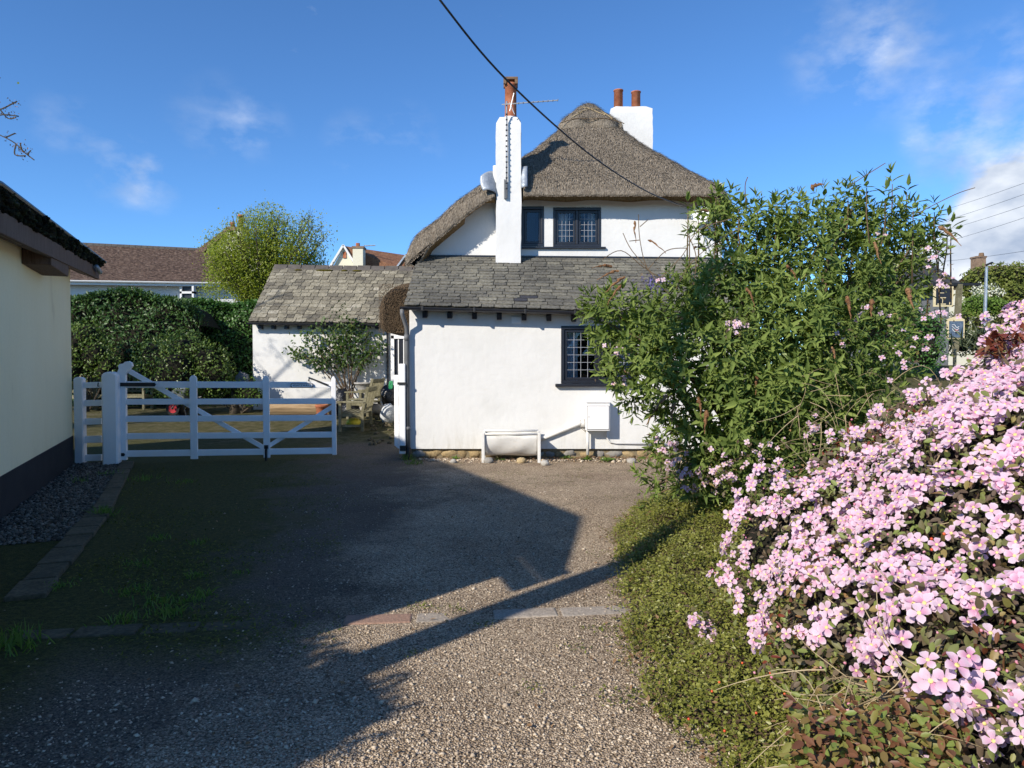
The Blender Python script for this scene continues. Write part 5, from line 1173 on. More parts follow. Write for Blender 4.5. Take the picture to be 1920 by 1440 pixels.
# spent brown flower spikes
def spike(mb, p, d, L, r, seed):
    qq = np.random.default_rng(seed); d = Vector(d).normalized(); pts = []; rad = []
    for i in range(9):
        t = i/8; pts.append(Vector(p)+d*L*t+Vector((0, 0, -L*.35*t*t))+Vector(tuple(qq.normal(0, .004, 3)))); rad.append(max(.003, r*(1-t)**.8*(1+.35*math.sin(i*2.6+seed))*(0.5 if i == 0 else 1)))
    mb.tube(pts, rad, 7)
SPK = [(1190, 415, 0, -1, .14, .014), (1147, 500, -.8, .2, .18, .02), (1160, 508, -.9, -.1, .2, .018), (1170, 520, -.7, -.3, .2, .02), (1165, 535, -.6, -.5, .18, .018), (1215, 450, .7, -.3, .16, .012), (1300, 465, .7, .2, .14, .012), (1475, 497, .6, -.7, .14, .02), (1588, 555, .1, -1, .14, .026), (1635, 560, -.2, -1, .12, .026),
       (1700, 540, .3, -1, .13, .03), (1760, 425, .8, -.5, .2, .022), (1520, 352, .5, .3, .12, .03), (1250, 742, -.8, -.6, .16, .022), (1240, 760, -.8, -.6, .18, .022), (1310, 745, .1, -1, .12, .02), (1325, 770, -.2, -1, .14, .026), (1265, 755, -.3, -1, .14, .02), (1345, 500, -.6, -.1, .14, .02), (1400, 540, .4, -.8, .12, .018), (1640, 455, .2, -1, .14, .02), (1420, 700, -.2, -1, .13, .02), (1330, 395, -.8, .1, .15, .016), (1560, 650, .2, -1, .12, .02)]
for k, (px, py, dx, dz, L, r) in enumerate(SPK):
    Yk = 6.15 if 500 < py < 800 and px > 1240 else 6.7; m = MB(); spike(m, at(px, py, Yk), (dx, -.3, dz), L*1.1, r*.9, k); m.build('flower_spike', 'dead_spike', bud)

# small ceanothus-blue tuft inside the buddleia's left edge is part of a second shrub
c = at(1232, 533, 7.0); P = np.array(c)+q.normal(0, 1, (260, 3))*np.array([.07, .05, .045]); o = leaves('blue_flowers', P, rdirs(260, q), rdirs(260, q), q.uniform(.02, .035, 260), q.uniform(.012, .02, 260), 'ceanothus', bud, tpl=OVAL)

# ================================================================== GROUND COVER (cotoneaster) along the right of the drive
EY = [2.3, 2.86, 3.3, 3.76, 4.45, 5.47, 6.86, 8.3, 9.2]; EX = [1.0, .87, .75, .72, .78, .90, 1.06, 1.55, 2.3]
def cover_h(X, Y):
    e = np.interp(Y, EY, EX)+.05*np.sin(Y*7)+.03*np.sin(Y*17+1); d = X-e
    return np.where(d > 0, .03+.13*sstep(d, 0, .45)+.16*sstep(d, .25, 1.2)+.05*np.sin(X*9+Y*3)*np.sin(Y*8-X*2)*sstep(d, 0, .2)+.028*np.sin(X*23+Y*5)*np.sin(Y*21), -.06), d
bed = thing('cotoneaster', (1.2, 4.5, 0), 'low green cotoneaster ground cover spreading along the right of the drive', 'ground cover')
gx = np.linspace(.55, 4.8, 90); gy = np.linspace(1.5, 9.4, 150); XX, YY = np.meshgrid(gx, gy); hh, dd_ = cover_h(XX, YY); nx_ = len(gx); idx = (np.arange(len(gy)-1)[:, None]*nx_+np.arange(nx_-1)[None]).ravel()
obj_np('litter', np.stack([XX.ravel(), YY.ravel(), (hh-.045).ravel()], 1), bed, ('soil',), True, quads=np.stack([idx, idx+1, idx+nx_+1, idx+nx_], 1))
n = 150000; Y = 2.2+6.9*q.random(n)**1.35; X = np.interp(Y, EY, EX)-.10+q.random(n)**1.25*2.1; h, d = cover_h(X, Y)
kp = (d > -.03+q.normal(0, .06, n)) & (q.random(n) < .95); kp &= ~((X > 1.75) & (Y < 4.0)); X, Y, h = X[kp], Y[kp], np.maximum(h[kp], .01); n = len(X)
P = np.stack([X, Y, h+q.normal(0, .03, n)-.005], 1); up = np.tile([-.25, -.35, 1.], (n, 1))+rdirs(n, q)*.75
L = q.uniform(.013, .025, n)*(1+.03*Y)
leaves('leaves', P, rdirs(n, q)*np.array([1, 1, .45]), up, L, L*.62, 'cotoneaster_leaf', bed, tpl=OVAL)
# dead brown leaves caught in it and along its edge
n = 900; Y = q.uniform(2.6, 8.2, n); X = np.interp(Y, EY, EX)+q.normal(.02, .10, n)+(q.random(n) < .35)*q.uniform(0, .8, n); h, d = cover_h(X, Y)
leaves('fallen_leaves', np.stack([X, Y, np.maximum(h, .012)+.012], 1), rdirs(n, q)*np.array([1, 1, .3]), np.tile([0, 0, 1.], (n, 1))+rdirs(n, q)*.4, q.uniform(.02, .05, n), q.uniform(.012, .028, n), 'dead_leaf', bed, tpl=OVAL)
# arching sprigs that stand out of the carpet and creep over its edge
n = 900; Y = 2.3+5.5*q.random(n)**1.2; X = np.interp(Y, EY, EX)+np.where(q.random(n) < .3, q.uniform(-.10, .03, n), q.uniform(0, .85, n)); h, d = cover_h(X, Y); kp = ~((X > 1.45) & (Y < 4.0)); X, Y, h = X[kp], Y[kp], np.maximum(h[kp], .01); n = len(X)
SPp = np.stack([X, Y, h-.01], 1); SPd = rdirs(n, q)*np.array([1, 1, .3])+np.array([-.25, -.1, .55]); SPl = q.uniform(.06, .16, n)
a_, b_, c_, e_ = shoots(SPp, SPd, 5, SPl, q, .022, .15, True); leaves('sprigs', a_, b_, c_, e_, e_*.55, 'cotoneaster_leaf', bed, tpl=OVAL)
m = MB()
for i in range(0, n, 2): dd2 = Vector(SPd[i]).normalized(); m.tube([Vector(SPp[i])-dd2*.03, Vector(SPp[i])+dd2*SPl[i]], [.0022, .0012], 3)
tag(m.build('twigs', 'twig_brown', bed), kind='stuff')
# berries
V, T = [], []
ICO = (np.array([(0, 0, 1), (.89, 0, .45), (.28, .85, .45), (-.72, .53, .45), (-.72, -.53, .45), (.28, -.85, .45), (.72, .53, -.45), (-.28, .85, -.45), (-.89, 0, -.45), (-.28, -.85, -.45), (.72, -.53, -.45), (0, 0, -1)]),
       np.array([(0, 1, 2), (0, 2, 3), (0, 3, 4), (0, 4, 5), (0, 5, 1), (1, 6, 2), (2, 7, 3), (3, 8, 4), (4, 9, 5), (5, 10, 1), (2, 6, 7), (3, 7, 8), (4, 8, 9), (5, 9, 10), (1, 10, 6), (6, 11, 7), (7, 11, 8), (8, 11, 9), (9, 11, 10), (10, 11, 6)]))
me = mesh_np('berry', ICO[0]*.0055, tris=ICO[1], mats=('berry',), smooth=True); org = ORG[bed]
for k in range(95):
    px, py = (random.gauss(1690, 45), random.gauss(1262, 28)) if k < 70 else (random.uniform(1690, 1830), random.uniform(1000, 1420)) if k < 85 else (random.uniform(1280, 1480), random.uniform(1050, 1380))
    p = at(px, py, 2.28+random.uniform(-.04, .06)) if k < 85 else gnd(px, py, .38); o = bpy.data.objects.new('berry', me); COL.objects.link(o); o.parent = bed; o.location = p-org

# ================================================================== CLEMATIS MOUND
def mound(X, Y):
    z = .70+.74*(X-1.10)+.06*np.sin(X*4.1+Y*2.2)+.07*np.sin(Y*3.7-X*1.6+.8)+.03*np.sin(X*11+1)*np.sin(Y*9)
    z = np.where(z > 1.86, 1.86+(z-1.86)*.25, z)
    z = z-1.9*np.clip(1.20+.06*np.sin(Y*6)+.24*sstep(Y, 2.9, 3.9)-X, 0, 1)**1.05-2.2*np.clip(Y-(3.88+.10*np.sin(X*7)+.07*np.sin(X*15)), 0, 2)**1.15
    return np.maximum(z, .1)
cl = thing('pink_clematis', (2.0, 3.0, 0), 'mound of pink-flowered clematis with bronze leaves beside the camera', 'clematis')
gx = np.linspace(.85, 4.4, 110); gy = np.linspace(.9, 4.6, 110); XX, YY = np.meshgrid(gx, gy); zz = mound(XX, YY)-.13-.08*np.sin(XX*13)*np.sin(YY*12)**2; nx_ = 110; idx = (np.arange(109)[:, None]*nx_+np.arange(109)[None]).ravel()
Vm = np.stack([XX.ravel(), YY.ravel(), zz.ravel()], 1); qd = np.stack([idx, idx+1, idx+nx_+1, idx+nx_], 1); qd = qd[(Vm[qd][:, :, 2].min(1) > .48) & (Vm[qd][:, :, 0].min(1) > 1.12)]
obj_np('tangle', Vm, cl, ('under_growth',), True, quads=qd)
def mpts(n, x0, x1, y0, y1, jz=.05):
    X = q.uniform(x0, x1, n); Y = q.uniform(y0, y1, n); Z = mound(X, Y); e = .03; gx_ = (mound(X+e, Y)-mound(X-e, Y))/(2*e); gy_ = (mound(X, Y+e)-mound(X, Y-e))/(2*e)
    nn = norm(np.stack([-gx_, -gy_, np.ones(n)], 1)); k = Z > .36; return (np.stack([X, Y, Z], 1)+nn*q.normal(0, jz, n)[:, None])[k], nn[k]
P, nn = mpts(36000, .9, 3.6, 1.25, 4.35, .045); n = len(P); L = q.uniform(.018, .046, n)
lo = P[:, 0]+q.normal(0, .05, n)
leaves('leaves', P-nn*.015, rdirs(n, q)+nn*.2+np.array([0, 0, -.2]), nn+rdirs(n, q)*.6+np.array([0, -.3, .2]), L, L*.58, 'clematis_leaf', cl, tpl=OVL2)
P, nn = mpts(5000, .95, 3.4, 1.3, 4.2, .03)
rz_ = np.sin(P[:, 0]*3.1+P[:, 1]*2.3)+np.sin(P[:, 0]*5.3-P[:, 1]*4.1+1)+np.sin(P[:, 1]*6.7+P[:, 0]*1.1); kp = rz_ > 1.0; P, nn = P[kp], nn[kp]; n = len(P); L = q.uniform(.02, .045, n)
leaves('young_leaves', P+nn*.02, rdirs(n, q)+nn*.3, nn+rdirs(n, q)*.6, L, L*.4, 'red_leaf', cl, tpl=OVL2)
# flower template: four cupped petals and a yellow boss
def flower_tpl():
    V, T, A, MI = [], [], [], []
    for k in range(4):
        a0 = math.pi/2*k; ca, sa = math.cos(a0), math.sin(a0); b = len(V)
        pts = [(.05, 0, .0, 0), (.22, .20, .045, .1), (.22, -.20, .045, .1), (.55, .39, .09, .5), (.55, 0, .04, .35), (.55, -.39, .09, .5), (.84, .31, .07, .85), (.87, -.29, .06, .9), (1.0, .02, .01, 1)]
        for x, y, z, t in pts: V.append((x*ca-y*sa, x*sa+y*ca, z)); A.append(t)
        for f in ((0, 1, 4), (0, 4, 2), (1, 3, 4), (2, 4, 5), (3, 6, 4), (4, 6, 8), (4, 8, 7), (4, 7, 5), (0, 4, 1)): pass
        T += [(b+i, b+j, b+l) for i, j, l in ((0, 4, 1), (0, 2, 4), (1, 4, 3), (2, 5, 4), (3, 4, 6), (4, 8, 6), (4, 7, 8), (4, 5, 7))]; MI += [0]*8
    b = len(V); n = 7
    for j in range(n): V.append((.18*math.cos(6.283*j/n), .18*math.sin(6.283*j/n), .035)); A.append(0)
    for j in range(n): V.append((.14*math.cos(6.283*j/n+.4), .14*math.sin(6.283*j/n+.4), .17)); A.append(0)
    V.append((0, 0, .09)); A.append(0)
    for j in range(n): T += [(b+j, b+(j+1) % n, b+n+j), (b+(j+1) % n, b+n+(j+1) % n, b+n+j), (b+n+j, b+n+(j+1) % n, b+2*n)]; MI += [1]*3
    return np.array(V), np.array(T), np.array(A), np.array(MI)
FV, FT, FA, FM = flower_tpl()
def flowers(parent, P, Nn, size, cap, q, open_=None):
    """clematis flowers: the `cap` largest in view as single objects, the rest in one mesh"""
    n = len(P); d = rdirs(n, q); Nn = norm(Nn); X = norm(np.cross(Nn, d)); Yx = np.cross(Nn, X); px = size/np.maximum(P[:, 1], .5); vis = np.array([1 if (0 < to_px(p)[0] < 1920 and 0 < to_px(p)[1] < 1440) else 0 for p in P]); order = np.argsort(-(px*vis)); top = np.zeros(n, bool); top[order[:cap]] = True
    cup = q.uniform(.6, 2.6, n)
    var = []
    for v in range(8):
        qq = np.random.default_rng(v+70); W = FV.copy(); W[:36, :2] *= 1+qq.normal(0, .05, (36, 1)); W[:36, 2] *= qq.uniform(.5, 3.6); 
        for k in range(4): W[9*k:9*k+9, 2] += np.linspace(0, 1, 9)*qq.normal(0, .10)
        var.append(W)
    org = np.array(ORG[parent]); mes = []
    for v in range(8):
        me = mesh_np('flower', var[v], tris=FT, mats=('petal', 'stamen'), attr=FA, midx=FM, smooth=True); mes.append(me)
    pick = q.integers(0, 8, n)
    for i in np.where(top)[0]:
        o = bpy.data.objects.new('flower', mes[pick[i]]); COL.objects.link(o); o.parent = parent; s = size[i]; x, y, z, p = X[i]*s, Yx[i]*s, Nn[i]*s, P[i]-org
        o.matrix_basis = Matrix(((x[0], y[0], z[0], p[0]), (x[1], y[1], z[1], p[1]), (x[2], y[2], z[2], p[2]), (0, 0, 0, 1)))
    r = np.where(~top)[0]
    if len(r):
        VV = np.concatenate([P[i]+(var[pick[i]][:, :1]*X[i]+var[pick[i]][:, 1:2]*Yx[i]+var[pick[i]][:, 2:]*Nn[i])*size[i] for i in r]); k = len(FV)
        TT = (FT[None]+(np.arange(len(r))*k)[:, None, None]).reshape(-1, 3); o = obj_np('flowers', VV, parent, ('petal', 'stamen'), True, tris=TT, attr=np.tile(FA, len(r)), midx=np.tile(FM, len(r))); o['kind'] = 'stuff'
# clustered, with gaps where the foliage shows
nc = 1050; C, cn = mpts(nc, .98, 3.5, 1.35, 4.0, .0)
dens = np.sin(C[:, 0]*3.1+C[:, 1]*2.3)+np.sin(C[:, 0]*5.3-C[:, 1]*4.1+1)+np.sin(C[:, 1]*6.7+C[:, 0]*1.1)
kp = (dens < .95) | (q.random(len(C)) < .16); C, cn = C[kp], cn[kp]
P, Nn = [], []
for c, nm in zip(C, cn):
    k = q.integers(3, 7)
    for _ in range(k):
        o = q.normal(0, .043, 3); o -= nm*np.dot(o, nm); P.append(c+o+nm*(.045+q.normal(0, .018))); Nn.append(nm*.55+np.array([-.30, -.48, .38])+q.normal(0, .36, 3))
XT = [(1812, 1262), (1835, 1285), (1800, 1322), (1812, 1340), (1848, 1365), (1858, 1378), (1838, 1432), (1870, 1425), (1815, 1440), (1890, 1300), (1905, 1330), (1780, 1290), (1760, 1262), (1885, 1400), (1910, 1440), (1740, 1435)]
NB = len(P)
for px_, py_ in XT:
    for _ in range(3): P.append(np.array(at(px_+q.normal(0, 16), py_+q.normal(0, 14), 1.78+q.normal(0, .04)))); Nn.append(np.array([-.3, -.7, .5])+q.normal(0, .3, 3))
P, Nn = np.array(P), np.array(Nn); size = q.uniform(.023, .036, len(P)); PX = np.array([to_px(p) for p in P]); kp = (P[:, 0] > 1.03) & (PX[:, 1] < 1250+np.maximum(PX[:, 0]-1650, 0)*.74+q.normal(0, 10, len(P))); kp[NB:] = True; flowers(cl, P[kp], Nn[kp], size[kp], 300, q)
# buds
P, nn = mpts(900, .98, 3.2, 1.4, 4.0, .02); P = P+nn*.05; n = len(P); V, T = instance((ICO[0]*np.array([.5, .4, .4])+np.array([.5, 0, 0]), ICO[1]), P, nn+rdirs(n, q)*.8, rdirs(n, q), q.uniform(.009, .016, n), q.uniform(.009, .014, n))
tag(obj_np('buds', V, cl, ('bud',), True, tris=T), kind='stuff')
# dry stems showing through the mound and at its foot
m = MB(); 
def drystem(mb, p, d, L, r, seed, sag=.5):
    qq = np.random.default_rng(seed); d = Vector(d).normalized(); s = Vector(tuple(qq.normal(0, 1, 3))); pts = []
    for i in range(7):
        t = i/6; pts.append(Vector(p)+d*L*t+s*L*.12*math.sin(t*math.pi)+Vector((0, 0, -sag*L*t*t*.6)))
    mb.tube(pts, [r*(1-.5*i/6) for i in range(7)], 5)
for k in range(190):
    px, py = random.uniform(1540, 1920), random.uniform(1250, 1440); Yk = 1.75+(1440-py)/1440*2.2+random.uniform(-.05, .2); drystem(m, at(px, py, Yk), (random.uniform(-1, 1), random.uniform(-.4, .4), random.uniform(-.5, .6)), random.uniform(.06, .36), random.uniform(.0009, .0026), k)
for k in range(90):
    px, py = random.uniform(1460, 1740), random.uniform(700, 900); drystem(m, at(px, py, random.uniform(5.0, 6.1)), (random.uniform(-1, 1), random.uniform(-.4, .2), random.uniform(-.8, .5)), random.uniform(.12, .4), random.uniform(.0015, .0032), k+300)
for k in range(60):
    P_, n_ = mpts(1, 1.0, 3.0, 1.5, 3.9, .0); 
    if len(P_): drystem(m, P_[0], (random.uniform(-1, 1), random.uniform(-.6, .2), random.uniform(-.2, .8)), random.uniform(.06, .22), .0022, k+700)
tag(m.build('dry_stems', 'dry_stem', cl), kind='stuff')

# bronze-leaved creeper at the foot of the mound
br = thing('bronze_creeper', (1.2, 2.2, .1), 'bronze and red leaved creeper at the foot of the clematis', 'creeper')
n = 1700; px = q.uniform(1480, 1800, n); py = q.uniform(1290, 1470, n); kp = (py > 1345-(px-1480)*.12+q.normal(0, 25, n)); px, py = px[kp], py[kp]; n = len(px)
P = np.array([at(a, b, 1.72+(1440-b)/1440*1.9+q.normal(0, .04)) for a, b in zip(px, py)]); L = q.uniform(.022, .042, n)
D_ = rdirs(n, q)*np.array([1, 1, .5])+np.array([0, -.1, -.2]); U_ = np.tile([-.2, -.5, .8], (n, 1))+rdirs(n, q)*.5
order = np.argsort(-L/P[:, 1]); tp_ = np.zeros(n, bool); tp_[order[:260]] = True
leaf_parts('leaf', P[tp_], D_[tp_], U_[tp_], L[tp_], L[tp_]*.5, 'bronze_leaf', br, tpl=OVL2); leaves('leaves', P[~tp_], D_[~tp_], U_[~tp_], L[~tp_], L[~tp_]*.5, 'bronze_leaf', br, tpl=OVL2)

# clematis trailing through the foot of the buddleia
ct = thing('clematis_trail', (2.2, 6.6, .2), 'pink clematis trailing through the foot of the buddleia shrub', 'clematis')
P, Nn = [], []
for px, py, k, sp, Y in ((1250, 835, 10, 14, 6.55), (1255, 865, 12, 16, 6.5), (1285, 885, 10, 15, 6.4), (1320, 890, 12, 18, 6.3), (1300, 915, 9, 14, 6.4), (1380, 880, 16, 20, 6.0), (1355, 885, 9, 14, 6.1), (1415, 862, 9, 14, 5.9), (1380, 612, 12, 12, 6.2), (1152, 665, 5, 10, 6.6), (1522, 800, 8, 12, 5.6), (1240, 520, 2, 8, 6.8),
                      (1160, 720, 4, 12, 6.6), (1440, 830, 5, 18, 5.8), (1655, 440, 3, 8, 6.9), (1625, 590, 8, 22, 6.4), (1750, 490, 7, 16, 6.9), (1770, 530, 7, 16, 6.8), (1760, 590, 8, 18, 6.6), (1700, 640, 9, 28, 6.2), (1580, 640, 4, 20, 6.2), (1680, 700, 5, 25, 5.6), (1310, 1170, 6, 10, 3.9), (1330, 1190, 6, 9, 3.85), (1385, 1205, 6, 9, 3.7), (1335, 1235, 4, 9, 3.75)):
    for _ in range(k): P.append(at(px+q.normal(0, sp), py+q.normal(0, sp*.7), Y+q.normal(0, .06))); Nn.append(np.array([-.35, -.75, .45])+q.normal(0, .3, 3))
P, Nn = np.array(P), np.array(Nn); flowers(ct, P, Nn, q.uniform(.022, .031, len(P)), 300, q)
n = len(P)*5; P5 = np.repeat(P, 5, 0)+q.normal(0, .06, (n, 3)); L = q.uniform(.025, .05, n); leaves('leaves', P5, rdirs(n, q), rdirs(n, q)+np.array([0, -.5, .6]), L, L*.55, 'clematis_leaf', ct, tpl=OVAL)

# red-leaved plant on the crest of the mound
rp = thing('red_leaved_shrub', (2.6, 3.6, 1.5), 'dark red leaved shoots on the crest of the clematis mound', 'shrub')
n = 240; px = q.uniform(1850, 1990, n); py = 618+(1920-px)*.3+q.uniform(0, 30, n); P = np.array([at(a, b, 3.55+q.normal(0, .08)) for a, b in zip(px, py)]); L = q.uniform(.04, .08, n)
leaves('leaves', P, rdirs(n, q)+np.array([-.5, -.2, .1]), np.tile([-.2, -.3, 1.], (n, 1))+rdirs(n, q)*.5, L, L*.42, 'red_leaf', rp, tpl=LANCE)
m = MB()
for k in range(24): p = P[k]; m.tube([Vector(p)+Vector((.1, .05, -.25)), Vector(p)+Vector((.03, 0, -.08)), Vector(p)], .003, 4)
tag(m.build('stems', 'twig_brown', rp), kind='stuff')

# ================================================================== small plants on the drive and by the wall
def tuft(mb, c, n, h, sp, q):
    for _ in range(n):
        b = Vector(c)+Vector((q.normal(0, sp), q.normal(0, sp), 0)); d = Vector((q.normal(0, .5), q.normal(0, .5), 1)).normalized(); s = d.orthogonal().normalized()*.0035; L = h*q.uniform(.5, 1.2); t = b+d*L*.6; e = b+d*L+Vector((d.x, d.y, -.3))*L*.25
        mb.add([b-s, b+s, t+s*.8, t-s*.8, e], [(0, 1, 2, 3), (3, 2, 4)])
m = MB()
for px, py, k, h, sp in ((193, 968, 90, .14, .05), (15, 1215, 120, .13, .09), (230, 1165, 50, .07, .06), (300, 1130, 60, .06, .07), (345, 1130, 40, .05, .05), (318, 1152, 60, .08, .05), (375, 1120, 50, .07, .05), (295, 1012, 40, .06, .05), (372, 1020, 40, .05, .05), (365, 1082, 35, .05, .04), (250, 1110, 60, .05, .08), (110, 1100, 50, .05, .06), (258, 1060, 35, .05, .06), (455, 1075, 20, .04, .05), (762, 862, 70, .16, .05), (775, 870, 50, .12, .07), (340, 905, 40, .06, .1), (270, 900, 50, .09, .12), (205, 890, 40, .08, .12), (150, 905, 20, .1, .05)):
    tuft(m, gnd(px, py), k, h, sp, q)
tag(m.build('grass_tufts', 'grass_blade'), 'short tufts of grass growing through the drive and its edging', 'grass', kind='stuff')
n = 22000; px = q.uniform(40, 640, n); py = q.uniform(880, 1250, n); P = np.array([gnd(a, b) for a, b in zip(px, py)]); kp = (np.sin(P[:, 0]*3+P[:, 1]*1.7)+np.sin(P[:, 1]*2.9-P[:, 0]*1.3)+q.normal(0, .6, n) > .4) & (P[:, 0] > np.interp(P[:, 1], [E2.y, E1.y, E0.y], [E2.x, E1.x, E0.x])+.1); P = P[kp]; n = len(P); P[:, 2] = gz(P[:, 0], P[:, 1])+.004
fade = np.array([to_px(p)[1] for p in P]) < 1165+q.normal(0, 45, n); P = P[fade]; n = len(P)
tag(leaves('moss_tufts', P, rdirs(n, q)*np.array([1, 1, .4])+np.array([0, 0, .25]), np.tile([0, 0, 1.], (n, 1))+rdirs(n, q)*.4, q.uniform(.012, .038, n), q.uniform(.006, .016, n), 'moss_tuft', tpl=OVAL), 'moss and tiny weeds over the left of the drive', 'moss', kind='stuff')
WE = ['leafy weed between trough and plinth', 'green weed right of the trough leg', 'bright weed under the meter cupboard pipe', 'low weed at the edge of the wall border', 'small weed left of the trough by the plinth', 'weed below the outlet pipe near the buddleia']
for k, (px, py, s) in enumerate(((936, 864, .07), (1062, 862, .10), (1098, 864, .10), (1140, 866, .12), (853, 862, .07), (1060, 850, .07))):
    c = gnd(px, py); n = 46; P = np.tile(np.array(c), (n, 1))+q.normal(0, s*.35, (n, 3))*np.array([1, 1, .1]); P[:, 2] = np.abs(P[:, 2])+.015; D_ = rdirs(n, q)*np.array([1, 1, .2])+np.array([0, 0, .35]); L = q.uniform(.5, 1.1, n)*s
    tag(leaves('weed', P, D_, np.tile([0, -.2, 1.], (n, 1))+rdirs(n, q)*.3, L, L*.4, 'grass_blade' if k % 2 else 'far_leaf_bright', tpl=OVAL, kind=None), WE[k], 'weed', 'weeds at the foot of the cottage wall')
# brown litter along the foot of the wall
n = 2600; X = q.uniform(-1.6, 4, n); Y = YF-.02-np.abs(q.normal(0, .16, n)); kp = (X > .3) | (q.random(n) < .25); X, Y = X[kp], Y[kp]; n = len(X)
tag(leaves('leaf_litter', np.stack([X, Y, np.full(n, .012)+q.random(n)*.03], 1), rdirs(n, q)*np.array([1, 1, .3]), np.tile([0, 0, 1.], (n, 1))+rdirs(n, q)*.5, q.uniform(.02, .06, n), q.uniform(.012, .03, n), 'dead_leaf', tpl=OVAL), 'brown leaf litter along the foot of the cottage wall', 'leaf litter', kind='stuff')
sp_ = rng.random(1500); X = rng.uniform(-1.6, 3.8, 1500); Y = YF-.05-np.abs(rng.normal(0, .2, 1500)); tag(stones('wall_gravel', np.stack([X, Y, np.full(1500, .01)], 1), rng.gamma(4, .008, 1500)+.01, 'gravel_stone'), 'coarse stones in the border along the cottage wall', 'gravel', kind='stuff')

# stray leaves and flecks of moss on the open gravel
n = 420; Y = 2.6+8.5*q.random(n)**1.3; X = q.uniform(-1, 1, n)*(Y*.5+.4); kp = (X < np.interp(Y, EY, EX)-.04) & (X > -3.2); X, Y = X[kp], Y[kp]; n = len(X)
tag(leaves('stray_leaves', np.stack([X, Y, gz(X, Y)+.014], 1), rdirs(n, q)*np.array([1, 1, .25]), np.tile([0, 0, 1.], (n, 1))+rdirs(n, q)*.4, q.uniform(.012, .04, n), q.uniform(.008, .022, n), 'dead_leaf', tpl=OVL2), 'stray brown leaves blown over the driveway', 'leaf litter', kind='stuff')
PP = []
for px, py, s, k in ((1190, 1312, .10, 130), (790, 1140, .06, 60), (850, 1145, .05, 40), (1130, 1180, .08, 60), (1175, 1190, .08, 70), (1080, 1215, .05, 30), (880, 900, .2, 90), (960, 890, .3, 120), (1090, 895, .25, 110), (1010, 905, .3, 90), (1150, 935, .2, 60), (1120, 1040, .06, 30), (560, 1010, .25, 120), (640, 940, .3, 90), (700, 870, .3, 60), (1240, 905, .2, 80), (905, 1170, .05, 30), (1000, 1290, .05, 24), (770, 1225, .04, 24)):
    c = gnd(px, py)
    for _ in range(k): PP.append((c.x+q.normal(0, s), c.y+q.normal(0, s*.8), .006+abs(q.normal(0, .006))))
P = np.array(PP); n = len(P); tag(leaves('moss_flecks', P, rdirs(n, q)*np.array([1, 1, .4])+np.array([0, 0, .2]), np.tile([0, 0, 1.], (n, 1))+rdirs(n, q)*.5, q.uniform(.01, .028, n), q.uniform(.006, .014, n), 'moss_tuft', tpl=OVAL), 'flecks of moss and weed dotted over the open gravel', 'moss', kind='stuff')

# ================================================================== HEDGES AND GARDEN SHRUBS behind the gate
q = np.random.default_rng(8)
def hedge(name, label, Y, prof, mat, n, L, asp, dep=1.6, tpl=OVAL, bulge=.35, seed=0):
    """clipped mass: leaves over front, top and ends of a solid whose outline is prof (px, py)"""
    xs = np.array([at(a, b, Y).x for a, b in prof]); zs = np.array([at(a, b, Y).z for a, b in prof]); z0 = float(gz(xs.mean(), Y))
    h = thing(name, (float(xs.mean()), Y, z0), label, 'hedge')
    nu, nv = 40, 24; u = np.linspace(xs[0], xs[-1], nu); zt = np.interp(u, xs, zs)
    def surf(x, v, jit=0):      # v 0..1 front from ground to top, 1..2 over the top
        t = np.interp(x, xs, zs); f = np.clip(v, 0, 1); b = np.clip(v-1, 0, 1)
        z = z0+(t-z0)*(f-.06*f**6)+.06*(t-z0)*np.sin(b*np.pi)*.3; y = Y-bulge*np.sin(np.pi*np.clip(f, 0, 1)**.8)*.6+b*dep+.25*f**8*(v <= 1)
        return np.stack([x, y+.16*np.sin(x*2.3+seed)*np.sin(z*2.1)+.10*np.sin(x*5.1)*np.sin(z*4.3+seed), z+.06*np.sin(x*3.3+seed)*f], 1)
    UU, VV = np.meshgrid(u, np.linspace(0, 2, nv)); S = surf(UU.ravel(), VV.ravel()); S[:, 1] += .10; S[:, 2] -= .06
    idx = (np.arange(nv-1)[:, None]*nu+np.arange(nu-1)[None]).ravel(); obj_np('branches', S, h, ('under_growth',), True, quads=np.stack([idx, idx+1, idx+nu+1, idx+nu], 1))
    X = q.uniform(xs[0], xs[-1], n); v = q.random(n)*1.5; P = surf(X, v); P += rdirs(n, q)*np.array([.07, .16, .06]); Nn = np.where((v > 1)[:, None], np.array([0, -.3, 1.]), np.array([0, -1., .25]))
    ll_ = q.uniform(.6, 1.15, n)*L; leaves('foliage', P, rdirs(n, q)+Nn*.35+np.array([0, 0, -.25]), Nn+rdirs(n, q)*.75+np.array([-.2, 0, .3]), ll_, ll_*asp, mat, h, tpl=tpl); return h
hedge('laurel_hedge', 'tall dark glossy laurel hedge behind the gate', 20.6, [(20, 560), (134, 548), (180, 538), (225, 534), (280, 541), (320, 552), (350, 570), (368, 600)], 'laurel_leaf', 12000, .125, .45, seed=1)
hedge('ivy_hedge', 'bright green clipped ivy-leaved hedge beside the outbuilding', 22.6, [(325, 560), (345, 556), (400, 556), (478, 560), (495, 560)], 'ivy_leaf', 9000, .095, .75, bulge=.2, seed=3)
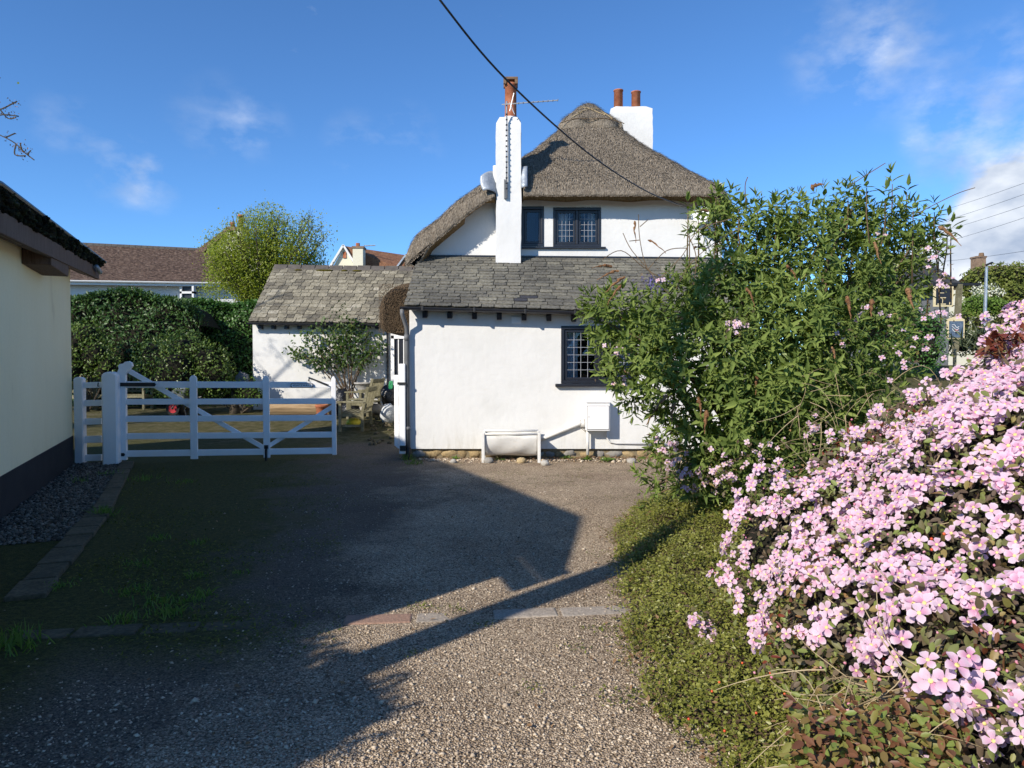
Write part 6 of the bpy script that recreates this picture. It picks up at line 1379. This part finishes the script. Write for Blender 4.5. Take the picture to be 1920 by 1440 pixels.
def bush(name, label, lobes, mat, n, L, asp, cat='shrub', tpl=OVAL, stems=True, shell=.6, loc=None, core=True, fill=.62):
    c = np.mean([l[:3] for l in lobes], 0); zb = float(gz(c[0], c[1])); b = thing(name, loc or (float(c[0]), float(c[1]), zb), label, cat)
    P, Nn = blob_points(lobes, n, shell, q); l_ = q.uniform(.6, 1.2, n)*L
    leaves('foliage', P, Nn*.5+rdirs(n, q), Nn*.6+rdirs(n, q)*.7+np.array([0, -.2, .4]), l_, l_*asp, mat, b, tpl=tpl)
    if core:
        m = MB()
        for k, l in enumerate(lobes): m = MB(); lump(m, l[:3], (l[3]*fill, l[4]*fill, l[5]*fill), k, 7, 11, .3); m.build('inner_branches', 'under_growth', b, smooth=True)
    if stems:
        m = MB()
        for l in lobes: m.tube([Vector((c[0], c[1], zb-.05)), Vector((c[0], c[1], zb))*.4+Vector(l[:3])*.6+Vector((.05, 0, -.05)), Vector(l[:3])], [.03, .02, .012], 5)
        m.build('stem', 'bark', b)
    return b
bush('euonymus_bush', 'rounded yellow-green bush in front of the dark hedge', [lobe(*a) for a in ((300, 680, 52, 18.6), (345, 670, 55, 18.8), (390, 685, 48, 18.6), (330, 700, 60, 18.3), (400, 705, 42, 18.5), (275, 700, 30, 18.4))], 'euonymus_leaf', 7500, .075, .55)
bush('golden_shrub', 'yellowish shrub beside the garage corner under the laurel hedge', [lobe(*a) for a in ((140, 650, 45, 19.2), (175, 670, 40, 19.2), (165, 630, 30, 19.4), (200, 690, 28, 19.1), (130, 690, 40, 19.0))], 'euonymus_leaf', 3500, .085, .5)
bush('rockery_plant', 'low green plant spilling over the rockery at the outbuilding corner', [lobe(*a) for a in ((468, 738, 24, 18.7), (482, 745, 16, 18.7), (452, 730, 22, 18.7), (470, 722, 16, 18.75), (420, 735, 25, 18.9), (395, 742, 22, 18.9))], 'far_leaf_bright', 1500, .06, .6)
m = MB(); c = pt(441, 18.8); m.tube([Vector((c.x, c.y, c.z-.1)), Vector((c.x, c.y, c.z+.3)), Vector((c.x+.03, c.y, c.z+.62))], [.17, .13, .12], 10); tag(m.build('tree_stump', 'bark', smooth=True), 'rough tree stump behind the middle of the gate', 'stump')

# climbing shrub trained on the outbuilding wall
cs = thing('climbing_shrub', pt(655, 19.1), 'leafy climbing shrub fanned against the white outbuilding wall', 'shrub')
m = MB(); root = at(655, 735, 19.15); tips = [(545, 655), (575, 625), (600, 612), (625, 620), (650, 610), (670, 625), (690, 620), (712, 640), (590, 650), (640, 640), (700, 660), (660, 600), (560, 660), (620, 650)]
TP = []
for i, (px, py) in enumerate(tips):
    e = at(px, py, 19.2+random.uniform(-.12, .1)); mid = root*.5+e*.5+Vector((random.uniform(-.1, .1), -.08, random.uniform(-.05, .2))); path = smooth_path([root+Vector((random.uniform(-.12, .12), 0, -.2)), mid, e], 6); m.tube(path, [.020-.0012*j for j in range(len(path))], 5); TP += path[6:]
tag(m.build('stems', 'twig_brown', cs), kind='stuff')
P = np.array([TP[i] for i in q.integers(0, len(TP), 1800)])+q.normal(0, 1, (1800, 3))*np.array([.13, .07, .11]); P[:, 1] = np.minimum(P[:, 1], 19.42); kp = P[:, 2] > at(650, 700, 19.2).z+q.normal(0, .1, 1800); P = P[kp]; n = len(P); L = q.uniform(.07, .135, n)
leaves('foliage', P, rdirs(n, q)+np.array([0, -.2, -.3]), rdirs(n, q)*.6+np.array([-.2, -.6, .6]), L, L*.6, 'climber_leaf', cs, tpl=OVAL)
n = 60; P = np.array([at(640+q.normal(0, 9), 590+q.normal(0, 12), 19.0) for _ in range(n)]); L = q.uniform(.05, .09, n); leaves('top_shoot', P, rdirs(n, q)+np.array([0, 0, .4]), rdirs(n, q)+np.array([0, -.5, .5]), L, L*.5, 'climber_leaf', cs, tpl=OVAL)

# ================================================================== TREES
def branch_tree(root, tips, r0, q, parent, mat='bark', name='trunk', sub=7, reach=.5):
    m = MB(); ends = []
    for e in tips:
        e = Vector(e); mid = root*.5+e*.5; mid += Vector((root.x-mid.x, root.y-mid.y, 0))*.45+Vector(tuple(q.normal(0, .12, 3)))
        path = smooth_path([root, mid, e], 6); m.tube(path, [max(r0*(1-.85*j/(len(path)-1)), .012) for j in range(len(path))], 6)
        for k in range(sub):
            i = q.integers(4, len(path)); b = path[i]; d = (path[i]-path[i-1]).normalized()+Vector(tuple(q.normal(0, .75, 3))); d.z = abs(d.z)*.8+.25; t = b+d.normalized()*reach*q.uniform(.5, 1.3); m.tube([b, b*.5+t*.5+Vector(tuple(q.normal(0, .05, 3))), t], [.012, .009, .004], 4); ends += [b, b*.5+t*.5, t, t]
            for _ in range(2):
                s = b*.4+t*.6; t2 = s+Vector(tuple(q.normal(0, .35, 3)))*reach+Vector((0, 0, .3*reach)); m.tube([s, t2], [.007, .003], 4); ends += [t2, s*.5+t2*.5]
    m.build(name, mat, parent, smooth=True); return ends
tY = 25.0; rt = pt(500, tY); st = thing('spring_tree', rt, 'airy lime-green tree in new leaf beside the tiled bungalow', 'tree')
tips = [at(505+118*math.cos(a)*r, 478-92*math.sin(a)*r if math.sin(a) > 0 else 490-45*math.sin(a)*r, tY+q.normal(0, .7)) for a, r in zip(q.uniform(-.5, 3.64, 46), q.uniform(.45, .98, 46)**.6)]
ends = branch_tree(Vector((rt.x, rt.y, 1.9)), tips, .05, q, st, sub=6, reach=.55); m = MB(); m.tube([rt-Vector((0, 0, .2)), Vector((rt.x, rt.y, 2.0))], [.14, .10], 8); m.build('bole', 'bark', st, smooth=True)
E = np.array([tuple(e) for e in ends]); n = 30000; P = E[q.integers(0, len(E), n)]+q.normal(0, .16, (n, 3)); pxy = np.array([to_px(p) for p in P]); thin = np.clip((pxy[:, 1]-380)/90, .12, 1); kp = q.random(n) < thin; P = P[kp]; n = len(P); L = q.uniform(.05, .10, n)
leaves('crown', P, rdirs(n, q), rdirs(n, q)*.7+np.array([-.3, -.4, .6]), L, L*.55, 'spring_leaf', st, tpl=DIAM)
# lime foliage low on its left, in front of the bungalow
n = 5200; P, Nn = blob_points([lobe(*a) for a in ((440, 525, 55, 24.6), (400, 545, 32, 24.6), (470, 500, 50, 24.8), (425, 490, 40, 24.7))], n, .2, q); L = q.uniform(.04, .085, n); n2 = 17000; Pc, Nc = blob_points([lobe(*a) for a in ((505, 470, 88, 25), (545, 478, 66, 25.2), (465, 470, 62, 24.8), (500, 430, 55, 25), (575, 490, 42, 25), (430, 480, 42, 24.8))], n2, .15, q); Lc = q.uniform(.045, .09, n2); leaves('inner_crown', Pc, rdirs(n2, q), rdirs(n2, q)*.7+np.array([-.3, -.4, .6]), Lc, Lc*.55, 'spring_leaf', st, tpl=DIAM); leaves('low_crown', P, rdirs(n, q), rdirs(n, q)*.7+np.array([-.3, -.4, .6]), L, L*.55, 'spring_leaf', st, tpl=DIAM)
# bare tree behind the garage: one branch reaches into view, its shadow dapples the outbuilding
bt_r = Vector((-14.2, 12.6, 0)); bt = thing('bare_tree', bt_r, 'bare-twigged tree behind the garage with a branch tip showing', 'tree')
tips = [Vector((-14.2+3.0*math.cos(a), 12.8+2.0*math.sin(a*1.7), 6.2+1.8*abs(math.sin(a*2.1)))) for a in np.linspace(.6, 5.6, 15)]+[at(-60, 235, 13.0), at(-60, 200, 13.2)]
e2 = branch_tree(Vector((-14.2, 12.6, 2.6)), tips, .09, q, bt, sub=9, reach=.8); m = MB(); m.tube([bt_r, Vector((-14.2, 12.6, 2.7))], [.22, .15], 9); m.build('bole', 'bark', bt, smooth=True)
m = MB()
for pts in (((-30, 240), (10, 258), (30, 270), (45, 285), (64, 300)), ((-20, 200), (0, 205), (22, 195), (32, 190)), ((-20, 222), (5, 215), (35, 218)), ((30, 270), (28, 290), (48, 292)), ((10, 258), (28, 250)), ((45, 285), (40, 278), (38, 268)), ((50, 290), (58, 282)), ((0, 205), (15, 222), (30, 220))): m.tube(smooth_path([at(a, b, 13.0) for a, b in pts], 4), .012, 4)
m.build('branch', 'bark', bt)
E = np.array([at(a, b, 13.0) for a, b in ((25, 200), (30, 195), (20, 215), (28, 218), (42, 284), (50, 290), (55, 288), (35, 276), (12, 255), (46, 278), (5, 205))]); n = 150; P = E[q.integers(0, len(E), n)]+q.normal(0, .05, (n, 3)); leaves('buds', P, rdirs(n, q), rdirs(n, q), q.uniform(.02, .05, n), q.uniform(.015, .03, n), 'dead_leaf', bt, tpl=OVAL)
E = np.array([tuple(e) for e in e2]); n = 2600; P = E[q.integers(0, len(E), n)]+q.normal(0, .1, (n, 3)); leaves('young_leaves', P[P[:, 2] < 7.5], rdirs(int((P[:, 2] < 7.5).sum()), q), rdirs(int((P[:, 2] < 7.5).sum()), q), .07, .045, 'spring_leaf', bt, tpl=DIAM)
# shrub behind the camera whose shadow lies over the near left corner of the drive
bush('roadside_shrub', 'dense shrub by the telegraph pole at the roadside', [(-3.95, .25, 1.9, .75, .75, .8), (-3.55, .75, 1.1, .8, .75, .9), (-3.85, 1.25, 1.6, .55, .55, .7), (-4.4, .6, 1.9, .8, .8, .8), (-4.0, -.5, 1.5, .8, .8, 1.1), (-4.5, -1.2, 1.3, .9, .8, 1.1), (-3.3, .1, .8, .7, .7, .8), (-3.5, 1.25, 1.3, .6, .55, .75), (-3.6, .6, 1.7, .6, .6, .6)], 'laurel_leaf', 15000, .10, .5, fill=.85)

# ================================================================== TILED BUNGALOW beyond the hedge
BY0, BY1 = 33.0, 34.9
bg_ = thing('bungalow', (-20, BY0, 1.5), 'white bungalow with a long brown tiled roof beyond the hedge', 'house')
e0, e1 = at(60, 523, BY0-1.0), at(440, 529, BY1-.8); r0_, r1_ = at(60, 455, BY0+3.5), at(440, 473, BY1+3.5)
bkv = Vector((0, 4.5, -1.6))
m = MB(); m.add([e0, e1, r1_, r0_, e0-Vector((0, 0, .12)), e1-Vector((0, 0, .12))], [(0, 1, 2, 3), (4, 5, 1, 0)]); m.add([r0_, r1_, r1_+bkv, r0_+bkv], [(0, 1, 2, 3)]); brf = m.build('roof', 'brown_tile', bg_)
# tile courses as real steps
m = MB(); nc = 30
for c in range(nc):
    t = (c+.02)/nc; a, b = e0.lerp(r0_, t), e1.lerp(r1_, t); u = (r0_-e0).normalized()*.2; nn2 = Vector((0, -.32, .95))
    N_ = 130
    for k in range(N_):
        x0, x1 = k/N_, (k+.94)/N_; h_ = .03+random.uniform(0, .02); p, s_ = a.lerp(b, x0), a.lerp(b, x1); m.add([p+nn2*h_, s_+nn2*h_, s_+u+nn2*.01, p+u+nn2*.01, p, s_], [(0, 1, 2, 3), (4, 5, 1, 0)])
tag(m.build('roof_tiles', 'brown_tile', brf), kind='stuff')
for k in range(34):
    p, s_ = r0_.lerp(r1_, (k+.02)/34), r0_.lerp(r1_, (k+.97)/34); m = MB(); m.tube([p, s_], .13, 7); m.build('ridge_tile', 'ridge_tile', brf)
wl0, wl1 = e0+Vector((.0, .55, 0)), e1+Vector((0, .5, 0)); m = MB(); m.prism([Vector((wl0.x, wl0.y, .5)), Vector((wl1.x, wl1.y, .5)), wl1, wl0], (0, .3, 0)); m.build('wall', 'white_trim', bg_)
m = MB(); m.beam(e0+Vector((0, .02, -.12)), e1+Vector((0, .02, -.12)), .06, .2); m.build('fascia', 'white_trim', bg_)
m = MB(); half_pipe(m, e0+Vector((0, -.08, -.05)), e1+Vector((0, -.08, -.05)), .07); m.build('gutter', 'white_trim', bg_)
m = MB(); p = at(308, 531, 33.6); m.tube([p, p+Vector((0, .3, -.2)), p+Vector((0, .3, -2.5))], .05, 8); m.build('downpipe', 'white_trim', bg_)
wx0, wx1 = at(342, 540, 33.9), at(368, 540, 33.9); bw = thing_part('window', bg_); zt = at(350, 533, 33.9).z; m = MB()
for a, b, c, d in ((wx0.x, wx1.x, zt-.1, zt), (wx0.x, wx0.x+.09, zt-1.3, zt-.1), (wx1.x-.09, wx1.x, zt-1.3, zt-.1), (wx0.x, wx1.x, zt-.46, zt-.36), (wx0.x, wx1.x, zt-1.4, zt-1.3)): m.box(a, b, 33.62, 33.9, c, d)
m.build('window_frame', 'white_trim', bw); m = MB(); m.box(wx0.x+.05, wx1.x-.05, 33.72, 33.8, zt-1.3, zt-.1); m.build('pane', 'sign_dark', bw)
# gabled house end with chimney, half hidden by the tree
gh = thing('gabled_house', at(410, 540, 38), 'brown-roofed house end with a chimney half hidden behind the lime-green tree', 'house')
a, b, c = at(372, 475, 38), at(432, 432, 38), at(560, 540, 38); m = MB(); m.prism([a, b, at(520, 490, 38), at(520, 560, 38), at(372, 560, 38)], (0, 5, 0)); m.build('wall', 'cream_house', gh)
m = MB(); m.prism([a+Vector((-.3, -.3, -.1)), b+Vector((0, -.3, .12)), b+Vector((0, -.3, -.1)), a+Vector((-.1, -.3, -.4))], (0, 5.5, 0)); m.prism([b+Vector((0, -.3, .12)), c+Vector((0, -.3, 0)), c+Vector((0, -.3, -.3)), b+Vector((0, -.3, -.1))], (0, 5.5, 0)); m.build('roof', 'brown_tile', gh)
ca, cb = at(427, 432, 37.8), at(455, 432, 37.8); m = MB(); m.box(ca.x, cb.x, 37.7, 38.5, at(440, 500, 38).z, at(440, 428, 37.8).z); gch = m.build('chimney', 'cream_house', gh)
m = MB(); m.box(ca.x-.06, cb.x+.06, 37.64, 38.56, at(440, 433, 37.8).z, at(440, 426, 37.8).z); m.build('chimney_cap', 'brick_far', gch)
for px, h_, r in ((452, 403, .15), (436, 417, .12)):
    p = at(px, 427, 38.1); m = MB(); m.lathe([(r, p.z-.05), (r*.85, at(px, h_, 38.1).z-.1), (r*1.1, at(px, h_, 38.1).z-.08), (r*1.1, at(px, h_, 38.1).z)], (p.x, p.y, 0), 10); m.build('chimney_pot', 'terracotta', gch, smooth=True)
# cream gabled house over the outbuilding ridge
fh = thing('cream_house', at(700, 500, 46), 'distant cream house with red-brown roof above the outbuilding ridge', 'house')
m = MB(); ap, l_, r_ = at(645, 464, 46), at(622, 505, 46), at(668, 505, 46); m.prism([l_, r_, ap], (0, 1.5, 0)); m.box(l_.x, at(772, 500, 46).x, 46.2, 50, .5, l_.z); m.build('wall', 'cream_house', fh)
m = MB(); m.beam(l_+Vector((-.15, -.1, .0)), ap+Vector((0, -.1, .12)), .12, .3, up=(0, 1, 0)); m.beam(r_+Vector((.15, -.1, 0)), ap+Vector((0, -.1, .12)), .12, .3, up=(0, 1, 0)); m.build('barge_board', 'white_trim', fh)
m = MB(); m.add([ap+Vector((0, 0, .1)), at(772, 482, 48), at(772, 512, 46), r_+Vector((.1, .1, 0))], [(0, 3, 2, 1)]); m.add([ap+Vector((0, 0, .1)), at(772, 482, 48), at(772, 480, 53), at(640, 464, 53)], [(0, 1, 2, 3)]); m.build('roof', 'red_tile', fh)
ca, cb = at(662, 480, 45.2), at(681, 480, 45.2); m = MB(); m.box(ca.x, cb.x, 45.1, 45.9, 1, at(670, 465, 45.2).z); fch = m.build('chimney', 'cream_house', fh)
m = MB(); m.box(ca.x-.05, cb.x+.05, 45.05, 45.95, at(670, 466, 45.2).z, at(670, 462, 45.2).z); m.build('chimney_cap', 'brick_far', fch); p = at(671, 462, 45.5); m = MB(); m.lathe([(.13, p.z), (.13, p.z+.2)], (p.x, p.y, 0), 8); m.build('chimney_pot', 'terracotta', fch)
m = MB(); p = at(646, 478, 45.95); m.box(p.x-.1, p.x+.1, 45.94, 45.99, p.z-.2, p.z+.2); m.build('vent', 'terracotta', fh)
p = at(683, 470, 45.6); m = MB(); m.tube([p+Vector((0, 0, -.6)), p+Vector((0, 0, .35))], .03, 5); m.tube([at(684, 461, 45.6), at(704, 460, 45.6)], .035, 5); m.build('aerial', 'grey_metal', fh)
m = MB(); a, b, c = at(745, 500, 45), at(762, 477, 45), at(782, 502, 45); m.prism([a, c, b], (0, 3, 0)); dg_ = m.build('dormer', 'red_tile', fh); m = MB(); m.beam(a, b, .1, .22, up=(0, 1, 0)); m.beam(c, b, .1, .22, up=(0, 1, 0)); m.build('barge_board', 'lead', dg_)

# ================================================================== RIGHT BACKGROUND
dh = thing('slate_roofed_house', at(1720, 560, 38), 'house with a dark slate hipped roof behind the buddleia', 'house')
m = MB(); rl, rr_ = at(1670, 476, 42), at(1722, 478, 42); el, er = at(1640, 550, 37), at(1806, 533, 37); eb = at(1806, 533, 37)+Vector((0, 9, 0)); m.add([el, er, rr_, rl, eb, el+Vector((0, 9, 0))], [(0, 1, 2, 3), (1, 4, 2), (4, 5, 3, 2)]); m.build('roof', 'dark_roof', dh)
m = MB(); m.box(el.x+.5, er.x-.4, 37.5, 45, .5, er.z); m.build('wall', 'grey_plastic', dh); m = MB(); half_pipe(m, el+Vector((0, -.05, -.02)), er+Vector((0, -.05, -.02)), .09); m.build('gutter', 'black_iron', dh)
ps = thing('inn_sign', at(1793, 640, 33), 'hanging inn sign with dark board and cream frame on a grey post', 'sign')
m = MB(); m.beam(at(1791, 660, 33), at(1799, 533, 33), .2, .2, up=(0, 1, 0)); m.build('post', 'timber_grey', ps); m = MB(); m.beam(at(1750, 533, 33), at(1838, 533, 33), .1, .12); m.build('beam', 'black_iron', ps)
def framed(parent, px0, px1, py0, py1, Y, fr, mat_f, mat_b):
    a, b = at(px0, py1, Y), at(px1, py0, Y); m = MB(); m.box(a.x, b.x, Y, Y+.08, a.z, b.z); s = m.build('sign_frame', mat_f, parent); m = MB(); m.box(a.x+fr, b.x-fr, Y-.02, Y+.02, a.z+fr, b.z-fr); s2 = m.build('sign_face', mat_b, parent); return a, b, s2
a, b, fc = framed(ps, 1751, 1788, 537, 575, 32.9, .085, 'cream_paint', 'sign_dark'); X0, Z0 = a.x, a.z; w_, h_ = b.x-a.x, b.z-a.z
m = MB(); m.box(X0+w_*.16, X0+w_*.60, 32.872, 32.879, Z0+h_*.10, Z0+h_*.15); m.box(X0+w_*.3, X0+w_*.6, 32.872, 32.879, Z0+h_*.42, Z0+h_*.46); m.box(X0+w_*.24, X0+w_*.5, 32.872, 32.879, Z0+h_*.66, Z0+h_*.69); m.tube([(X0+w_*.38, 32.87, Z0+h_*.42), (X0+w_*.43, 32.87, Z0+h_*.33), (X0+w_*.42, 32.87, Z0+h_*.18)], .015, 4); m.tube([(X0+w_*.78, 32.87, Z0+h_*.1), (X0+w_*.80, 32.87, Z0+h_*.22)], .02, 4); m.build('sign_marks', 'cream_paint', fc)
m = MB()
for px in (1756, 1783): m.tube([at(px, 538, 32.94), at(px, 532, 32.94)], .02, 5)
m.build('hanger', 'black_iron', ps)
ls = thing('menu_board', at(1792, 650, 31), 'small blue picture board in a cream arched frame below the inn sign', 'sign')
a, b, fc = framed(ls, 1776, 1809, 599, 636, 31, .07, 'cream_paint', 'sign_blue'); m = MB(); m.prism([Vector((a.x, 31, b.z)), Vector((b.x, 31, b.z)), Vector((b.x-.12, 31, b.z+.06)), Vector(((a.x+b.x)/2, 31, b.z+.14)), Vector((a.x+.12, 31, b.z+.06))], (0, .08, 0)); m.build('crest', 'cream_paint', ls)
w_, h_ = b.x-a.x, b.z-a.z; m = MB()
for k in range(3): m.tube(smooth_path([Vector((a.x+w_*(.25+.4*t), 30.97, a.z+h_*(.72-.12*k+.06*math.sin(t*7+k)-.12*t))) for t in (0, .33, .66, 1)], 4), .014, 4)
m.build('picture_lines', 'white_trim', fc); m = MB(); m.box(a.x+w_*.42, a.x+w_*.6, 30.965, 30.975, a.z+h_*.44, a.z+h_*.49); m.build('picture_red', 'red_paint', fc); m = MB(); m.box(a.x+w_*.44, a.x+w_*.54, 30.965, 30.975, a.z+h_*.3, a.z+h_*.38); m.build('picture_dark', 'ink', fc)
m = MB(); m.beam(Vector(((a.x+b.x)/2, 31.06, .5)), Vector(((a.x+b.x)/2, 31.06, a.z)), .1, .1, up=(0, 1, 0)); m.build('post', 'timber_grey', ls)
lp_ = thing('street_lamp', at(1846, 600, 41), 'slim grey street lamp in front of the distant trees', 'street lamp'); m = MB(); m.tube([at(1845, 640, 41), at(1850, 500, 41)], [.10, .07], 8); m.build('column', 'galvanised', lp_); m = MB(); p = at(1849, 497, 41); m.beam(p, at(1861, 492, 40.7), .16, .07); m.build('lantern', 'black_iron', lp_)
hh_ = thing('brick_chimney_house', at(1880, 500, 62), 'distant house with brick chimney above the trees on the right', 'house')
m = MB(); m.add([at(1836, 498, 62), at(2050, 500, 62), at(2050, 540, 60), at(1836, 540, 60), at(1836, 498, 62)+Vector((0, 6, -2)), at(2050, 500, 62)+Vector((0, 6, -2))], [(3, 2, 1, 0), (0, 1, 5, 4)]); m.build('roof', 'brown_tile', hh_); m = MB(); m.box(at(1836, 520, 61).x, at(2050, 520, 61).x, 61, 66, 1, at(1836, 535, 61).z); m.build('wall', 'cream_house', hh_)
a, b = at(1831, 500, 61), at(1849, 480, 61); m = MB(); m.box(a.x, b.x, 61, 61.8, a.z-1, b.z-.15); cc = m.build('chimney', 'brick_far', hh_); m = MB(); m.box(a.x-.05, b.x+.05, 60.95, 61.85, b.z-.15, b.z); m.build('chimney_cap', 'brick_far', cc); p = at(1840, 480, 61.4); m = MB(); m.lathe([(.22, p.z), (.18, p.z+.26)], (p.x, p.y, 0), 8); m.build('chimney_pot', 'pot_stained', cc)
def far_tree(name, label, lobes, mat, n, L, cat='tree', trunk=True):
    c = np.mean([l[:3] for l in lobes], 0); t = thing(name, (float(c[0]), float(c[1]), 1), label, cat); P, Nn = blob_points(lobes, n, .45, q); l_ = q.uniform(.6, 1.2, n)*L
    leaves('crown', P, rdirs(n, q)+Nn*.3, Nn*.5+rdirs(n, q)*.6+np.array([-.2, -.3, .5]), l_, l_*.6, mat, t, tpl=OVAL); m = MB()
    for k, l in enumerate(lobes): lump(m, l[:3], (l[3]*.62, l[4]*.62, l[5]*.62), k, 6, 9, .3); (m.tube([Vector((c[0], c[1], .6)), Vector(l[:3])], [.15, .05], 5) if cat == 'tree' else None)
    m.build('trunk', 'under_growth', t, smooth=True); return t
far_tree('boundary_shrub', 'dark green shrub between the buddleia and the inn sign', [lobe(*a) for a in ((1700, 600, 40, 30), (1740, 620, 36, 30), (1680, 650, 44, 30), (1735, 660, 40, 29.5), (1650, 620, 44, 30))], 'ivy_leaf', 5200, .13, 'bush')
far_tree('olive_tree', 'broad olive-green tree behind the street lamp', [lobe(*a) for a in ((1835, 528, 30, 50), (1870, 522, 30, 50), (1910, 525, 34, 50), (1940, 545, 40, 50), (1900, 555, 30, 49), (1820, 545, 22, 50), (1870, 550, 30, 49.5))], 'far_leaf', 6500, .24)
far_tree('round_hedge_bush', 'bright clipped bush left of the street lamp', [lobe(*a) for a in ((1822, 578, 22, 46), (1838, 572, 20, 46), (1810, 585, 16, 46))], 'far_leaf_bright', 2200, .16, 'bush')
far_tree('round_hedge_shrub', 'bright clipped bush right of the street lamp', [lobe(*a) for a in ((1866, 575, 18, 46), (1880, 580, 16, 46))], 'far_leaf_bright', 1600, .16, 'bush')
far_tree('dark_conifer', 'small dark bush beyond the bright clipped bushes', [lobe(*a) for a in ((1898, 580, 15, 45), (1908, 585, 14, 45))], 'far_leaf_dark', 1000, .14, 'bush')
far_tree('roadside_hedge', 'low yellow-green hedge across the distance behind the signs', [lobe(*a) for a in ((1800, 605, 26, 43), (1840, 608, 24, 43), (1880, 605, 24, 43), (1920, 600, 26, 43), (1760, 610, 28, 43), (1720, 612, 28, 43), (1960, 605, 28, 43), (1800, 640, 30, 42.5), (1840, 640, 30, 42.5), (1880, 640, 30, 42.5), (1920, 640, 30, 42.5), (1760, 640, 30, 42.5), (1720, 640, 30, 42.5), (1680, 620, 30, 42.5), (1640, 620, 34, 42.5))], 'far_leaf', 7500, .16, 'hedge')
bl_ = thing('blossom_tree', at(1835, 555, 48), 'white blossoming tree beside the street lamp', 'tree'); n = 420; P, Nn = blob_points([lobe(*a) for a in ((1835, 545, 16, 48), (1860, 540, 14, 48), (1845, 556, 14, 48), (1875, 548, 10, 48))], n, .2, q); leaves('blossom', P, rdirs(n, q), rdirs(n, q), .12, .09, 'white_blossom', bl_, tpl=OVAL); m = MB(); m.tube([at(1848, 640, 48), at(1848, 550, 48)], [.12, .05], 6); m.build('trunk', 'bark', bl_)
yc = thing('yucca', at(1855, 640, 20), 'spiky grey-green yucca above the clematis mound', 'plant'); n = 260; c = np.array(at(1855, 650, 20)); D_ = rdirs(n, q)*np.array([1, .6, .5]); D_[:, 2] = np.abs(D_[:, 2])+.35; leaves('leaves', np.tile(c, (n, 1))+q.normal(0, .2, (n, 3))*np.array([1.6, .6, .3]), D_, rdirs(n, q)+np.array([0, -.5, .5]), q.uniform(.4, .8, n), .03, 'yucca_leaf', yc, tpl=LANCE)
m = MB(); m.tube([Vector(tuple(c))-Vector((0, 0, 1.5)), Vector(tuple(c))], .12, 7); m.build('stem', 'bark', yc)
# trees closing the view behind the cottage on the right
far_tree('distant_tree', 'tall tree mostly hidden behind the buddleia', [lobe(*a) for a in ((1600, 600, 60, 44), (1540, 620, 60, 44), (1660, 620, 50, 44))], 'far_leaf', 2500, .25)
# street wires crossing the right edge
for k, (pa, pb) in enumerate((((2100, 275), (1740, 402)), ((2100, 297), (1740, 422)), ((2100, 322), (1740, 440)), ((2100, 345), (1740, 462)), ((2100, 440), (1740, 492)))):
    a, b = at(*pa, 22), at(*pb, 48); m = MB(); path = [a.lerp(b, t)-Vector((0, 0, .5*t*(1-t))) for t in np.linspace(0, 1, 14)]; m.tube(path, .0075, 5)
    tag(m.build('street_wire', 'black_iron'), ['topmost', 'second from the top', 'middle', 'second from the bottom', 'lowest'][k]+' of the five street wires crossing the cloud on the right', 'wire', 'street wires')
